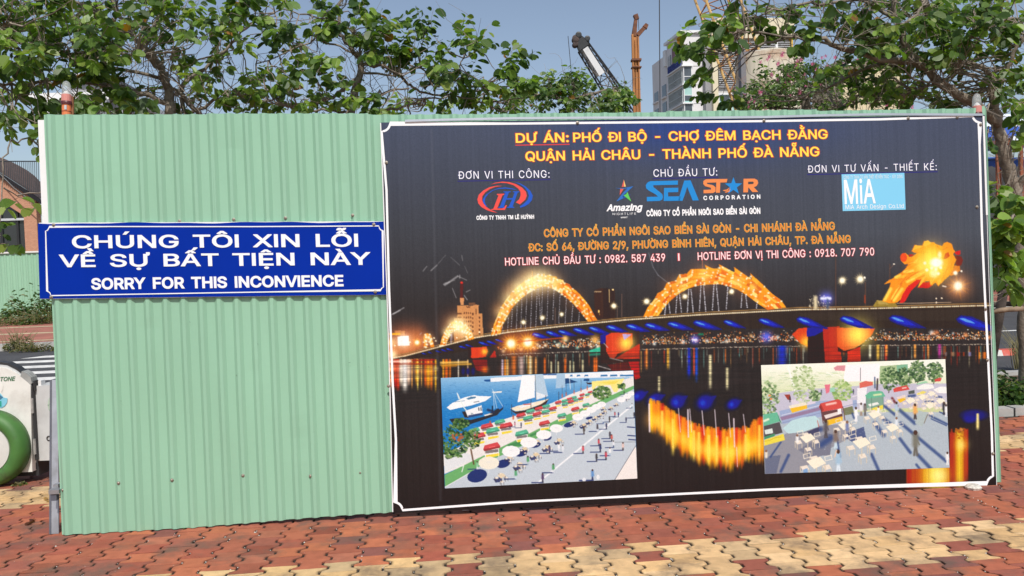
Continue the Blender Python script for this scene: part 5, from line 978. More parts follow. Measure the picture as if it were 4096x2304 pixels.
border = arc((381.8, 123.2), 8.2, H_ + .03, .06) + [(512, 123.6), (768, 121.0), (880, 119.3)] + arc((980.5, 114.6), 8.0, math.pi - .2, H_ + .1) + [(979.6, 145), (981.9, 230), (984.6, 288), (986.6, 328), (991.8, 432)] + arc((995.0, 484), 8, -H_ - .25, -math.pi + .1) + [(768, 489.6), (512, 502.1)] + arc((394.6, 510.2), 7.8, .0, -H_ + .1) + [(395.9, 440), (392.5, 380), (390.6, 330), (389.0, 288), (386.5, 190)]
flat('border_line', stroke(border, 2.2, True), BO + .0008, WHITE, bill)
# metal lips along the panel edges
def lip(name, pts, wd, off, m):
    s = stroke(pts, wd); V = []; Fc = []
    for qd in s:
        f = Pl(np.array([p[0] for p in qd]), np.array([p[1] for p in qd]), off); g = f - PN * .012; n = len(V); V += f.tolist() + g.tolist()
        Fc += [[n, n + 1, n + 2, n + 3], [n, n + 4, n + 5, n + 1], [n + 3, n + 2, n + 6, n + 7], [n + 4, n + 7, n + 6, n + 5]]
    mesh(name, V, Fc, m, bill)
lip('edge_trim', [(405, 120.8), (440, 119.8), (512, 118.2), (600, 117.6), (690, 117.9), (768, 116.9), (820, 115.4), (880, 114.2), (983, 114.6)], 2.3, BO + .010, trim_m)
lip('edge_trim', [(983.6, 116), (985.6, 175), (987.0, 215)], 1.9, BO + .004, mat('white_trim', (.78, .78, .78), .5))
lip('edge_trim', [(987.0, 215), (989.3, 288), (995.0, 432), (996.8, 486)], .5, BO + .003, mat('white_trim', (.78, .78, .78), .5))
lip('edge_trim', [(380.6, 123), (386.8, 288), (390.2, 400), (392.7, 512)], 1.0, BO + .003, mat('white_trim', (.78, .78, .78), .5))
for x, y in ((577.5, 122.8), (764, 120.7), (908.2, 118.3), (957.2, 117.2), (980.6, 124.6), (977, 207), (386.3, 162.6), (388.6, 386), (985.5, 309), (987.4, 360), (993, 453.5)): screw(x, y, BO + .002, bill)
YEL, RED_, ORG_, PINK = ink('print_yellow', (255, 228, 84)), ink('print_red', (226, 66, 48)), ink('print_orange', (232, 112, 42)), ink('print_pale_pink', (252, 232, 232)); ORED = ink('print_outline_red', (214, 58, 66)); OYEL = ink('print_outline_yellow', (240, 200, 84)); NAVY = ink('print_navy', (36, 30, 120))
def line2(s, L, R, cap, fill, outline=None, b=.014, ob=.042, **k):
    if outline: letters(s, L, R, cap, BO + .0010, outline, bill, ob, name='lettering_outline', **k)
    letters(s, L, R, cap, BO + .0019, fill, bill, b, **k)
line2('DỰ ÁN:', (516.2, 142.6), (568.5, 141.9), 9.0, YEL, RED_); line2('PHỐ ĐI BỘ - CHỢ ĐÊM BẠCH ĐẰNG', (573.6, 141.9), (827.4, 138.6), 8.9, YEL, RED_)
line2('QUẬN HẢI CHÂU - THÀNH PHỐ ĐÀ NẴNG', (525.9, 160.8), (819.2, 156.0), 9.0, YEL, RED_)
flat('underline', stroke([(515.4, 145.2), (569.6, 144.3)], 1.1), BO + .0008, ORED, bill)
line2('ĐƠN VI THI CÔNG:', (458.3, 178.9), (549.6, 177.6), 7.4, WHITE, NAVY, .002, .03, space=1.08); line2('CHỦ ĐẦU TƯ:', (653.6, 176.8), (717.3, 175.5), 7.4, WHITE, NAVY, .002, .03, space=1.05); line2('ĐƠN VI TƯ VẤN - THIẾT KẾ:', (807.8, 172.6), (936.8, 170.0), 7.0, WHITE, NAVY, .002, .03, space=1.08)
for a, c in (((457.6, 181.2), (550.6, 179.6)), ((652.8, 178.6), (718.4, 177.2)), ((807, 174.6), (937.8, 171.7))): flat('underline', stroke([a, c], .9), BO + .0006, NAVY, bill)
line2('CÔNG TY TNHH TM LÊ HUỲNH', (476.7, 219.7), (534, 218.6), 3.7, WHITE, None, .035)
line2('Amazing', (607, 210.9), (641.2, 210.3), 6.2, WHITE, None, .03, shear=.25); line2('NIGHTLIFE', (612.6, 215.1), (636, 214.7), 2.2, WHITE, None, .0, space=1.25); line2('MARKET', (621, 218.2), (627.6, 218.0), 1.4, WHITE)
line2('CORPORATION', (703.7, 199.9), (760.2, 198.5), 3.8, WHITE, None, .03, space=1.4); line2('CÔNG TY CỔ PHẦN NGÔI SAO BIỂN SÀI GÒN', (646.7, 216.1), (760.2, 213.5), 5.5, WHITE, None, .035)
line2('CÔNG TY CỔ PHẦN NGÔI SAO BIỂN SÀI GÒN - CHI NHÁNH ĐÀ NẴNG', (544.3, 237.0), (834.6, 229.7), 7.5, ORG_, OYEL, .0, .028); line2('ĐC: SỐ 64, ĐƯỜNG 2/9, PHƯỜNG BÌNH HIÊN, QUẬN HẢI CHÂU, TP. ĐÀ NẴNG', (528.7, 251.2), (850.5, 242.6), 7.3, ORG_, OYEL, .0, .028)
line2('HOTLINE CHỦ ĐẦU TƯ : 0982. 587 439', (505.3, 265.5), (665.2, 261.1), 7.4, PINK, ORED, .006, .034); line2('I', (678.2, 260.7), (679.6, 260.6), 7.2, PINK, ORED, .0, .03); line2('HOTLINE ĐƠN VỊ THI CÔNG : 0918. 707 790', (697.9, 260.0), (874.2, 255.2), 7.4, PINK, ORED, .006, .034)
# company marks
TL = crop(1800, 660, 2576 / 520)
lh = [([(1035, 415), (930, 410), (780, 440), (660, 505), (570, 590), (543, 680), (560, 760), (620, 830), (720, 890), (830, 928), (945, 945), (900, 928), (800, 885), (720, 830), (660, 760), (635, 690), (640, 620), (700, 540), (790, 475), (900, 432)], 0),
      ([(1340, 500), (1240, 465), (1100, 445), (960, 458), (830, 505), (710, 590), (650, 680), (655, 740), (690, 795), (745, 838), (705, 780), (688, 720), (700, 650), (760, 570), (860, 505), (960, 475), (1100, 468), (1230, 482)], 1),
      ([(808, 385), (900, 350), (1040, 330), (1180, 340), (1310, 380), (1430, 450), (1505, 530), (1522, 610), (1490, 690), (1385, 780), (1305, 740), (1370, 680), (1400, 600), (1395, 530), (1350, 465), (1260, 400), (1130, 360), (1000, 352), (900, 365)], 0),
      ([(1280, 340), (1380, 360), (1490, 420), (1590, 510), (1640, 610), (1620, 700), (1560, 770), (1480, 820), (1390, 848), (1385, 820), (1460, 770), (1540, 690), (1562, 610), (1540, 530), (1480, 450), (1390, 385)], 1),
      ([(930, 572), (1080, 568), (1065, 592), (1040, 600), (935, 862), (1040, 860), (1090, 820), (1105, 795), (1130, 798), (1090, 890), (815, 890), (820, 875), (860, 865), (960, 605), (930, 592)], 0),
      ([(1060, 525), (1205, 522), (1200, 538), (1165, 548), (1125, 660), (1240, 655), (1280, 545), (1245, 535), (1248, 522), (1375, 520), (1365, 540), (1340, 548), (1240, 825), (1275, 832), (1270, 850), (1130, 850), (1135, 832), (1165, 825), (1230, 685), (1115, 688), (1065, 825), (1085, 835), (1080, 848), (955, 850), (960, 832), (990, 825), (1095, 548), (1060, 540)], 1)]
MR, MBL = ink('mark_red', (238, 78, 70)), ink('mark_blue', (20, 86, 200))
flat('company_logo', [([TL(p) for p in pts], i) for pts, i in lh], BO + .001, None, bill, mats=[MR, MBL], label='red and blue company mark of the letters L and H inside an oval swoosh')
T_ = T23
cir = lambda cx, cy, R, r, n=5, ph=-H_: [(cx + (R if k % 2 == 0 else r) * math.cos(ph + k * math.pi / n), cy + (R if k % 2 == 0 else r) * math.sin(ph + k * math.pi / n)) for k in range(2 * n)]
am = [([(1125, 357), (1146, 428), (1104, 432)], 0), ([(1125, 357), (1146, 428), (1128, 430)], 1), ([(1090, 444), (1124, 450), (1084, 515)], 0), ([(1033, 440), (1100, 448), (1222, 424), (1112, 525), (1196, 505), (1150, 535), (1050, 578), (1118, 490), (1160, 448), (1090, 452)], 2), ([(1112, 525), (1196, 505), (1120, 545)], 3), ([(1160, 480), (1200, 579), (1122, 517), (1150, 505)], 4)]
flat('company_logo', [([T_(p) for p in pts], i) for pts, i in am], BO + .001, None, bill, mats=[ink('mark_coral', (224, 92, 80)), ink('mark_cream', (240, 200, 120)), ink('mark_mid_blue', (40, 110, 190)), ink('mark_dark_blue', (24, 70, 150)), ink('mark_green', (96, 200, 90))], label='small star-shaped mark in red, blue and green')
sea = [([(1670, 368), (1390, 374), (1360, 390), (1346, 415), (1350, 445), (1375, 468), (1450, 510), (1468, 530), (1356, 532), (1357, 577), (1485, 573), (1510, 560), (1519, 535), (1512, 505), (1490, 485), (1425, 435), (1420, 415), (1668, 410)], 0), ([(1530, 442), (1674, 440), (1672, 484), (1570, 486), (1572, 528), (1700, 526), (1688, 572), (1527, 574)], 0), ([(1733, 368), (1797, 366), (1880, 567), (1818, 569), (1762, 430), (1742, 500), (1715, 572), (1670, 572), (1690, 510)], 0),
       ([(2052, 352), (1950, 355), (1926, 372), (1924, 402), (1942, 424), (2000, 440), (2005, 458), (1927, 462), (1928, 496), (2025, 493), (2048, 478), (2048, 435), (2022, 414), (1965, 402), (1960, 390), (2055, 387)], 1), ([(2052, 353), (2168, 351), (2160, 386), (2096, 388), (2092, 490), (2052, 491), (2056, 388)], 1), ([(2330, 350), (2440, 348), (2470, 362), (2478, 392), (2462, 422), (2434, 435), (2478, 482), (2420, 484), (2378, 436), (2374, 486), (2328, 487)], 1), ([(2376, 380), (2425, 378), (2434, 390), (2426, 402), (2376, 405)], 2), (cir(2228, 425, 92, 37), 0),
       ([(2120, 465), (2160, 458), (2195, 435), (2170, 470), (2135, 474)], 1), ([(2140, 482), (2175, 470), (2200, 450), (2185, 482), (2150, 490)], 1)]
flat('company_logo', [([T_(p) for p in pts], i) for pts, i in sea], BO + .001, None, bill, mats=[ink('mark_sea_blue', (20, 138, 214)), ink('mark_orange', (238, 140, 76)), ink('mark_ground', (64, 62, 68))], label='blue and orange wordmark with a star')
mia = [T24(p) for p in ((740, 305), (1372, 290), (1385, 660), (752, 675))]
flat('logo_panel', [mia], BO + .0009, ink('mark_sky_blue', (132, 208, 242)), bill, label='light blue logo panel')
line2('MiA', T24((775, 601)), T24((1080, 592)), 23.4, WHITE, None, .012); line2('MiA Arch Design Co.Ltd', T24((780, 657)), T24((1366, 643)), 4.2, WHITE, None, -.004); line2('CÔNG TY TNHH TƯ VẤN THIẾT KẾ KIẾN TRÚC - XÂY DỰNG', T24((762, 352)), T24((1354, 342)), 3.2, ink('mark_pale_blue', (206, 234, 246)), None, .02)

# ---------------------------------------------------------------- blue apology sign
SO = .034
sgn = thing('apology_sign', 'wide blue sign with white lettering fixed on the green hoarding', 'sign', P(A_(213, 260), B_(213, 297)))
SQ = [(40.3, 223.8), (386.3, 222.2), (387, 294.6), (42.3, 298.6)]
blue_m = mat('blue_sign_sheet', tuple(np.clip(np.array([.0, .026, .335]) / K, 0, 1)), .6, spec=.08, var=.05, vscale=3)
Uq, Vq = np.meshgrid(np.linspace(0, 1, 41), np.linspace(0, 1, 9)); Hq = homog([(0, 0), (1, 0), (1, 1), (0, 1)], SQ); xx, yy = happly(Hq, Uq.ravel(), Vq.ravel())
yy = yy + np.where(Vq.ravel() < .01, .5 * np.sin(Uq.ravel() * 17) + .35 * np.sin(Uq.ravel() * 41), 0)
Vf = Pl(xx, yy, 0) + np.outer(SO + .0016 * np.sin(Uq.ravel() * 21 + Vq.ravel() * 3) * (1 - Vq.ravel() * .5) - .0016, PN); i = np.arange(369).reshape(9, 41)
Fq = np.stack([i[:-1, :-1], i[1:, :-1], i[1:, 1:], i[:-1, 1:]], -1).reshape(-1, 4)
mesh('panel', Vf, Fq, blue_m, sgn)
qb = np.array([Pl(x, y, SO - .014) for x, y in [(39.0, 222.7), (386.5, 221.2), (387.3, 294.9), (41.2, 299.1)]]); qf = np.array([Pl(x, y, SO - .0042) for x, y in [(39.0, 222.7), (386.5, 221.2), (387.3, 294.9), (41.2, 299.1)]])
mesh('frame', np.vstack([qb, qf]), [[0, 1, 2, 3], [4, 7, 6, 5], [0, 4, 5, 1], [1, 5, 6, 2], [2, 6, 7, 3], [3, 7, 4, 0]], white_m, sgn)
sb = arc((43.3, 226.2), 5.2, H_ - .1, .08, 5)[::1]
sbl = [(45.6, 231), (47.6, 230.2), (48.6, 228.4), (49.4, 226.8), (110, 226.5), (250, 226.6), (378.8, 225.9), (379.6, 228.6), (381, 230), (382.7, 230.6), (383.4, 287.2), (381.6, 288.3), (380.6, 290.2), (256, 292.1), (150, 293.9), (51, 295.6), (50, 293), (48.6, 291.8), (47.2, 291.2)]
SW = ink('sign_white', (244, 246, 250))
flat('border_line', stroke(sbl, 1.05, True), SO + .0012, SW, sgn)
letters('CHÚNG TÔI XIN LỖI', (72.9, 248.0), (357.6, 246.3), 12.2, SO + .0014, SW, sgn, .017); letters('VỀ SỰ BẤT TIỆN NÀY', (60.1, 266.9), (369.8, 264.4), 11.9, SO + .0014, SW, sgn, .017); letters('SORRY FOR THIS INCONVIENCE', (92, 289.1), (343, 285.8), 10.4, SO + .0014, SW, sgn, .028)
for x, y in ((53.6, 224.9), (373.8, 224.4), (51.2, 297.0), (375.3, 291.9)): screw(x, y, SO + .001, sgn)
# a blue patch of the same sheet overlapping the right corner: the white strip of its neighbour
# ---------------------------------------------------------------- warning lamps on the hoarding
glass_m = mat('clear_plastic', (.80, .86, .86), .08, spec=.8)
glass_m.node_tree.nodes['Principled BSDF'].inputs['Alpha'].default_value = .28
def lamp(px, py_top, py_bot, off, label, body, capm, col2, tilt):
    base = Pl(px, py_bot + 12, off); tipp = Pl(px + tilt, py_top, off); H = np.linalg.norm(tipp - base); ax = (tipp - base) / H; r = .030
    t = thing('warning_lamp', label, 'warning lamp', base, 'battery warning lamps on the hoarding')
    hb = H - .155; e1 = np.array([1.0, 0, 0]); e1 -= ax * (e1 @ ax); e1 /= np.linalg.norm(e1)
    b = MB(); b.lathe(base, [(r * .93, 0), (r * .95, hb)], 18, ax, e1); b.build('battery_case', body, t, smooth=False)
    b = MB(); b.lathe(base, [(r * 1.12, hb), (r * 1.14, hb + .012), (r * 1.05, hb + .022)], 18, ax, e1); b.build('collar', capm, t)
    b = MB(); b.lathe(base, [(r * 1.05, hb + .022), (r * 1.03, hb + .064), (r * .85, hb + .068)], 18, ax, e1); b.build('lens_base', col2, t)
    b = MB(); b.lathe(base, [(r * .84, hb + .068), (r * .40, hb + .086), (r * .1, hb + .092)], 14, ax, e1); b.build('reflector', mat('white_plastic', (.85, .84, .80), .4), t)
    prof_ = [(r * 1.0, hb + .067), (r * .94, hb + .11), (r * .88, hb + .128), (r * .66, hb + .145), (r * .3, hb + .154), (.001, hb + .155)]
    b = MB(); b.lathe(base, prof_, 20, ax, e1); b.build('dome', glass_m, t, smooth=True)
    c = base + ax * (hb - .02) - np.array([0, r * .97, 0]) + e1 * .006; b = MB(); b.box(-.007, .007, -.002, .006, -.016, .012, (c, e1, np.array([0, 1, 0]), ax)); b.build('switch_plate', mat('grey_plate', (.5, .55, .56), .5), t)
    b = MB(); b.lathe(base + ax * (hb - .046), [(r * 1.01, 0), (r * 1.01, .003)], 18, ax, e1); b.build('band', mat('red_brown_band', (.22, .06, .035), .5), t)
orange_m = mat('orange_plastic', (.78, .22, .075), .45, var=.06, vscale=10); dred = mat('dark_red_plastic', (.10, .018, .02), .45); rose = mat('faded_red_plastic', (.62, .25, .21), .4, var=.08, vscale=12)
lamp(66.8, 81, 115, -.055, 'orange warning lamp with clear dome at the left end of the hoarding', orange_m, dred, rose, -.4)
b = MB(); q = Pl(71.8, 128, -.075); q1 = Pl(71.4, 96.5, -.075); b.tube([q, q1], .0155, 12)
st = thing('rusty_stake', 'rusty brown pipe end standing beside the orange warning lamp', 'pipe', q); b.build('pipe', mat('rust', (.30, .13, .055), .85, var=.4, vscale=25), st)
lamp(977.3, 93.5, 113.5, .0, 'dark red warning lamp with clear dome at the right end of the hoarding', dred, dred, rose, -.7)
# ---------------------------------------------------------------- trees with two-lobed leaves
leaf_m = mat('leaf', (1, 1, 1), .42, spec=.45, attr='Col', trans=.42)
bark_m = mat('bark', (.20, .165, .13), .9, var=.35, vscale=14, bump=.8, bscale=40, dirt=(.40, .36, .30), dscale=6, damt=.55)
twig_m = mat('twig', (.25, .205, .165), .9, var=.3, vscale=20)
LEAF = np.array([(0, 0), (.20, .06), (.36, .26), (.41, .52), (.35, .80), (.20, .98), (.08, .93), (0, .76)])
def leaf_mesh(name, parent, pos, dr, nr, size, col, m=None, droop=.35, shape=None, fold=.28):
    L = LEAF if shape is None else shape; n = len(pos); k = len(L); pos, dr, nr = map(np.asarray, (pos, dr, nr))
    dr = dr / (np.linalg.norm(dr, axis=1)[:, None] + 1e-9); sd = np.cross(dr, nr); sd /= np.linalg.norm(sd, axis=1)[:, None] + 1e-9; nr = np.cross(sd, dr)
    pts = np.vstack([L, L[1:-1] * [-1, 1]]); zz = np.abs(pts[:, 0]) * fold * 2.0 - droop * .5 * pts[:, 1] ** 2
    V = pos[:, None, :] + size[:, None, None] * (pts[None, :, 0, None] * sd[:, None, :] + pts[None, :, 1, None] * dr[:, None, :] + zz[None, :, None] * nr[:, None, :])
    tot = len(pts); right = list(range(k)); left = [0] + list(range(k, tot)) + [k - 1]; Fc = np.array([right, left[::-1]])
    Fc = (np.arange(n)[:, None, None] * tot + Fc[None]).reshape(-1, k)
    return mesh(name, V.reshape(-1, 3), Fc, m or leaf_m, parent, vcol=np.repeat(col, tot, axis=0))
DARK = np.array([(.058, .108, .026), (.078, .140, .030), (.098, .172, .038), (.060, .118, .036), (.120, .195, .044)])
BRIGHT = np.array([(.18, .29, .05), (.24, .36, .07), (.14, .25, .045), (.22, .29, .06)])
class Tree:
    def __init__(s, name, label, base, seed, group='trees behind the hoarding'):
        s.r = np.random.RandomState(seed); s.t = thing(name, label, 'tree', base, group); s.limb = []; s.mb = MB(); s.tw = MB(); s.P = []; s.D = []; s.N = []; s.S = []; s.C = []
    def trunk(s, pts, rad):
        b = MB(); pts = np.array(pts); u = np.linspace(0, 1, len(pts)); uu = np.linspace(0, 1, len(pts) * 3)
        q = np.stack([np.interp(uu, u, pts[:, i]) for i in range(3)], 1) + s.r.normal(0, .008, (len(uu), 3)); b.tube(q, np.interp(uu, u, rad) * s.r.uniform(.93, 1.07, len(uu)), 10); b.build('trunk', bark_m, s.t, smooth=True); s.limb += q[len(q) // 2:].tolist()
    def branch(s, pts, r0, r1, n=7):
        pts = np.array(pts); u = np.linspace(0, 1, len(pts)); uu = np.linspace(0, 1, max(8, len(pts) * 3)); q = np.stack([np.interp(uu, u, pts[:, i]) for i in range(3)], 1)
        q[1:-1] += s.r.normal(0, .012, (len(q) - 2, 3)); s.mb.tube(q, np.linspace(r0, r1, len(q)), n); s.limb += q.tolist()
    def twig(s, a, b, r0, r1, wob=.10, n=4):
        a, b = np.array(a), np.array(b); L = np.linalg.norm(b - a); k = max(4, int(L / .12)); u = np.linspace(0, 1, k)[:, None]
        q = a + (b - a) * u + np.sin(u * math.pi) * s.r.normal(0, wob * L, 3) + s.r.normal(0, .012, (k, 3)) * (u > 0) * (u < 1); s.tw.tube(q, np.linspace(r0, r1, k), n, False); return q
    def blob(s, cx, cy, rx, ry, d, dd, n, size=.110, leaves=(6, 12), bright=.46, shoot=.24, maxtw=1.4, dirx=0.0):
        LB = np.array(s.limb)
        for i in range(n):
            a = s.r.uniform(0, 6.283); rr = math.sqrt(s.r.rand()); p = W(cx + rx * rr * math.cos(a), cy + ry * rr * math.sin(a), d + dd * (s.r.rand() - .5))
            dist = np.linalg.norm(LB - p, axis=1); k = np.argsort(dist)[s.r.randint(3)]; o = LB[k]; v = p - o; L = np.linalg.norm(v)
            if L > maxtw: o = p - v / L * maxtw * s.r.uniform(.5, 1)
            s.twig(o, p, .006 + .004 * min(L, 1), .0025)
            v = v / (L + 1e-6) + s.r.normal(0, .5, 3) + np.array([dirx, -.25, .15]); v /= np.linalg.norm(v); sl = shoot * s.r.uniform(.7, 1.3); m = s.r.randint(*leaves)
            e = p + v * sl; q = s.twig(p, e, .003, .0012, .06, 3); br = s.r.rand() < bright
            hv = np.cross(v, [0, 0, 1.0]); hv /= np.linalg.norm(hv) + 1e-6
            for j in range(m):
                u = (j + .5) / m; side = 1 if j % 2 else -1; pos = p + (e - p) * u
                dr = v * .45 + hv * side * s.r.uniform(.5, 1.0) + np.array([0, 0, -s.r.uniform(.15, .9)]) + s.r.normal(0, .2, 3)
                nr = np.array([0, -.45, 1.0]) + s.r.normal(0, .45, 3)
                s.P.append(pos + dr / np.linalg.norm(dr) * .02); s.D.append(dr); s.N.append(nr); s.S.append(size * s.r.uniform(.5, 1.2) * (1 - .25 * u * (s.r.rand() < .6)))
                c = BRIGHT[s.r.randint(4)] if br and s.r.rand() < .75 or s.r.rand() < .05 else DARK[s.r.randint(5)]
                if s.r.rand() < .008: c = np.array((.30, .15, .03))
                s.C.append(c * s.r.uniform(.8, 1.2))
    def bare(s, n, L=(.25, .8), up=.3):
        LB = np.array(s.limb)
        for i in range(n):
            o = LB[s.r.randint(len(LB))]; v = s.r.normal(0, 1, 3) + [0, -.3, up]; v /= np.linalg.norm(v); e = o + v * s.r.uniform(*L); q = s.twig(o, e, .005, .0018, .14)
            for k in range(s.r.randint(1, 4)): i0 = s.r.randint(len(q)); w_ = v * .6 + s.r.normal(0, .6, 3); s.twig(q[i0], q[i0] + w_ * s.r.uniform(.1, .35), .003, .0012, .1, 3)
    def done(s, m=None):
        if s.mb.V: s.mb.build('branches', bark_m, s.t, smooth=True)
        if s.tw.V: s.tw.build('twigs', twig_m, s.t)
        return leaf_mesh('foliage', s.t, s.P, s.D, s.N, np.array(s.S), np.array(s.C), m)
def wl(pts, d, d2=None):                    # picture points at a depth that runs from d to d2
    d2 = d if d2 is None else d2; n = len(pts); return [W(x, y, d + (d2 - d) * i / max(1, n - 1)) for i, (x, y) in enumerate(pts)]
TT = crop(0, 0, S0); TT2 = crop(1024, 0, S0); TT3 = crop(2048, 0, S0); TT4 = crop(3072, 0, S0)
def cp(T, *p): return [T(z) for z in p]

# left tree
g = G(178, 400); base = W(172, 150, 8.0); base[2] = 0
A = Tree('orchid_tree', 'large tree with pale speckled trunk behind the left half of the hoarding', base, 41)
A.trunk([base] + wl(cp(TT, (1740, 1500), (1720, 1140), (1690, 900), (1660, 740)), 8.0), [.065, .055, .048, .042, .034])
A.branch(wl(cp(TT, (1690, 900), (1620, 660), (1450, 470), (1250, 200), (1100, -80)), 8.0, 7.8), .032, .014)
A.branch(wl(cp(TT, (1700, 1050), (1380, 920), (1100, 860), (800, 820), (480, 820), (200, 860), (-40, 835)), 8.0, 6.9), .026, .010)
A.branch(wl(cp(TT, (2040, 1180), (1800, 940), (1600, 790), (1300, 710), (900, 650), (660, 540), (400, 520)), 8.3, 7.3), .022, .009)
A.branch(wl(cp(TT, (1830, 900), (1960, 760), (2200, 560), (2400, 350), (2600, 180)), 8.2, 8.6), .02, .009)
A.branch(wl(cp(TT, (1640, 700), (1500, 560), (1340, 540), (1000, 520), (540, 540), (200, 440)), 7.9, 7.1), .02, .008)
A.branch(wl(cp(TT, (1820, 860), (1830, 1000), (1900, 1200)), 8.2), .025, .02)
A.branch(wl(cp(TT, (1320, 1140), (1200, 1000), (1030, 870)), 7.9, 7.7), .02, .01); A.branch(wl(cp(TT, (1900, 1150), (2200, 1000), (2576, 900)), 8.3), .02, .01)
A.branch(wl(cp(TT, (1100, 200), (760, 0), (500, -150)), 7.8, 7.4), .02, .01); A.branch(wl(cp(TT, (1450, 470), (1600, 150), (1750, -100)), 8, 8.2), .022, .01)
A.branch(wl(cp(TT, (480, 820), (300, 700), (100, 400), (0, 100)), 7.2, 6.9), .02, .008); pass
for b_ in ((18, 20, 32, 26, 7.2, 1.2, 13), (75, 22, 40, 26, 7.4, 1.5, 16), (62, 52, 42, 18, 7.4, 1.4, 9), (18, 58, 24, 20, 7.2, 1, 9), (125, 12, 42, 18, 8, 1.5, 11), (112, 45, 35, 18, 7.8, 1.5, 8), (170, 42, 25, 20, 8, 1.5, 6), (200, 18, 32, 20, 8.2, 1.5, 10), (222, 52, 30, 26, 8.2, 1.6, 11), (195, 88, 38, 18, 8.5, 1.5, 10), (143, 102, 26, 10, 8, 1.5, 5), (98, 100, 16, 9, 7.5, 1, 3), (28, 98, 20, 12, 7, .9, 7), (48, 112, 14, 6, 6.9, .6, 2), (8, 112, 10, 7, 6.9, .6, 4), (34, 127, 8, 5, 6.8, .4, 2), (105, 78, 25, 7, 7.5, 1, 3), (248, 98, 25, 14, 8.5, 1, 7), (240, 14, 22, 14, 8, 1, 7), (60, -25, 80, 20, 7.5, 2, 10), (180, -25, 80, 20, 8, 2, 10)): A.blob(*b_[:6], int(b_[6] * 1.15) + 1)
for b_ in ((75, 98, 14, 7, 7.4, .8, 4), (112, 92, 14, 8, 7.6, .8, 4), (60, 78, 14, 7, 7.2, .8, 4), (20, 30, 28, 24, 7.4, 1, 7), (85, 40, 30, 20, 7.6, 1, 7), (130, 30, 25, 16, 7.9, 1, 5)): A.blob(*b_[:6], int(b_[6] * 1.15) + 1)
A.bare(150, (.25, .9)); A.branch(wl([(48, 150), (28, 137), (8, 146), (3, 170), (1, 205), (-3, 250)], 6.7, 6.4), .008, .004)
A.blob(1, 208, 5, 9, 6.3, .2, 2, leaves=(4, 6), maxtw=.25, bright=.5); A.blob(0, 238, 5, 12, 6.3, .2, 2, leaves=(4, 6), maxtw=.25, bright=.8); A.blob(27, 130, 2, 2, 6.7, .1, 1, leaves=(2, 4), maxtw=.2); A.blob(27, 200, 1, 1, 6.6, .1, 1, .13, (1, 3), .6, .1, .2); A.blob(43, 190, 2, 1, 6.5, .1, 1, .07, (2, 3), .6, .1, .2)
A.done()
# middle tree
base = W(352, 150, 8.3); base[2] = 0
Bt = Tree('orchid_tree', 'slender dark-stemmed tree leaning over the middle of the hoarding beside the open sky', base, 42)
Bt.trunk([base] + wl(cp(TT2, (930, 1400), (960, 1100), (1000, 900), (1060, 700), (1052, 620)), 8.3), [.06, .055, .045, .04, .032, .028])
Bt.branch(wl(cp(TT2, (1052, 640), (1000, 520), (880, 400), (845, 330), (840, 150), (833, -60)), 8.3, 8.1), .024, .014)
Bt.branch(wl(cp(TT2, (1060, 655), (1250, 660), (1450, 730), (1550, 860), (1660, 930), (1900, 950), (2200, 1000), (2300, 1040)), 8.3, 8.8), .02, .006); Bt.branch(wl(cp(TT2, (1060, 730), (1300, 740), (1480, 760)), 8.3, 8.1), .014, .007)
Bt.branch(wl(cp(TT2, (1000, 1060), (1170, 970), (1300, 920), (1540, 890)), 8.3, 8.1), .02, .008); Bt.branch(wl(cp(TT2, (1700, 885), (1800, 820), (2060, 790), (2200, 850), (2330, 910)), 8.6, 8.8), .012, .005); Bt.branch(wl(cp(TT2, (1180, 1110), (1400, 1090), (1560, 1040), (1700, 990)), 8.5, 8.7), .016, .007)
Bt.branch(wl(cp(TT2, (1040, 600), (1040, 480), (1000, 350), (880, 260), (760, 180), (560, 160), (300, 100), (0, 190)), 8.3, 7.9), .013, .005); Bt.branch(wl(cp(TT2, (1000, 800), (800, 950), (600, 1030), (350, 1080)), 8.3, 8.2), .02, .008); Bt.branch(wl(cp(TT2, (900, 1120), (700, 1100), (400, 1110), (0, 1000)), 8.4), .016, .006); Bt.branch(wl(cp(TT2, (480, 1145), (700, 1000), (900, 900), (1000, 810)), 8.5), .02, .012); Bt.branch(wl(cp(TT2, (1040, 600), (820, 450), (600, 400), (380, 480), (0, 640)), 8.3, 8.0), .012, .005); Bt.branch(wl(cp(TT2, (1450, 600), (1700, 700), (1800, 900), (1780, 1090)), 8.5), .01, .006); Bt.branch(wl(cp(TT2, (2000, 700), (2100, 600), (2250, 430)), 8.4), .008, .004)
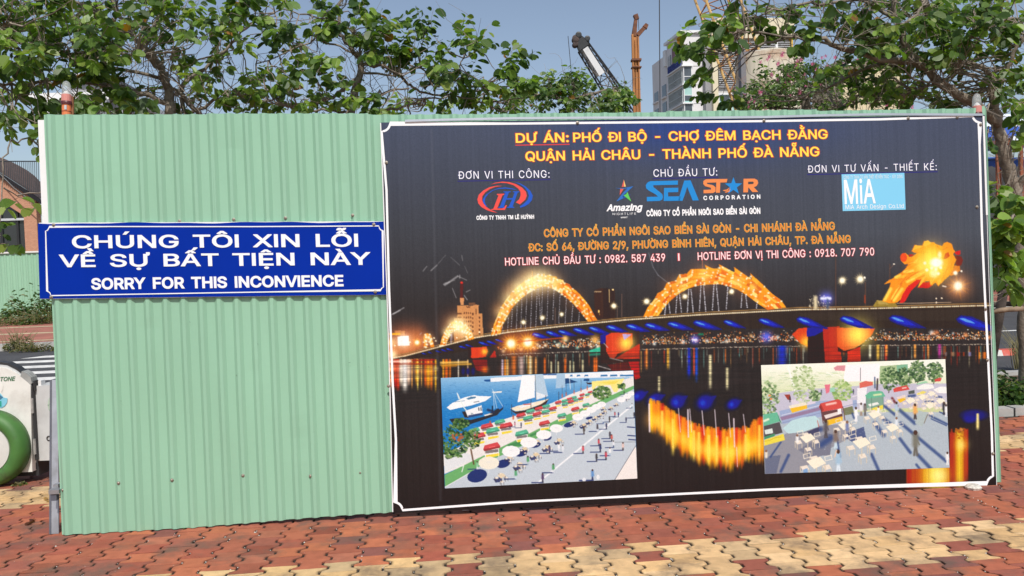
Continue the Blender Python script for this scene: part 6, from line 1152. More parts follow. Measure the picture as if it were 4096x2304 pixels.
for b_ in ((273, 18, 28, 16, 8, 1.4, 10), (288, 58, 30, 28, 8.2, 1.5, 17), (268, 95, 22, 16, 8.4, 1.4, 11), (300, 88, 20, 14, 8.3, 1.2, 8), (323, 44, 10, 14, 8, 1.0, 5), (326, 13, 5, 5, 8, .6, 3), (350, -2, 8, 5, 8, .6, 3), (336, 30, 6, 8, 8.2, .6, 4), (358, 22, 8, 5, 8.2, .5, 3), (372, 31, 10, 7, 8.2, .6, 5), (388, 35, 6, 7, 8.2, .5, 3), (362, 42, 14, 8, 8.2, .8, 7), (385, 50, 22, 10, 8.3, .8, 10), (418, 40, 8, 5, 8.3, .4, 3), (430, 34, 6, 3, 8.3, .3, 2), (400, 66, 26, 8, 8.4, .8, 9), (440, 66, 12, 8, 8.4, .6, 6), (462, 42, 8, 4, 8.4, .4, 3), (480, 42, 5, 3, 8.4, .3, 3), (470, 54, 6, 6, 8.4, .4, 3), (455, 76, 20, 7, 8.5, .7, 8), (478, 88, 22, 7, 8.6, .8, 8), (503, 72, 10, 6, 8.7, .6, 5), (514, 64, 4, 5, 8.7, .4, 3), (518, 88, 12, 10, 8.8, .8, 7), (364, 102, 22, 9, 8, .8, 9), (345, 80, 9, 5, 8, .5, 3), (300, 106, 34, 7, 8.4, 1, 8)): Bt.blob(*b_)
Bt.blob(430, 106, 46, 6, 10, 1.5, 16, .09, (6, 10)); Bt.blob(500, 104, 26, 7, 10, 1.5, 12, .09, (6, 10))
Bt.bare(80, (.2, .6)); Bt.done()
# low round-topped tree further back
base = W(570, 150, 13.5); base[2] = 0
Ct = Tree('orchid_tree', 'low bushy small-leaved tree in the gap below the crane boom', base, 43)
Ct.trunk([base] + wl([(571, 118), (570, 104), (568, 98)], 13.5), [.08, .07, .06, .05]); Ct.branch(wl([(568, 100), (545, 96), (522, 92)], 13.5), .03, .012); Ct.branch(wl([(568, 100), (590, 94), (612, 90), (630, 92)], 13.5), .03, .012); Ct.branch(wl([(568, 100), (572, 88), (578, 78)], 13.5), .03, .012)
for b_ in ((528, 99, 24, 11, 13.5, 1.5, 30), (545, 92, 22, 8, 13.5, 1.2, 22), (566, 90, 26, 12, 13.5, 1.5, 38), (600, 102, 28, 9, 13.5, 1.5, 36), (572, 80, 9, 4, 13.5, .8, 8), (614, 94, 14, 4, 13.4, .8, 10), (625, 98, 8, 8, 13.3, .8, 10), (520, 82, 8, 5, 13.5, .6, 6), (560, 108, 60, 5, 13.5, 1, 30)): Ct.blob(*b_, size=.095, leaves=(6, 11), bright=.35)
Ct.bare(24, (.3, .8)); Ct.done()
# right tree
base = G(1022, 402); base = W(1027, 380, 8.7); base[2] = 0
D = Tree('orchid_tree', 'big spreading tree with forked grey trunk behind the right end of the hoarding', base, 44)
D.trunk([base] + wl([(1026, 340), (1025, 300), (1022, 250), (1019, 215), (1014, 190), (1009, 173), (1004, 155), (1000, 137), (997, 118), (993, 95), (992, 78)], 8.6, 8.3), [.085, .078, .074, .072, .07, .068, .066, .062, .058, .052, .045, .035])
D.branch(wl(cp(TT4, (2330, 1250), (2160, 1090), (1920, 950), (1700, 830), (1540, 680), (1450, 560), (1350, 380), (1300, 150), (1240, -60)), 8.35, 8.0), .055, .022); D.branch(wl([(1015, 200), (1024, 180), (1040, 160)], 8.5, 8.3), .04, .025)
D.branch(wl(cp(TT4, (1500, 620), (1200, 600), (850, 520), (640, 440), (430, 360), (270, 370), (0, 430), (-250, 480)), 8.1, 7.6), .034, .008); D.branch(wl(cp(TT4, (800, 510), (600, 440), (280, 380), (-100, 330), (-300, 330)), 7.9, 7.5), .014, .006); D.branch(wl(cp(TT4, (1480, 640), (1100, 640), (800, 780), (560, 900), (300, 1000)), 8.2, 8.6), .02, .007)
D.branch(wl(cp(TT4, (2290, 800), (2100, 640), (1950, 630), (1600, 660)), 8.3, 8.0), .022, .012); D.branch(wl(cp(TT4, (1950, 640), (1900, 450), (2150, 300), (2470, 180)), 8.1, 7.9), .018, .010); D.branch(wl(cp(TT4, (1950, 650), (1850, 760), (1720, 860), (1500, 820), (1380, 700)), 8.0, 7.8), .012, .006); D.branch(wl(cp(TT4, (1300, 200), (1000, 30), (700, -50)), 8, 7.8), .02, .01)
D.branch(wl(cp(TT4, (980, -40), (640, 50), (350, 60), (0, 120), (-200, 260)), 7.8, 7.7), .018, .006); D.branch(wl(cp(TT4, (1320, 250), (1500, 150), (1600, 0)), 8, 8.2), .018, .01); D.branch(wl(cp(TT4, (2290, 850), (2450, 600), (2600, 350)), 8.3, 8.1), .025, .015); D.branch(wl(cp(TT4, (1700, 840), (1300, 960), (1000, 1000), (700, 1080)), 8.3, 8.6), .012, .006); D.branch(wl(cp(TT4, (620, 240), (700, 330), (720, 420)), 7.9, 8), .008, .005); D.branch(wl([(1014, 212), (1004, 236), (994, 246)], 8.2, 7.2), .012, .006); D.branch(wl([(1018, 300), (1010, 262), (996, 240)], 8.3, 7.2), .010, .006)
for b_ in ((684, 50, 10, 8, 7.6, 0.6, 5), (705, 44, 12, 8, 7.6, 0.6, 6), (698, 30, 7, 5, 7.6, 0.5, 2), (716, 32, 10, 8, 7.6, 0.6, 6), (733, 34, 16, 9, 7.6, 0.7, 7), (740, 22, 9, 7, 7.7, 0.6, 3), (748, 10, 9, 6, 7.7, 0.6, 2), (764, 34, 18, 9, 7.8, 0.8, 7), (778, 12, 8, 8, 7.8, 0.6, 3), (800, 18, 10, 11, 7.9, 0.6, 6), (760, 24, 12, 6, 7.8, 0.6, 3), (798, 38, 18, 7, 8, 0.8, 6), (830, 22, 8, 9, 7.9, 0.5, 3), (845, 8, 14, 8, 7.9, 0.8, 6), (866, 14, 10, 10, 7.9, 0.8, 6), (872, 36, 20, 18, 8, 1.4, 17), (905, 18, 32, 20, 8.2, 1.5, 22), (955, 18, 38, 24, 8.2, 1.5, 27), (1003, 28, 25, 30, 8, 1.4, 24), (940, 52, 42, 18, 8.5, 1.5, 27), (990, 66, 32, 20, 8.4, 1.5, 19), (880, 62, 28, 14, 8.6, 1.4, 17), (846, 82, 36, 16, 9, 1.6, 22), (905, 92, 36, 14, 9, 1.6, 24), (955, 99, 26, 10, 8.8, 1.2, 12), (1010, 92, 16, 15, 8, 1, 9), (700, 74, 4, 6, 7.6, 0.3, 2), (714, 70, 7, 5, 7.6, 0.4, 2), (720, 94, 9, 5, 8, 0.6, 3), (738, 100, 8, 6, 8.2, 0.6, 3), (920, -25, 110, 16, 8.2, 2, 22), (740, -18, 40, 10, 7.8, 1, 4)): D.blob(*b_[:6], b_[6] + int(b_[6] * .2 * (b_[0] > 850)), size=.122 if b_[0] < 850 else .110, shoot=.13 if b_[0] < 850 and b_[1] < 110 else .24, leaves=(4, 7) if b_[0] < 850 and b_[1] < 110 else (5, 10))
for b_ in ((1012, 120, 8, 5, 7.6, .6, 3), (990, 145, 3, 6, 8.6, .5, 2), (1018, 150, 6, 6, 7.8, .6, 2), (1000, 198, 9, 5, 7.2, .4, 5), (1008, 206, 8, 4, 7.2, .4, 4), (994, 222, 6, 4, 7.3, .5, 4), (1003, 228, 12, 5, 7.1, .5, 9), (1014, 232, 8, 5, 7.1, .4, 5), (994, 252, 6, 6, 7.2, .5, 5), (1003, 268, 9, 8, 7.3, .5, 8), (1014, 256, 7, 7, 7.5, .5, 5), (992, 240, 4, 6, 7.4, .4, 3), (1010, 284, 5, 3, 7.6, .3, 2)): D.blob(b_[0], b_[1], b_[2], b_[3], b_[4] - .5, b_[5], b_[6], maxtw=.4, bright=.65, shoot=.12, leaves=(4, 7), size=.135)
D.bare(150); D.done()
# pink-flowering tree behind
base = W(806, 150, 13); base[2] = 0
E_ = Tree('flowering_tree', 'fine-leaved tree with small pink flowers in front of the rusty silo', base, 45)
E_.trunk([base] + wl([(806, 118), (806, 100), (808, 84)], 13), [.10, .085, .07, .05])
for pts in (((806, 104), (780, 96), (755, 98)), ((806, 96), (835, 88), (870, 84)), ((807, 90), (795, 74), (778, 66)), ((807, 90), (822, 72), (845, 60)), ((806, 110), (770, 108), (738, 108)), ((806, 100), (850, 102), (890, 104))): E_.branch(wl(pts, 13), .03, .01)
for b_ in ((775, 92, 22, 12, 13, 2, 26), (800, 84, 26, 14, 13, 2, 32), (835, 84, 28, 15, 13, 2, 32), (775, 82, 26, 14, 12.6, 1.2, 24), (760, 98, 20, 10, 12.6, 1, 18), (792, 74, 18, 8, 12.6, 1, 14), (800, 68, 22, 6, 13, 1.4, 12), (850, 68, 18, 8, 13, 1.4, 12), (770, 106, 34, 7, 13, 2, 28), (830, 106, 40, 8, 13, 2, 28), (880, 98, 30, 12, 13, 2, 26), (745, 104, 10, 7, 12.6, 1, 9)): E_.blob(*b_, size=.07, leaves=(7, 12), bright=.12, shoot=.24)
E_.bare(70, (.3, .9)); E_.done()
pet = np.array([(0, 0), (.12, .2), (.2, .5), (.14, .85), (0, 1.0)])
fp = []; fd = []; fn = []
spots = [(776, 80), (782, 88), (787, 84), (790, 93), (796, 65), (800, 60), (805, 73), (812, 66), (815, 70), (823, 57), (828, 67), (832, 72), (836, 75), (848, 60), (765, 115 - 6), (744, 96), (748, 104), (752, 100), (760, 92), (772, 75), (783, 55), (768, 59), (760, 62), (853, 87), (848, 105), (888, 106), (912, 108), (858, 60), (842, 63), (826, 80), (807, 86), (818, 84), (777, 63), (790, 76), (801, 92), (834, 58), (880, 64), (1000 - 34, 104)]
for x, y in spots:
    for k in range(E_.r.randint(1, 4)):
        c = W(x + E_.r.normal(0, 1.2), y + E_.r.normal(0, 1.2), 12.3); a0_ = E_.r.uniform(0, 6)
        for j in range(5): t = a0_ + j * 1.2566; fp.append(c); fd.append([math.cos(t), -.5, math.sin(t)]); fn.append([E_.r.normal(0, .2), -1, .4])
leaf_mesh('flowers', E_.t, fp, fd, fn, np.full(len(fp), .034), np.tile([[.66, .20, .42]], (len(fp), 1)) * E_.r.uniform(.7, 1.3, (len(fp), 1)), leaf_m, shape=pet)
# stakes that prop the right tree
wood_m = mat('weathered_wood', (.065, .052, .045), .9, var=.35, vscale=9, bump=.6, bscale=30)
s0 = G(985, 398); s0[2] = 0; s1 = W(1007, 270, 8.35)
st_ = thing('tree_stake', 'dark slanting wooden pole propping the right tree', 'stake', s0); b = MB(); b.tube([s0, s0 + (s1 - s0) * .5, s1], [.05, .048, .042], 9); b.build('pole', wood_m, st_, smooth=True)
for (xa, ya, xb, yb, d_, lb) in ((992, 311.5, 1023, 308.5, 8.25, 'lower weathered cross pole tied to the right tree trunk'), (991.5, 305, 1020, 304, 8.75, 'upper dark cross pole behind the right tree trunk'), (1003, 272, 1026, 270, 8.3, 'short high cross pole under the leaves at the right edge')):
    b = MB(); p0, p1 = W(xa, ya, d_), W(xb, yb, d_); b.tube([p0, (p0 + p1) / 2 + [0, 0, .006], p1], [.028, .026, .027], 9)
    t = thing('cross_pole', lb, 'wooden pole', p0, 'cross poles that hold the right tree'); b.build('pole', mat('cut_wood', (.22, .16, .11), .9, var=.4, vscale=12) if 'lower' in lb else wood_m, t, smooth=True)

# ---------------------------------------------------------------- shrubs, weeds, grass
def bush(name, label, cat, c, rx, ry, h, n, size, pal, seed, blades=0, kind=None):
    r = np.random.RandomState(seed); P_ = []; D_ = []; N_ = []; S_ = []; C_ = []; t = thing(name, label, cat, c)
    for i in range(n):
        a = r.uniform(0, 6.28); q = math.sqrt(r.rand()); z = h * (1 - q * q * .8) * r.uniform(.15, 1) * (.75 + .25 * math.sin(a * 3 + seed)); P_.append([c[0] + rx * q * math.cos(a), c[1] + ry * q * math.sin(a), c[2] + z])
        D_.append([math.cos(a) * .8 + r.normal(0, .5), math.sin(a) * .8 - .3 + r.normal(0, .4), r.uniform(-.4, .7)]); N_.append([r.normal(0, .4), -.5 + r.normal(0, .4), 1]); S_.append(size * r.uniform(.6, 1.3)); C_.append(np.array(pal[r.randint(len(pal))]) * r.uniform(.75, 1.25))
    leaf_mesh('foliage', t, P_, D_, N_, np.array(S_), np.array(C_), shape=pet * [1.6, 1])
    b = MB()
    for i in range(14): a = r.uniform(0, 6.28); b.tube([c, np.array(c) + [rx * .4 * math.cos(a), ry * .4 * math.sin(a), h * .4], np.array(c) + [rx * .8 * math.cos(a), ry * .8 * math.sin(a), h * r.uniform(.5, .9)]], [.012, .008, .003], 4, False)
    for i in range(blades):
        a = r.uniform(0, 6.28); q = r.rand(); o = np.array(c) + [rx * q * math.cos(a), ry * q * math.sin(a), 0]; l = h * r.uniform(.6, 1.3); b.tube([o, o + [.1 * l * math.cos(a), 0, l * .6], o + [.45 * l * math.cos(a), .1 * l, l]], [.006, .004, .001], 3, False)
    b.build('stems', mat('weed_stem', (.17, .15, .07), .9, var=.3), t); return t
gp_ = [(.035, .085, .022), (.05, .11, .03), (.07, .13, .03), (.12, .17, .05)]
dry = [(.16, .14, .05), (.20, .15, .07), (.10, .11, .04), (.07, .11, .03)]
c = G(29, 322.5, .1); bush('creeper_bush', 'green leafy bush growing against the far green fence', 'bush', c + [0, .3, 0], 1.05, .5, 1.35, 900, .13, gp_, 61)
c = G(38, 324, .1); bush('dry_bush', 'brownish low bush in front of the far green fence next to the leafy bush', 'bush', c + [.3, .1, 0], 1.2, .5, .65, 800, .09, dry + gp_[1:3], 62, 40)
c = G(6, 326, .1); bush('weed_tuft', 'low strip of grassy weeds along the foot of the far green fence', 'weeds', c + [-.6, .2, 0], 1.8, .4, .35, 500, .09, gp_[1:] + dry, 63, 90)
c = G(22, 349, .0); bush('weed_tuft', 'tall dry weeds growing out of the gutter by the far kerb', 'weeds', c + [0, -.12, -.02], .34, .16, .5, 300, .05, dry + gp_[2:], 64, 50)
c = G(36, 350, .0); bush('weed_tuft', 'flat brown weeds in the gutter right of the tall dry weeds', 'weeds', c + [0, -.1, -.02], .5, .16, .22, 300, .05, dry, 65, 20)
c = G(30, 254, 0); c = W(30, 256, 36.5); c[2] = .1; bush('hedge', 'clipped green hedge in front of the brick house above the far green fence', 'hedge', c, 1.6, .7, 2.75, 2600, .16, gp_[1:], 66)
for px, py, lb, sd in ((20, 485, 'small green weed in the pavers beside the green wheel', 71), (184, 527.5, 'small weed with yellow flowers at the foot of the green hoarding', 72)):
    c = G(px, py); bush('weed', lb, 'weed', c, .05, .035, .035, 46, .018, [(.16, .2, .05), (.2, .2, .06), (.1, .14, .04)], sd)
for k, (px, py, rx, lb) in enumerate(((1000, 398, .42, 'dark glossy shrub in the planting bed next to the hoarding end'), (1016, 396, .45, 'yellow-tipped shrub in the planting bed under the right tree'), (992, 386, .4, 'taller dark shrub at the back of the planting bed'), (1030, 400, .5, 'round shrub in the planting bed at the right edge of view'))):
    c = G(px, py + 8, .02); bush('shrub', lb, 'shrub', c + [0, .25, 0], rx, .36, .30, 800, .06, gp_ + ([(.25, .27, .06)] if k == 1 else []), 80 + k)
c = G(1002, 366, .0); bush('grass_tuft', 'pale spiky grass tuft in front of the road behind the right end of the hoarding', 'grass tuft', c + [.05, -.3, 0], .1, .08, .5, 6, .03, [(.2, .24, .1)], 90, 46)
r_ = np.random.RandomState(7); n_ = 5200; gx = r_.uniform(2.6, 8.5, n_); gy = r_.uniform(7.81, 8.5, n_); P_ = np.c_[gx, gy, np.full(n_, .02)]
o = leaf_mesh('lawn_grass', None, P_, np.c_[r_.normal(0, .4, n_), r_.normal(-.2, .4, n_), np.ones(n_)], np.c_[r_.normal(0, .5, n_), -np.ones(n_), np.full(n_, .3)], r_.uniform(.05, .10, n_), np.array(gp_[1:3] * 2)[r_.randint(0, 4, n_)] * r_.uniform(.8, 1.5, (n_, 1)), shape=pet * [.45, 1]); o['kind'] = 'stuff'; o['label'] = 'strip of short green grass along the kerb of the planting bed'; o['category'] = 'grass'
# ---------------------------------------------------------------- fences and things across the road
Lc = lin
far_green = mat('far_green_sheet', tuple(Lc((150, 196, 166)) * .9), .5, var=.04, vscale=.8, dirt=(.25, .38, .28), dscale=.7, damt=.2)
def sheet_fence(x0, x1, y, z0, z1, p_, dpt):
    V = []; Fc = []; x = x0
    while x < x1:
        for t, o_ in ((0, 0), (.18, dpt), (.4, dpt), (.58, 0)): V += [(x + t * p_, y - o_, z0), (x + t * p_, y - o_, z1)]
        x += p_
    for i in range(len(V) // 2 - 1): Fc.append([2 * i, 2 * i + 2, 2 * i + 3, 2 * i + 1])
    return V, Fc
V, Fc = sheet_fence(-30, 10, 33.2, .1, 2.55, .2, .03); ff = thing('site_fence', 'distant pale green sheet fence across the road at the left', 'fence', (-10, 33.2, .1)); mesh('sheet', V, Fc, far_green, ff)
b = MB(); b.box(-30, 10, 33.12, 33.26, 2.55, 2.61); b.build('cap_rail', mat('white_rail', (.7, .7, .68), .6), ff)
V, Fc = sheet_fence(10.5, 48, 33.2, .6, 3.0, .2, .03); f2 = thing('site_fence', 'teal sheet fence with yellow and black stripes across the road at the right', 'fence', (29, 33.2, .1)); mesh('sheet', V, Fc, mat('teal_sheet', (.22, .42, .40), .5, var=.1, vscale=.7), f2)
b = MB(); b.mi = 0
for k in range(40):
    x = 10.5 + k * .9; b.mi = k % 2; b.add([(x, 33.1, .1), (x + .9, 33.1, .1), (x + 1.4, 33.1, .6), (x + .5, 33.1, .6)], [[0, 1, 2, 3]])
b.build('striped_base', None, f2, mats=[mat('hazard_yellow', (.70, .42, .03), .6, var=.1), mat('hazard_black', (.03, .03, .03), .6, var=.1)])
# broken low wall and earth strip at the right
b = MB()
for r in range(4):
    for k in range(34): b.box(11 + k * .8 + (r % 2) * .4, 11 + k * .8 + (r % 2) * .4 + .77, 30.5 - r * .02, 30.9, .1 + r * .2, .1 + r * .2 + .185)
b.build('brick_wall', mat('dusty_brick', (.24, .17, .13), .95, var=.35, vscale=1.6, bump=.6), None, loc=(24, 30.7, .1)); top(bpy.data.objects['brick_wall'], 'low dusty brick wall along the far pavement at the right', 'wall')
# barrier block painted red and white
b = MB(); c0 = G(985, 360, 0)
for k in range(5):
    b.mi = k % 2; x = c0[0] - 1.0 + k * .55; b.hexa([(x, 11.9, -.03), (x + .55, 11.9, -.03), (x + .55, 12.15, -.03), (x, 12.15, -.03), (x, 11.94, .05), (x + .55, 11.94, .05), (x + .55, 12.11, .05), (x, 12.11, .05)])
kb = b.build('barrier_block', None, None, loc=(c0[0], 12, -.03), mats=[mat('barrier_white', (.68, .67, .64), .7, dirt=(.3, .28, .25), dscale=5), mat('barrier_red', (.55, .10, .07), .7, dirt=(.5, .4, .38), dscale=6)]); top(kb, 'low red and white painted concrete barrier on the road behind the right tree', 'barrier')
# blue awnings behind the right tree
def awning(px0, px1, py0, py1, d, lb, col, posts):
    p0, p1 = W(px0, py1, d), W(px1, py1, d); z1 = W(px0, py0, d)[2]; t = thing('market_awning', lb, 'awning', ((p0[0] + p1[0]) / 2, p0[1], 0)); m = mat('tarp_%d' % int(col[2] * 100), col, .55, var=.12, vscale=1.5)
    V = []; Fc = []; n = 9
    for i in range(n + 1):
        x = p0[0] + (p1[0] - p0[0]) * i / n; s_ = .06 * math.sin(i * 2.1); V += [(x, p0[1], p0[2] + s_), (x, p0[1] + .06, z1 + s_ * .3), (x, p0[1] + 2.2, z1 + .35)]
    for i in range(n): a = 3 * i; Fc += [[a, a + 3, a + 4, a + 1], [a + 1, a + 4, a + 5, a + 2]]
    mesh('canopy', V, Fc, m, t)
    for k in range(posts):
        x = p0[0] + (p1[0] - p0[0]) * (k + .3) / posts; b = MB(); b.tube([(x, p0[1] + .1, 0), (x, p0[1] + .1, p0[2] + .05)], .045, 6); b.build('post', mat('rust_post', (.28, .09, .045), .8, var=.3), t)
awning(984, 1060, 128, 138.5, 21, 'long blue tarpaulin awning behind the right tree trunk', (.025, .09, .42), 6)
awning(984, 1056, 161.5, 168, 24, 'lower blue awning edge under the long tarpaulin behind the right tree', (.03, .10, .40), 5)
c = W(1016, 122, 23); b = MB(); b.hexa([c + [-1.2, 0, -.5], c + [1.6, 0, -.5], c + [1.6, 2.5, -.5], c + [-1.2, 2.5, -.5], c + [-.3, .8, .35], c + [.6, .8, .35], c + [.6, 1.6, .35], c + [-.3, 1.6, .35]])
tt_ = thing('canopy_tent', 'pale canopy tent roof above the blue awning at the right edge', 'tent', (c[0], c[1], 0)); b.build('roof', mat('tent_cloth', (.62, .68, .76), .7, var=.05), tt_)
for dx, dy in ((-1.1, .1), (1.5, .1), (-1.1, 2.4), (1.5, 2.4)): b = MB(); b.tube([(c[0] + dx, c[1] + dy, 0), (c[0] + dx, c[1] + dy, c[2] - .5)], .04, 6); b.build('post', mat('rust_post', (.28, .09, .045), .8), tt_)
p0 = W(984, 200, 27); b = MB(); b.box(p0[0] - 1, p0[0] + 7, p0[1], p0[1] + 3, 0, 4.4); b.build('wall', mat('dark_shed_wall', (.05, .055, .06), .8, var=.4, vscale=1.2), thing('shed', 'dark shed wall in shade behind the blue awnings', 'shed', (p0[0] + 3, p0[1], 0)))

# ---------------------------------------------------------------- brick house at the left
d_ = 46; hx = thing('brick_house', 'orange brick house with dark sloping roof and tall dark windows beyond the far fence', 'house', (W(10, 250, d_)[0], W(10, 250, d_)[1], 0))
brick_m = bpy.data.materials.new('brickwork'); brick_m.use_nodes = True; t = brick_m.node_tree; bn = t.nodes.new('ShaderNodeTexBrick'); bn.inputs['Scale'].default_value = 4.0; bn.inputs['Color1'].default_value = (.60, .29, .175, 1); bn.inputs['Color2'].default_value = (.50, .23, .14, 1); bn.inputs['Mortar'].default_value = (.34, .24, .18, 1)
tc_ = t.nodes.new('ShaderNodeTexCoord'); mp_ = t.nodes.new('ShaderNodeMapping'); mp_.inputs['Rotation'].default_value = (math.pi / 2, 0, 0); t.links.new(tc_.outputs['Object'], mp_.inputs[0]); t.links.new(mp_.outputs[0], bn.inputs[0]); t.links.new(bn.outputs[0], t.nodes['Principled BSDF'].inputs[0]); t.nodes['Principled BSDF'].inputs['Roughness'].default_value = .9
X_ = lambda px, py=220: W(px, py, d_)[0]; Z_ = lambda py, px=20: W(px, py, d_)[2]; yw = float(W(20, 220, d_)[1])
xr, xl = X_(36.2), X_(-60); zt = Z_(197, 36)
def prism(m_, pts, y0, y1):       # polygon in x,z extruded in y
    n = len(pts); V = [(x, y0, z) for x, z in pts] + [(x, y1, z) for x, z in pts]; m_.add(V, [list(range(n)), list(range(n, 2 * n))[::-1]] + [[i, (i + 1) % n, n + (i + 1) % n, n + i] for i in range(n)])
slope = (Z_(174, 0) - zt) / (X_(0) - xr)
b = MB(); wx1 = X_(23, 200); wz = lambda px: Z_(206 + (px - 4) * .72, px)
zl = zt + slope * (xl - xr)
prism(b, [(xr, 0), (xr, zt), (xl, zl), (xl, 0), (X_(-9), 0), (X_(-9), Z_(193, -9)), (wx1, Z_(215.5, 23)), (wx1, 0)], yw, yw + .5); b.build('wall', brick_m, hx)
b = MB(); prism(b, [(wx1, .6), (wx1, Z_(215.5, 23)), (X_(-9), Z_(193, -9)), (X_(-9), .6)], yw + .25, yw + .3); win = b.build('window', mat('dark_glass', (.03, .035, .04), .12, spec=.6), hx)
b = MB(); fm_ = mat('black_frame', (.02, .02, .022), .5)
for px in (14.6, -1): b.box(X_(px), X_(px) + .12, yw + .16, yw + .25, .6, Z_(209.5 if px > 10 else 199, px))
b.build('frame', fm_, win)
b = MB(); b.box(X_(-9), wx1, yw + .1, yw + .24, Z_(220.5, 10), Z_(218.3, 10)); b.build('transom', mat('pale_transom', (.55, .56, .58), .5), win)
fl_ = [(-60, 134.5), (0, 172.5), (36, 196), (41.5, 199.6)]; rl_ = [(-60, 150), (0, 157), (15, 163.5), (30, 172), (38, 179), (46, 188)]
uu = np.linspace(0, 1, 15); fx = np.interp(uu, [0, .6, .95, 1], [p[0] for p in fl_]); fy = np.interp(fx, [p[0] for p in fl_], [p[1] for p in fl_]); bx_ = np.interp(uu, [0, .6, .75, .88, .96, 1], [p[0] for p in rl_]); by_ = np.interp(bx_, [p[0] for p in rl_], [p[1] for p in rl_])
V = []
for i in range(15): V += [W(fx[i], fy[i] + 4.8, 45.7), W(fx[i], fy[i], 45.6), W(bx_[i], by_[i], 54), W(fx[i], fy[i] + 4.8, 46.4)]
mesh('fascia', V, [[4 * i + a_, 4 * i + 4 + a_, 4 * i + 4 + b_, 4 * i + b_] for i in range(14) for a_, b_ in ((0, 1), (3, 0))], mat('dark_fascia', (.035, .036, .045), .6), hx)
mesh('roof', [V[4 * i + k] + np.array([0, .01, .01]) for i in range(15) for k in (1, 2)], [[2 * i, 2 * i + 2, 2 * i + 3, 2 * i + 1] for i in range(14)], mat('brown_tiles', (.10, .066, .056), .85, var=.25, vscale=3, bump=.6, bscale=14), hx)
b = MB(); b.box(xr, xr + 3.6, yw + .6, yw + 6, 0, zt - .5); b.build('side_wing', mat('dark_cladding', (.05, .052, .06), .6, var=.2), hx)
b = MB(); b.box(xr - .05, xr + 3.6, yw + .3, yw + .62, Z_(236.5, 38), Z_(232.5, 38)); b.build('lintel', white_m, hx)
# stair railing above the roof
rl = thing('railing', 'thin dark balustrade of vertical bars standing on the brick house roof edge', 'railing', (X_(20), yw - .5, 0)); rmt = mat('rail_dark', (.04, .05, .06), .5); b = MB()
for px in np.arange(-30, 41, 1.9): b.tube([W(px + .6, np.interp(px, [p[0] for p in fl_], [p[1] for p in fl_]), 45.3), W(px, 161.3, 45.3)], .016, 4)
b.build('bars', rmt, rl); b = MB(); b.tube([W(-30, 161.3, 45.3), W(41, 161.3, 45.3)], .035, 6); b.build('handrail', rmt, rl)
b = MB(); b.tube([W(-2, 172, 45.2), W(14, 188, 45.2), W(40, 208, 45.2)], .03, 5); b.build('stringer', rmt, rl)

# white house behind the left tree
d_ = 60; wh = thing('white_house', 'white house with grey gable and white roof edge behind the left tree', 'house', (W(85, 250, d_)[0], W(85, 250, d_)[1], 0)); grey_m = mat('grey_render', (.42, .43, .46), .8, var=.06, vscale=1)
x0, x1 = W(38, 100, d_)[0], W(122, 100, d_)[0]; y = float(W(80, 100, d_)[1]); b = MB(); b.box(x0, x1, y, y + 8, 0, W(80, 101, d_)[2]); b.build('wall', grey_m, wh)
b = MB(); b.box(x0 - .5, x1 + .4, y - .6, y + 8.3, W(80, 101, d_)[2], W(80, 94, d_)[2]); b.build('roof_edge', white_m, wh)
gx0, gx1 = W(86, 95, d_)[0], W(112, 95, d_)[0]; b = MB(); prism(b, [(gx0, W(90, 112, d_)[2]), (gx1, W(110, 112, d_)[2]), (gx1, W(110, 102, d_)[2]), ((gx0 + gx1) / 2 + .3, W(98, 94.5, d_)[2] - .0), (gx0, W(90, 104, d_)[2])], y - 1.2, y - .62); b.build('gable', grey_m, wh)
for k, px in enumerate((52, 90, 104)): b = MB(); xx_ = W(px, 108, d_)[0]; b.box(xx_, xx_ + .5, y - .9, y - .62, 0, W(px, 102, d_)[2]); b.build('column', white_m, wh)
b = MB(); b.box(W(62, 75, 75)[0], W(109, 75, 75)[0], W(80, 75, 75)[1], W(80, 75, 75)[1] + 8, W(80, 80, 75)[2], W(80, 75, 75)[2]); t2 = thing('grey_house', 'flat grey roofed house with a white eave behind the white house', 'house', (W(85, 80, 75)[0], W(80, 75, 75)[1], 0)); b.build('roof', mat('grey_roof', (.22, .23, .25), .8, var=.2), t2)
b = MB(); b.box(W(62, 75, 75)[0], W(109, 75, 75)[0], W(80, 75, 75)[1] - .3, W(80, 75, 75)[1] - .02, W(80, 75.6, 75)[2], W(80, 74.2, 75)[2]); b.build('eave', white_m, t2); b = MB(); b.box(W(64, 75, 75)[0], W(107, 75, 75)[0], W(80, 75, 75)[1] + .6, W(80, 75, 75)[1] + 7, 0, W(80, 80, 75)[2]); b.build('wall', grey_m, t2)

# ---------------------------------------------------------------- grey tower block and cream block
D0 = 150.0; K0 = W(681.8, 27.5, D0); K0[2] = 0
fwd = np.array([math.sin(YAW), math.cos(YAW), 0]); rgt = np.array([math.cos(YAW), -math.sin(YAW), 0])
e1 = rgt * .99 + fwd * .136; e2 = fwd * .99 - rgt * .136; e1 /= np.linalg.norm(e1); e2 /= np.linalg.norm(e2); ez = np.array([0, 0, 1.0]); FR = (K0, e1, e2, ez)
HB = CAMH + 221 / FPX * D0; tw_ = thing('tower_block', 'tall pale grey tower block with recessed side windows right of the orange mast', 'building', K0)
grey_w = mat('pale_grey_wall', (.74, .72, .725), .85, var=.04, vscale=.4); whitet = mat('white_trim_paint', (.78, .79, .80), .6); dglass = mat('window_glass_dark', (.07, .085, .10), .15, spec=.7, var=.3, vscale=.5); aqua = mat('aqua_panel', (.36, .58, .54), .3, spec=.5, var=.1, vscale=.3)
b = MB(); b.box(0, 4.7, 0, 8.6, 0, HB - .5, FR); b.build('wall', grey_w, tw_)
b = MB(); b.box(.35, 5.5, 8.6, 19, 0, HB - 1.8, FR); b.build('side_block', grey_w, tw_)
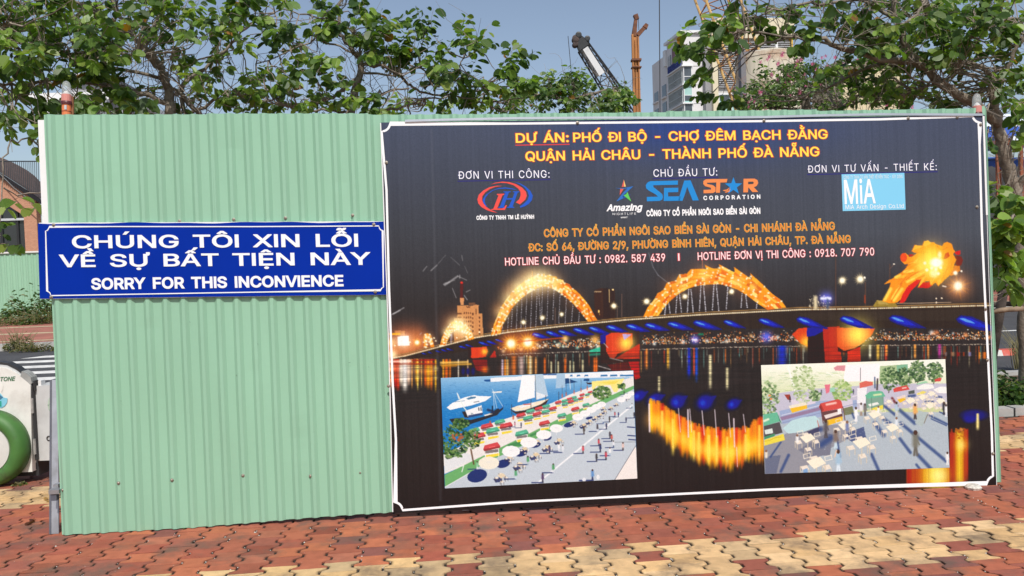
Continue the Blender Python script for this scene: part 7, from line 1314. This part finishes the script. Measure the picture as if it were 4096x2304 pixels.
b = MB(); b.box(-.5, 5.0, -.5, 9.0, HB - .49, HB, FR); b.box(-.3, 3, 9.02, 10.2, HB - 4.2, HB - 1.2, FR); b.build('roof_slab', whitet, tw_)
fl = 3.42; z0_ = HB - 6.3
for k in range(11):
    z = z0_ - k * fl * .985
    if z < 1: break
    b = MB(); b.box(-.35, 1.75, -.45, -.0, z - .12, z + .12, FR); b.box(-.35, .0, -.0, 8.5, z - .1, z + .1, FR); b.build('ledge', whitet, tw_)
    b = MB(); zb = z - fl * .985 + .14
    b.box(.12, 1.52, -.06, -.01, zb, z - .13, FR); w0 = b.build('window', aqua, tw_)
    b = MB(); b.box(.16, 1.48, -.09, -.065, zb + (.55 if k % 2 == 0 else .3), z - (.15 if k % 2 == 0 else 1.9), FR); b.build('pane', dglass, w0)
    b = MB()
    for xx_ in (.02, 1.5): b.box(xx_, xx_ + .12, -.16, -.1, zb, z - .13, FR)
    b.box(.14, 1.5, -.14, -.1, zb + 1.25, zb + 1.36, FR); b.build('frame', whitet, w0)
    b = MB(); b.box(-.06, -.01, .3, 8.2, zb + .35, z - .5, FR); w1 = b.build('window', mat('side_glass', (.07, .09, .10), .25, spec=.6, var=.35, vscale=.9), tw_)
    b = MB()
    for j in range(13): yy_ = .25 + j * .62; b.box(-.16, -.065, yy_, yy_ + .14, zb + .2, z - .35, FR)
    for zz_ in (zb + .22, zb + 1.3, z - .5): b.box(-.15, -.07, .3, 8.2, zz_, zz_ + .12, FR)
    b.build('frame', mat('pale_mullion', (.52, .56, .56), .6), w1)
    # recessed windows of the set-back side block
    for yy_, h_ in ((10.5, 2.3), (15.5, 1.9)):
        b = MB(); b.box(.26, .34, yy_, yy_ + 2.4, z - 3.3, z - 3.3 + h_, FR); b.build('window', dglass, tw_)
        b = MB(); b.box(-.05, .32, yy_ - .2, yy_ + 2.6, z - 3.65, z - 3.35, FR); b.build('sill', grey_w, tw_)
    b = MB(); b.box(1.9, 4.65, -.05, -.005, z - .06, z + .02, FR); b.build('joint_strip', mat('joint_grey', (.40, .40, .41), .9), tw_)
for (yy0, yy1, z_0, z_1) in ((.4, 3.6, HB - 4.6, HB - 2.4), (6.2, 8.0, HB - 5.0, HB - 2.8)):
    n = 5 if yy0 < 1 else 4
    for j in range(n): yy_ = yy0 + (yy1 - yy0) * j / n; b = MB(); b.box(-.08, -.01, yy_, yy_ + .36, z_0, z_1, FR); b.build('window', dglass, tw_); b = MB(); b.box(-.12, -.01, yy_ + .37, yy_ + .5, z_0 - .1, z_1, FR); b.build('trim', whitet, tw_)
b = MB(); b.box(-.12, -.01, 4.0, 5.4, HB - 5.2, HB - 1.9, FR); b.build('banner', mat('mauve_banner', (.24, .13, .16), .7, var=.3, vscale=.6), tw_)
b = MB(); rr = np.random.RandomState(4)
for j in range(9):            # unreadable raised blue roof letters: plain upright strokes with cross strokes
    yy_ = .55 + j * .82; h0, h1 = HB - 6.05, HB - 4.85
    b.box(-.3, -.14, yy_, yy_ + .16, h0, h1, FR); b.box(-.3, -.14, yy_ + .42, yy_ + .56, h0, h1, FR); zc = rr.choice([.05, .5, .95]) * (h1 - h0 - .2) + h0; b.box(-.29, -.15, yy_ + .16, yy_ + .42, zc, zc + .2, FR)
b.build('roof_letters', mat('blue_letters', (.015, .03, .22), .5), tw_)
cb = thing('cream_block', 'cream and grey block with louvres and aqua glass front partly hidden by the right tree', 'building', K0 + 5 * e1); cream = mat('cream_wall', (.70, .62, .45), .8, var=.04, vscale=.3)
HC = CAMH + 228 / FPX * D0; FR2 = (K0 + 4.72 * e1 - 2.2 * e2, e1, e2, ez)
b = MB(); b.box(0, 1.0, 0, 2.4, 0, HC, FR2); b.build('pier', cream, cb); b = MB(); b.box(1.0, 15.6, -.3, 7, HC - 3.2, HC + .4, FR2); b.build('parapet', cream, cb); b = MB(); b.box(1.0, 15.6, .6, 7, 0, HC - 3.2, FR2); b.build('wall', mat('block_wall', (.50, .49, .48), .8, var=.05), cb); b = MB(); b.box(-1.1, 0, .8, 2, 0, HC - 1, FR2); b.build('downpipe', mat('grey_shaft', (.30, .30, .31), .8), cb)
for r in range(22): zz_ = HC - 3.9 - r * .38; b = MB(); b.hexa([FR2[0] + a_ * e1 + c_ * e2 + d2 * ez for a_, c_, d2 in ((1.2, .1, zz_), (15.2, .1, zz_), (15.2, .5, zz_ + .1), (1.2, .5, zz_ + .1), (1.2, .1, zz_ + .12), (15.2, .1, zz_ + .12), (15.2, .5, zz_ + .24), (1.2, .5, zz_ + .24))]); b.build('louvre', mat('louvre_grey', (.46, .47, .49), .5), cb)
for x_ in (12.0, 14.9): b = MB(); b.box(x_, x_ + .45, -.1, .5, HC - 13, HC - 3.2, FR2); b.build('column', mat('yellow_column', (.62, .40, .08), .7) if x_ > 14 else whitet, cb)
for k in range(8):
    zz_ = HC - 13.2 - k * 3.4
    if zz_ < 3.5: break
    for j in range(6):
        x_ = 1.3 + j * 2.35; b = MB(); b.box(x_, x_ + 2.05, .5, .58, zz_ - 3.0, zz_, FR2); w0 = b.build('window', aqua, cb); b = MB(); b.box(x_ + .08, x_ + 1.97, .46, .495, zz_ - 1.0 - (j + k) % 2 * .8, zz_ - .12, FR2); b.build('pane', dglass, w0); b = MB(); b.box(x_ - .2, x_ + .0, .3, .6, zz_ - 3.2, zz_ + .2, FR2); b.build('mullion', whitet, w0)
    b = MB(); b.box(1.0, 15.4, .25, .6, zz_ + .02, zz_ + .3, FR2); b.build('spandrel', whitet, cb)
c = W(842, 95, 120); b = MB(); b.box(c[0], c[0] + 9, c[1], c[1] + 10, 0, W(842, 66, 120)[2]); ylb = thing('yellow_block', 'low cream and yellow building behind the right tree', 'building', (c[0] + 8, c[1], 0)); b.build('wall', mat('pale_yellow_wall', (.66, .56, .36), .8, var=.1, vscale=.5), ylb); b = MB(); b.box(c[0] - .4, c[0] + 9.4, c[1] - .5, c[1] + 10, W(842, 66, 120)[2], W(842, 63, 120)[2]); b.build('roof_edge', whitet, ylb)

# rusty silo
d_ = 55; c = W(769, 57, d_); c[2] = 0; r_s = 32.5 * d_ / FPX; zt = W(769, 57, d_)[2]; sil = thing('silo', 'cream steel silo stained with rust behind the pink-flowering tree', 'silo', c)
b = MB(); b.lathe(c, [(r_s, 0), (r_s, zt - .25), (r_s * 1.015, zt - .25), (r_s * 1.015, zt)], 40); b.build('shell', mat('rusty_cream', (.68, .62, .49), .75, var=.08, vscale=.8, dirt=(.34, .14, .055), dscale=.55, damt=.95), sil, smooth=False)
b = MB(); b.lathe(c + [0, 0, zt], [(r_s * 1.01, 0), (r_s * .5, .35), (.05, .5)], 40); b.build('roof', mat('cream_roof', (.55, .50, .40), .8), sil)
b = MB(); x0 = c[0] - r_s * .93; b.box(x0 - .25, x0 + .35, c[1] - r_s * .45, c[1] - r_s * .2, 0, zt + .15); b.build('ladder_casing', mat('grey_casing', (.17, .17, .19), .7, dirt=(.3, .13, .06), dscale=1.5), sil)

# ---------------------------------------------------------------- cranes and piling mast
def bars(b, pairs, r, n=5):
    for p, q in pairs: b.tube([p, q], r, n)
def lattice(c0_, c1_, w0_, w1_, ax1, ax2, nb, rc, rb):     # four chords between two square sections
    c0_, c1_ = np.array(c0_), np.array(c1_); ch = MB(); br = MB(); cor = [(-1, -1), (1, -1), (1, 1), (-1, 1)]
    S = lambda u, k: c0_ + (c1_ - c0_) * u + (w0_ + (w1_ - w0_) * u) / 2 * (cor[k][0] * ax1 + cor[k][1] * ax2)
    for k in range(4): ch.tube([S(0, k), S(1, k)], rc, 6)
    for i in range(nb):
        u0, u1 = i / nb, (i + 1) / nb
        for k in range(4):
            j = (k + 1) % 4; br.tube([S(u0, k), S(u1, j)], rb, 4); br.tube([S(u1, k), S(u1, j)], rb, 4)
    return ch, br
# black and white boom
d_ = 58; mc = thing('mobile_crane', 'black crane boom with white panel leaning against the sky left of the orange mast', 'crane', (W(690, 258, d_)[0], W(690, 258, d_)[1], 0))
blk = mat('black_paint', (.022, .024, .026), .5, var=.2, vscale=2); wpn = mat('white_panel', (.72, .73, .74), .5, dirt=(.4, .4, .4), dscale=2, damt=.3)
foot = W(712, 252, d_ + 3); foot[2] = 1.6; tipc = W(577.5, 38, d_); ax = (tipc - foot) / np.linalg.norm(tipc - foot); sx = np.cross(ax, fwd); sx /= np.linalg.norm(sx); sy = np.cross(ax, sx); wid = lambda u: 1.05 - .55 * u
ch, br = lattice(foot, foot + (tipc - foot) * .955, 1.35, .8, sx, sy, 20, .055, .03); ch.build('boom_chords', blk, mc); br.build('boom_bracing', blk, mc)
s80 = foot + (tipc - foot) * .80; b = MB()
def sect(u, hw, hd): p = foot + (tipc - foot) * u; return [p - sx * hw - sy * hd, p + sx * hw - sy * hd, p + sx * hw + sy * hd, p - sx * hw + sy * hd]
b.hexa(sect(.945, .40, .4) + sect(1.0, .27, .3)); b.build('boom_head', blk, mc)
b = MB(); b.hexa(sect(.835, .22, .52) + sect(.952, .20, .44)); b.build('boom_panel', wpn, mc)
def whl(u, off, r, name):
    p = foot + (tipc - foot) * u + sx * off; b = MB(); b.lathe(p - fwd * .35, [(r * .6, 0), (r, .02), (r, .12), (r * .8, .2), (r * .8, .45), (r, .55), (r, .66), (r * .6, .68)], 16, fwd, rgt); b.build(name, blk if 'cap' in name else mat('dark_rust', (.06, .04, .035), .7, var=.4), mc)
whl(1.0, .18, .25, 'sheave'); whl(1.005, -.12, .22, 'sheave_cap'); whl(.975, -.5, .2, 'sheave_cap'); whl(.985, .38, .2, 'sheave')
b = MB(); b.hexa([x_ - sx * .18 for x_ in sect(.962, .34, .3)] + sect(1.0, .28, .26)); b.build('head_block', blk, mc)
hs = W(568, 36, d_); cab = mat('steel_cable', (.05, .05, .055), .5); b = MB(); b.tube([hs, W(574, 102, d_)], .022, 4); b.build('hoist_cable', cab, mc)
for dx in (0, 1.6): b = MB(); b.tube([W(585 + dx, 38 + dx, d_), W(632 + dx, 104, d_ + 1.5), W(690, 190, d_ + 3)], .05, 4); b.build('pendant_cable', cab, mc)
b = MB(); b.box(foot[0] - 2, foot[0] + 3, foot[1] - 1.5, foot[1] + 1.5, 0, 1.0); b.build('track_base', blk, mc); b = MB(); b.box(foot[0] - 1.2, foot[0] + 3.4, foot[1] - 1.3, foot[1] + 1.3, 1.0, 2.8); b.build('cab', mat('crane_yellow', (.60, .40, .08), .5), mc)
# orange piling mast
d_ = 45; pm = thing('piling_mast', 'rusty orange upright piling mast rising above the hoarding near the middle of the sky', 'piling rig', (W(637.5, 258, d_)[0], W(637.5, 258, d_)[1], 0))
om = mat('rusty_orange', (.40, .165, .045), .7, var=.3, vscale=1.6, dirt=(.13, .05, .025), dscale=1.5, damt=.8, stretch=(2, 2, .35)); orr = mat('rust_brown', (.16, .065, .035), .85, var=.4, vscale=3)
V_ = lambda x, y, d=d_: W(x, y, d); lo = V_(640.5, 250); lo[2] = 0; hi = V_(634.6, 34.5); b = MB()
def slab(b, x0, y0, x1, y1, w0_, w1_, dep, z0=0.0): # bar between two picture points, widths in picture units
    k = d_ / FPX; p, q = V_(x0, y0), V_(x1, y1); t = (q - p) / np.linalg.norm(q - p); s_ = np.cross(t, fwd); s_ /= np.linalg.norm(s_); p = p + fwd * z0; q = q + fwd * z0; f = fwd * dep
    b.hexa([p - s_ * w0_ * k / 2, p + s_ * w0_ * k / 2, p + s_ * w0_ * k / 2 + f, p - s_ * w0_ * k / 2 + f, q - s_ * w1_ * k / 2, q + s_ * w1_ * k / 2, q + s_ * w1_ * k / 2 + f, q - s_ * w1_ * k / 2 + f])
slab(b, 641.2, 255, 635.6, 36, 5.0, 4.2, .30); b.build('mast', om, pm)
b = MB(); slab(b, 637.5, 255, 632.3, 34.5, 1.9, 1.9, .2, -.12); slab(b, 643.8, 255, 638.0, 37, 1.3, 1.3, .2, -.12); slab(b, 640.4, 255, 635.0, 40, 1.0, .9, .1, -.1); b.build('guide_rails', om, pm)
b = MB(); slab(b, 634.0, 36, 636.4, 15.0, 4.8, 2.6, .25, -.05); slab(b, 635.4, 14.5, 637.2, 19.2, 4.4, 3.8, .3, -.08); b.build('mast_head', orr, pm)
b = MB(); slab(b, 637.5, 35.0, 645.6, 26.4, 4.2, 3.4, .25, -.05); slab(b, 644.8, 27.6, 647.0, 24.2, 5.0, 3.4, .3, -.08); b.build('head_arm', orr, pm)
for y in (60.2, 67.6): b = MB(); slab(b, 631.4 + (y - 60) * .02, y, 641.0 + (y - 60) * .02, y - .2, 2.0 if y < 65 else 1.1, 2.0 if y < 65 else 1.1, .5, -.2); b.build('clamp', orr, pm)
b = MB(); b.tube([V_(638.4, 19), V_(638.8, 30)], .015, 4); b.build('cable', cab, pm); b = MB(); b.box(lo[0] - 1.4, lo[0] + 2.6, lo[1] - 1, lo[1] + 4, 0, 2.4); b.build('rig_body', mat('crane_yellow', (.60, .40, .08), .5), pm)
# yellow lattice boom
d_ = 70; lc = thing('lattice_crane', 'yellow lattice crane boom running up out of the picture in front of the tower block', 'crane', (W(800, 258, d_)[0], W(800, 258, d_)[1], 0))
ylw = mat('pale_yellow_paint', (.66, .42, .16), .6, var=.2, vscale=1.5, dirt=(.30, .13, .06), dscale=1.2, damt=.5); rst = mat('rusty_bracing', (.36, .17, .075), .75, var=.3, vscale=2)
c1 = (W(699.5, 0, d_) + W(735, 0, d_)) / 2; cdir = (W(734, 93, d_) - W(699.5, 0, d_)); L_ = np.linalg.norm(cdir); cdir /= L_; top_ = c1 - cdir * 14; n_ = c1[2] / -cdir[2]; bot_ = c1 + cdir * (n_ - 2.2); px1 = np.cross(cdir, fwd); px1 /= np.linalg.norm(px1); py1 = np.cross(cdir, px1); wdt = 34 * d_ / FPX * .93
ch, br = lattice(bot_, top_, wdt, wdt, px1, py1, 15, .11, .05); ch.build('boom_chords', ylw, lc); br.build('boom_bracing', rst, lc)
b = MB(); p0 = c1 - cdir * 14 + px1 * .2; p1 = bot_ + px1 * .3; bars(b, [(p0, p1), (p0 + px1 * .35, p1 + px1 * .35)], .05); b.build('hoist_lines', cab, lc)
b = MB(); b.tube([W(659.0, -60, d_), W(660.8, 255, d_)], .045, 5); b.build('hoist_rope', cab, lc)
b = MB(); b.box(bot_[0] - 2, bot_[0] + 4, bot_[1] - 2, bot_[1] + 2, 0, 2.6); b.build('cab', mat('crane_yellow', (.60, .40, .08), .5), lc)

# ---------------------------------------------------------------- wheeled cleaning cart at the left
d_ = 6.75; kk = d_ / FPX; CO = W(0, 440, d_); CO[2] = 0; FRc = (CO, rgt, fwd, ez)
cz = lambda y: float(W(5, y, d_)[2]); cx = lambda x, y=440: float((W(x, y, d_) - CO) @ rgt)
ct = thing('cleaning_cart', 'white wheeled cleaning cart with a big green wheel cover at the left edge', 'cart', CO + rgt * -.4); cw = mat('cart_white', (.74, .74, .70), .5, var=.04, vscale=5, dirt=(.42, .40, .36), dscale=4, damt=.45); cg = mat('cart_grey', (.56, .57, .57), .5, var=.06, vscale=4, dirt=(.36, .36, .35), dscale=5, damt=.4); cd_ = mat('cart_dark', (.03, .03, .032), .6)
R_ = cx(33, 420); prof_ = [(-1.05, cz(475)), (-1.05, cz(385))] + [(x, z) for x, z in ((-.8, cz(370)), (-.45, cz(364.5)), (-.2, cz(364)), (cx(0), cz(366.0)), (cx(10), cz(367.5)), (cx(20), cz(373)), (cx(28), cz(380)), (R_, cz(385.5)))] + [(cx(33.0), cz(400)), (cx(31.2), cz(450)), (cx(30.5), cz(473))]
def extr(pts, y0, y1): 
    n = len(pts); V = [CO + x * rgt + y0 * fwd + z * ez for x, z in pts] + [CO + x * rgt + y1 * fwd + z * ez for x, z in pts]; return V, [list(range(n))[::-1], list(range(n, 2 * n))] + [[i, (i + 1) % n, n + (i + 1) % n, n + i] for i in range(n)]
b = MB(); b.add(*extr(prof_, 0, .085)); b.build('body', cw, ct)
arcp = [(-.9, cz(372)), (-.45, cz(361.8)), (-.2, cz(360.6)), (cx(0), cz(361.5)), (cx(10), cz(363)), (cx(19), cz(368)), (cx(26), cz(374))]
ins_ = [(x - .01, z - .016) for x, z in arcp][::-1]
b = MB(); b.add(*extr(arcp + ins_, .02, .10)); b.build('lid', mat('lid_black', (.035, .037, .04), .5, var=.3, vscale=6), ct)
b = MB(); arc2 = [(x, z - .02) for x, z in arcp]; b.add(*extr(arc2 + [(x - .008, z - .02) for x, z in arc2][::-1], .012, .095)); b.build('lid_rail', cg, ct)
b = MB(); e_ = [(cx(24.5), cz(372)), (cx(38.6), cz(374.5)), (cx(38.6), cz(378)), (R_ + .012, cz(387)), (R_, cz(385)), (cx(24), cz(378.6))]; b.add(*extr([(cx(25.5), cz(371.5)), (cx(30), cz(374)), (cx(34), cz(378)), (R_ + .01, cz(384)), (R_ - .005, cz(385)), (cx(28), cz(380.2)), (cx(24), cz(377))], .0, .09)); b.build('lid_edge', mat('lid_grey', (.33, .34, .33), .6, var=.2, vscale=8, stretch=(1, 8, 1)), ct)
b = MB(); b.box(R_ - .01, cx(36), .02, .08, cz(392), cz(382), FRc); b.build('lid_hinge', cd_, ct)
pz0, pz1 = cz(463.5), cz(387.5); b = MB(); b.box(cx(33.5), cx(33.5) + .19, .05, .30, pz0, pz1, FRc); rear = b.build('rear_box', cg, ct)
b = MB(); b.box(R_ - .004, R_ + .010, .01, .04, cz(462), pz1, FRc); b.build('door_seam', cd_, ct)
b = MB(); b.box(cx(37), cx(40), .06, .12, pz1, cz(382.5), FRc); b.build('latch', white_m, ct)
for y0_, y1_ in ((414, 399), (455.5, 440)):
    b = MB(); b.box(cx(33.4), cx(34.9), -.008, .012, cz(y0_), cz(y1_), FRc); hg = b.build('hinge', mat('hinge_steel', (.45, .44, .42), .45, metal=.4, var=.2, vscale=30), ct)
wc = CO + rgt * cx(-6.5) + ez * .315; b = MB(); b.lathe(wc - fwd * .115, [(.188, .02), (.20, .0), (.235, -.018), (.275, -.006), (.302, .025), (.312, .07), (.302, .13), (.2, .14)], 48, fwd, rgt); wheel = b.build('wheel_cover', mat('green_rubber', (.055, .165, .034), .55, var=.15, vscale=6, dirt=(.05, .055, .03), dscale=5, damt=.7), ct, smooth=True)
b = MB(); b.lathe(wc - fwd * .105, [(.02, -.012), (.10, -.012), (.188, -.002), (.192, .03), (.1, .05)], 40, fwd, rgt); b.build('hub_disc', mat('hub_grey', (.60, .60, .58), .55, var=.05, vscale=5, dirt=(.42, .41, .39), dscale=6), wheel, smooth=False)
b = MB(); b.box(-.9, cx(31), .05, .25, .16, cz(472), FRc); b.build('underframe', cd_, ct); b = MB(); b.box(cx(10), cx(33), .06, .24, .05, .18, FRc); b.build('axle_box', cd_, ct)
cs = lambda x, y, off=0.0: np.array([CO + float((W(a_, b__, d_) - CO) @ rgt) * rgt + ez * float(W(a_, b__, d_)[2]) - fwd * (.003 + (off if np.isscalar(off) else 0)) for a_, b__ in zip(np.atleast_1d(x), np.atleast_1d(y))])
GRN = mat('lettering_green', (.045, .16, .075), .5); letters('STONE', (-2.2, 381.0), (15.9, 380.2), 4.0, 0.0, GRN, ct, .02, shear=.28, surf=cs)
for nm_, pts, col in (('sticker', [(-8, 383), (-2, 380), (2.5, 381.5), (4.5, 385), (4.2, 389), (2.6, 392), (4.2, 396), (-8, 396)], (.78, .78, .74)), ('sticker', [(-8, 394), (2, 393), (5, 397.2), (8.7, 397.8), (8.3, 402), (6, 405.5), (2.5, 407.5), (-8, 406)], (.22, .55, .70)), ('sticker', [(-3, 401), (2.8, 400.6), (2.8, 406.2), (-3, 406.5)], (.02, .36, .26)), ('sticker', [(-4, 392), (1, 394.3), (4.6, 397), (1.5, 399.5), (-4, 400)], (.05, .18, .30))):
    q = cs([p[0] for p in pts], [p[1] for p in pts]) - fwd * (.0012 * (1 + ('sticker' in nm_) * (col[0] < .7) + (col[0] < .06))); mesh(nm_, q, [list(range(len(pts)))], mat('sticker_%d' % int(col[1] * 100), col, .45), ct)
cs2 = lambda x, y, off=0.0: cs(x, y) + fwd * .05 - fwd * .004; letters('CL', (43.6, 442.0), (52, 441.2), 4.6, 0.0, cd_, ct, .02, surf=cs2)
pts = [(48.6 + 3.2 * math.cos(k * math.pi / 8), 405.5 + 7.5 * math.sin(k * math.pi / 8)) for k in range(16)]; q = cs2([p[0] for p in pts], [p[1] for p in pts]); mesh('sticker', q, [list(range(16))], mat('sticker_pale', (.45, .55, .45), .5, dirt=(.06, .16, .10), dscale=40, damt=1), ct)
b = MB(); c = G(36, 474)
# dead leaf scraps on the pavers
sc_r = np.random.RandomState(9); fp = []; fd = []; fn = []
lt = [(34, 519), (35, 521.5), (31, 523), (44, 500), (46, 501), (975, 490.5)]
for k, (x, y) in enumerate(lt[:5]):
    c = G(x, y, .006); o = leaf_mesh('fallen_leaf', None, [c], [[sc_r.normal(), sc_r.normal(), .05]], [[.2 * sc_r.normal(), .2 * sc_r.normal(), 1]], np.array([.045]), np.array([[.13, .05, .03]]) if k < 3 else np.array([[.45, .28, .12]])); top(o, 'curled dead leaf on the pavers left of the hoarding', 'leaf', 'dead leaves on the pavers')
c = G(975, 489.5, .0); b = MB(); b.lathe(c + [0, .02, 0], [(.05, 0), (.055, .015), (.035, .03), (.01, .034)], 9); b.build('scrap', mat('pale_scrap', (.58, .56, .50), .8, var=.3, vscale=40, bump=1), thing('paper_scrap', 'crumpled pale scrap under the right end of the billboard', 'litter', c))
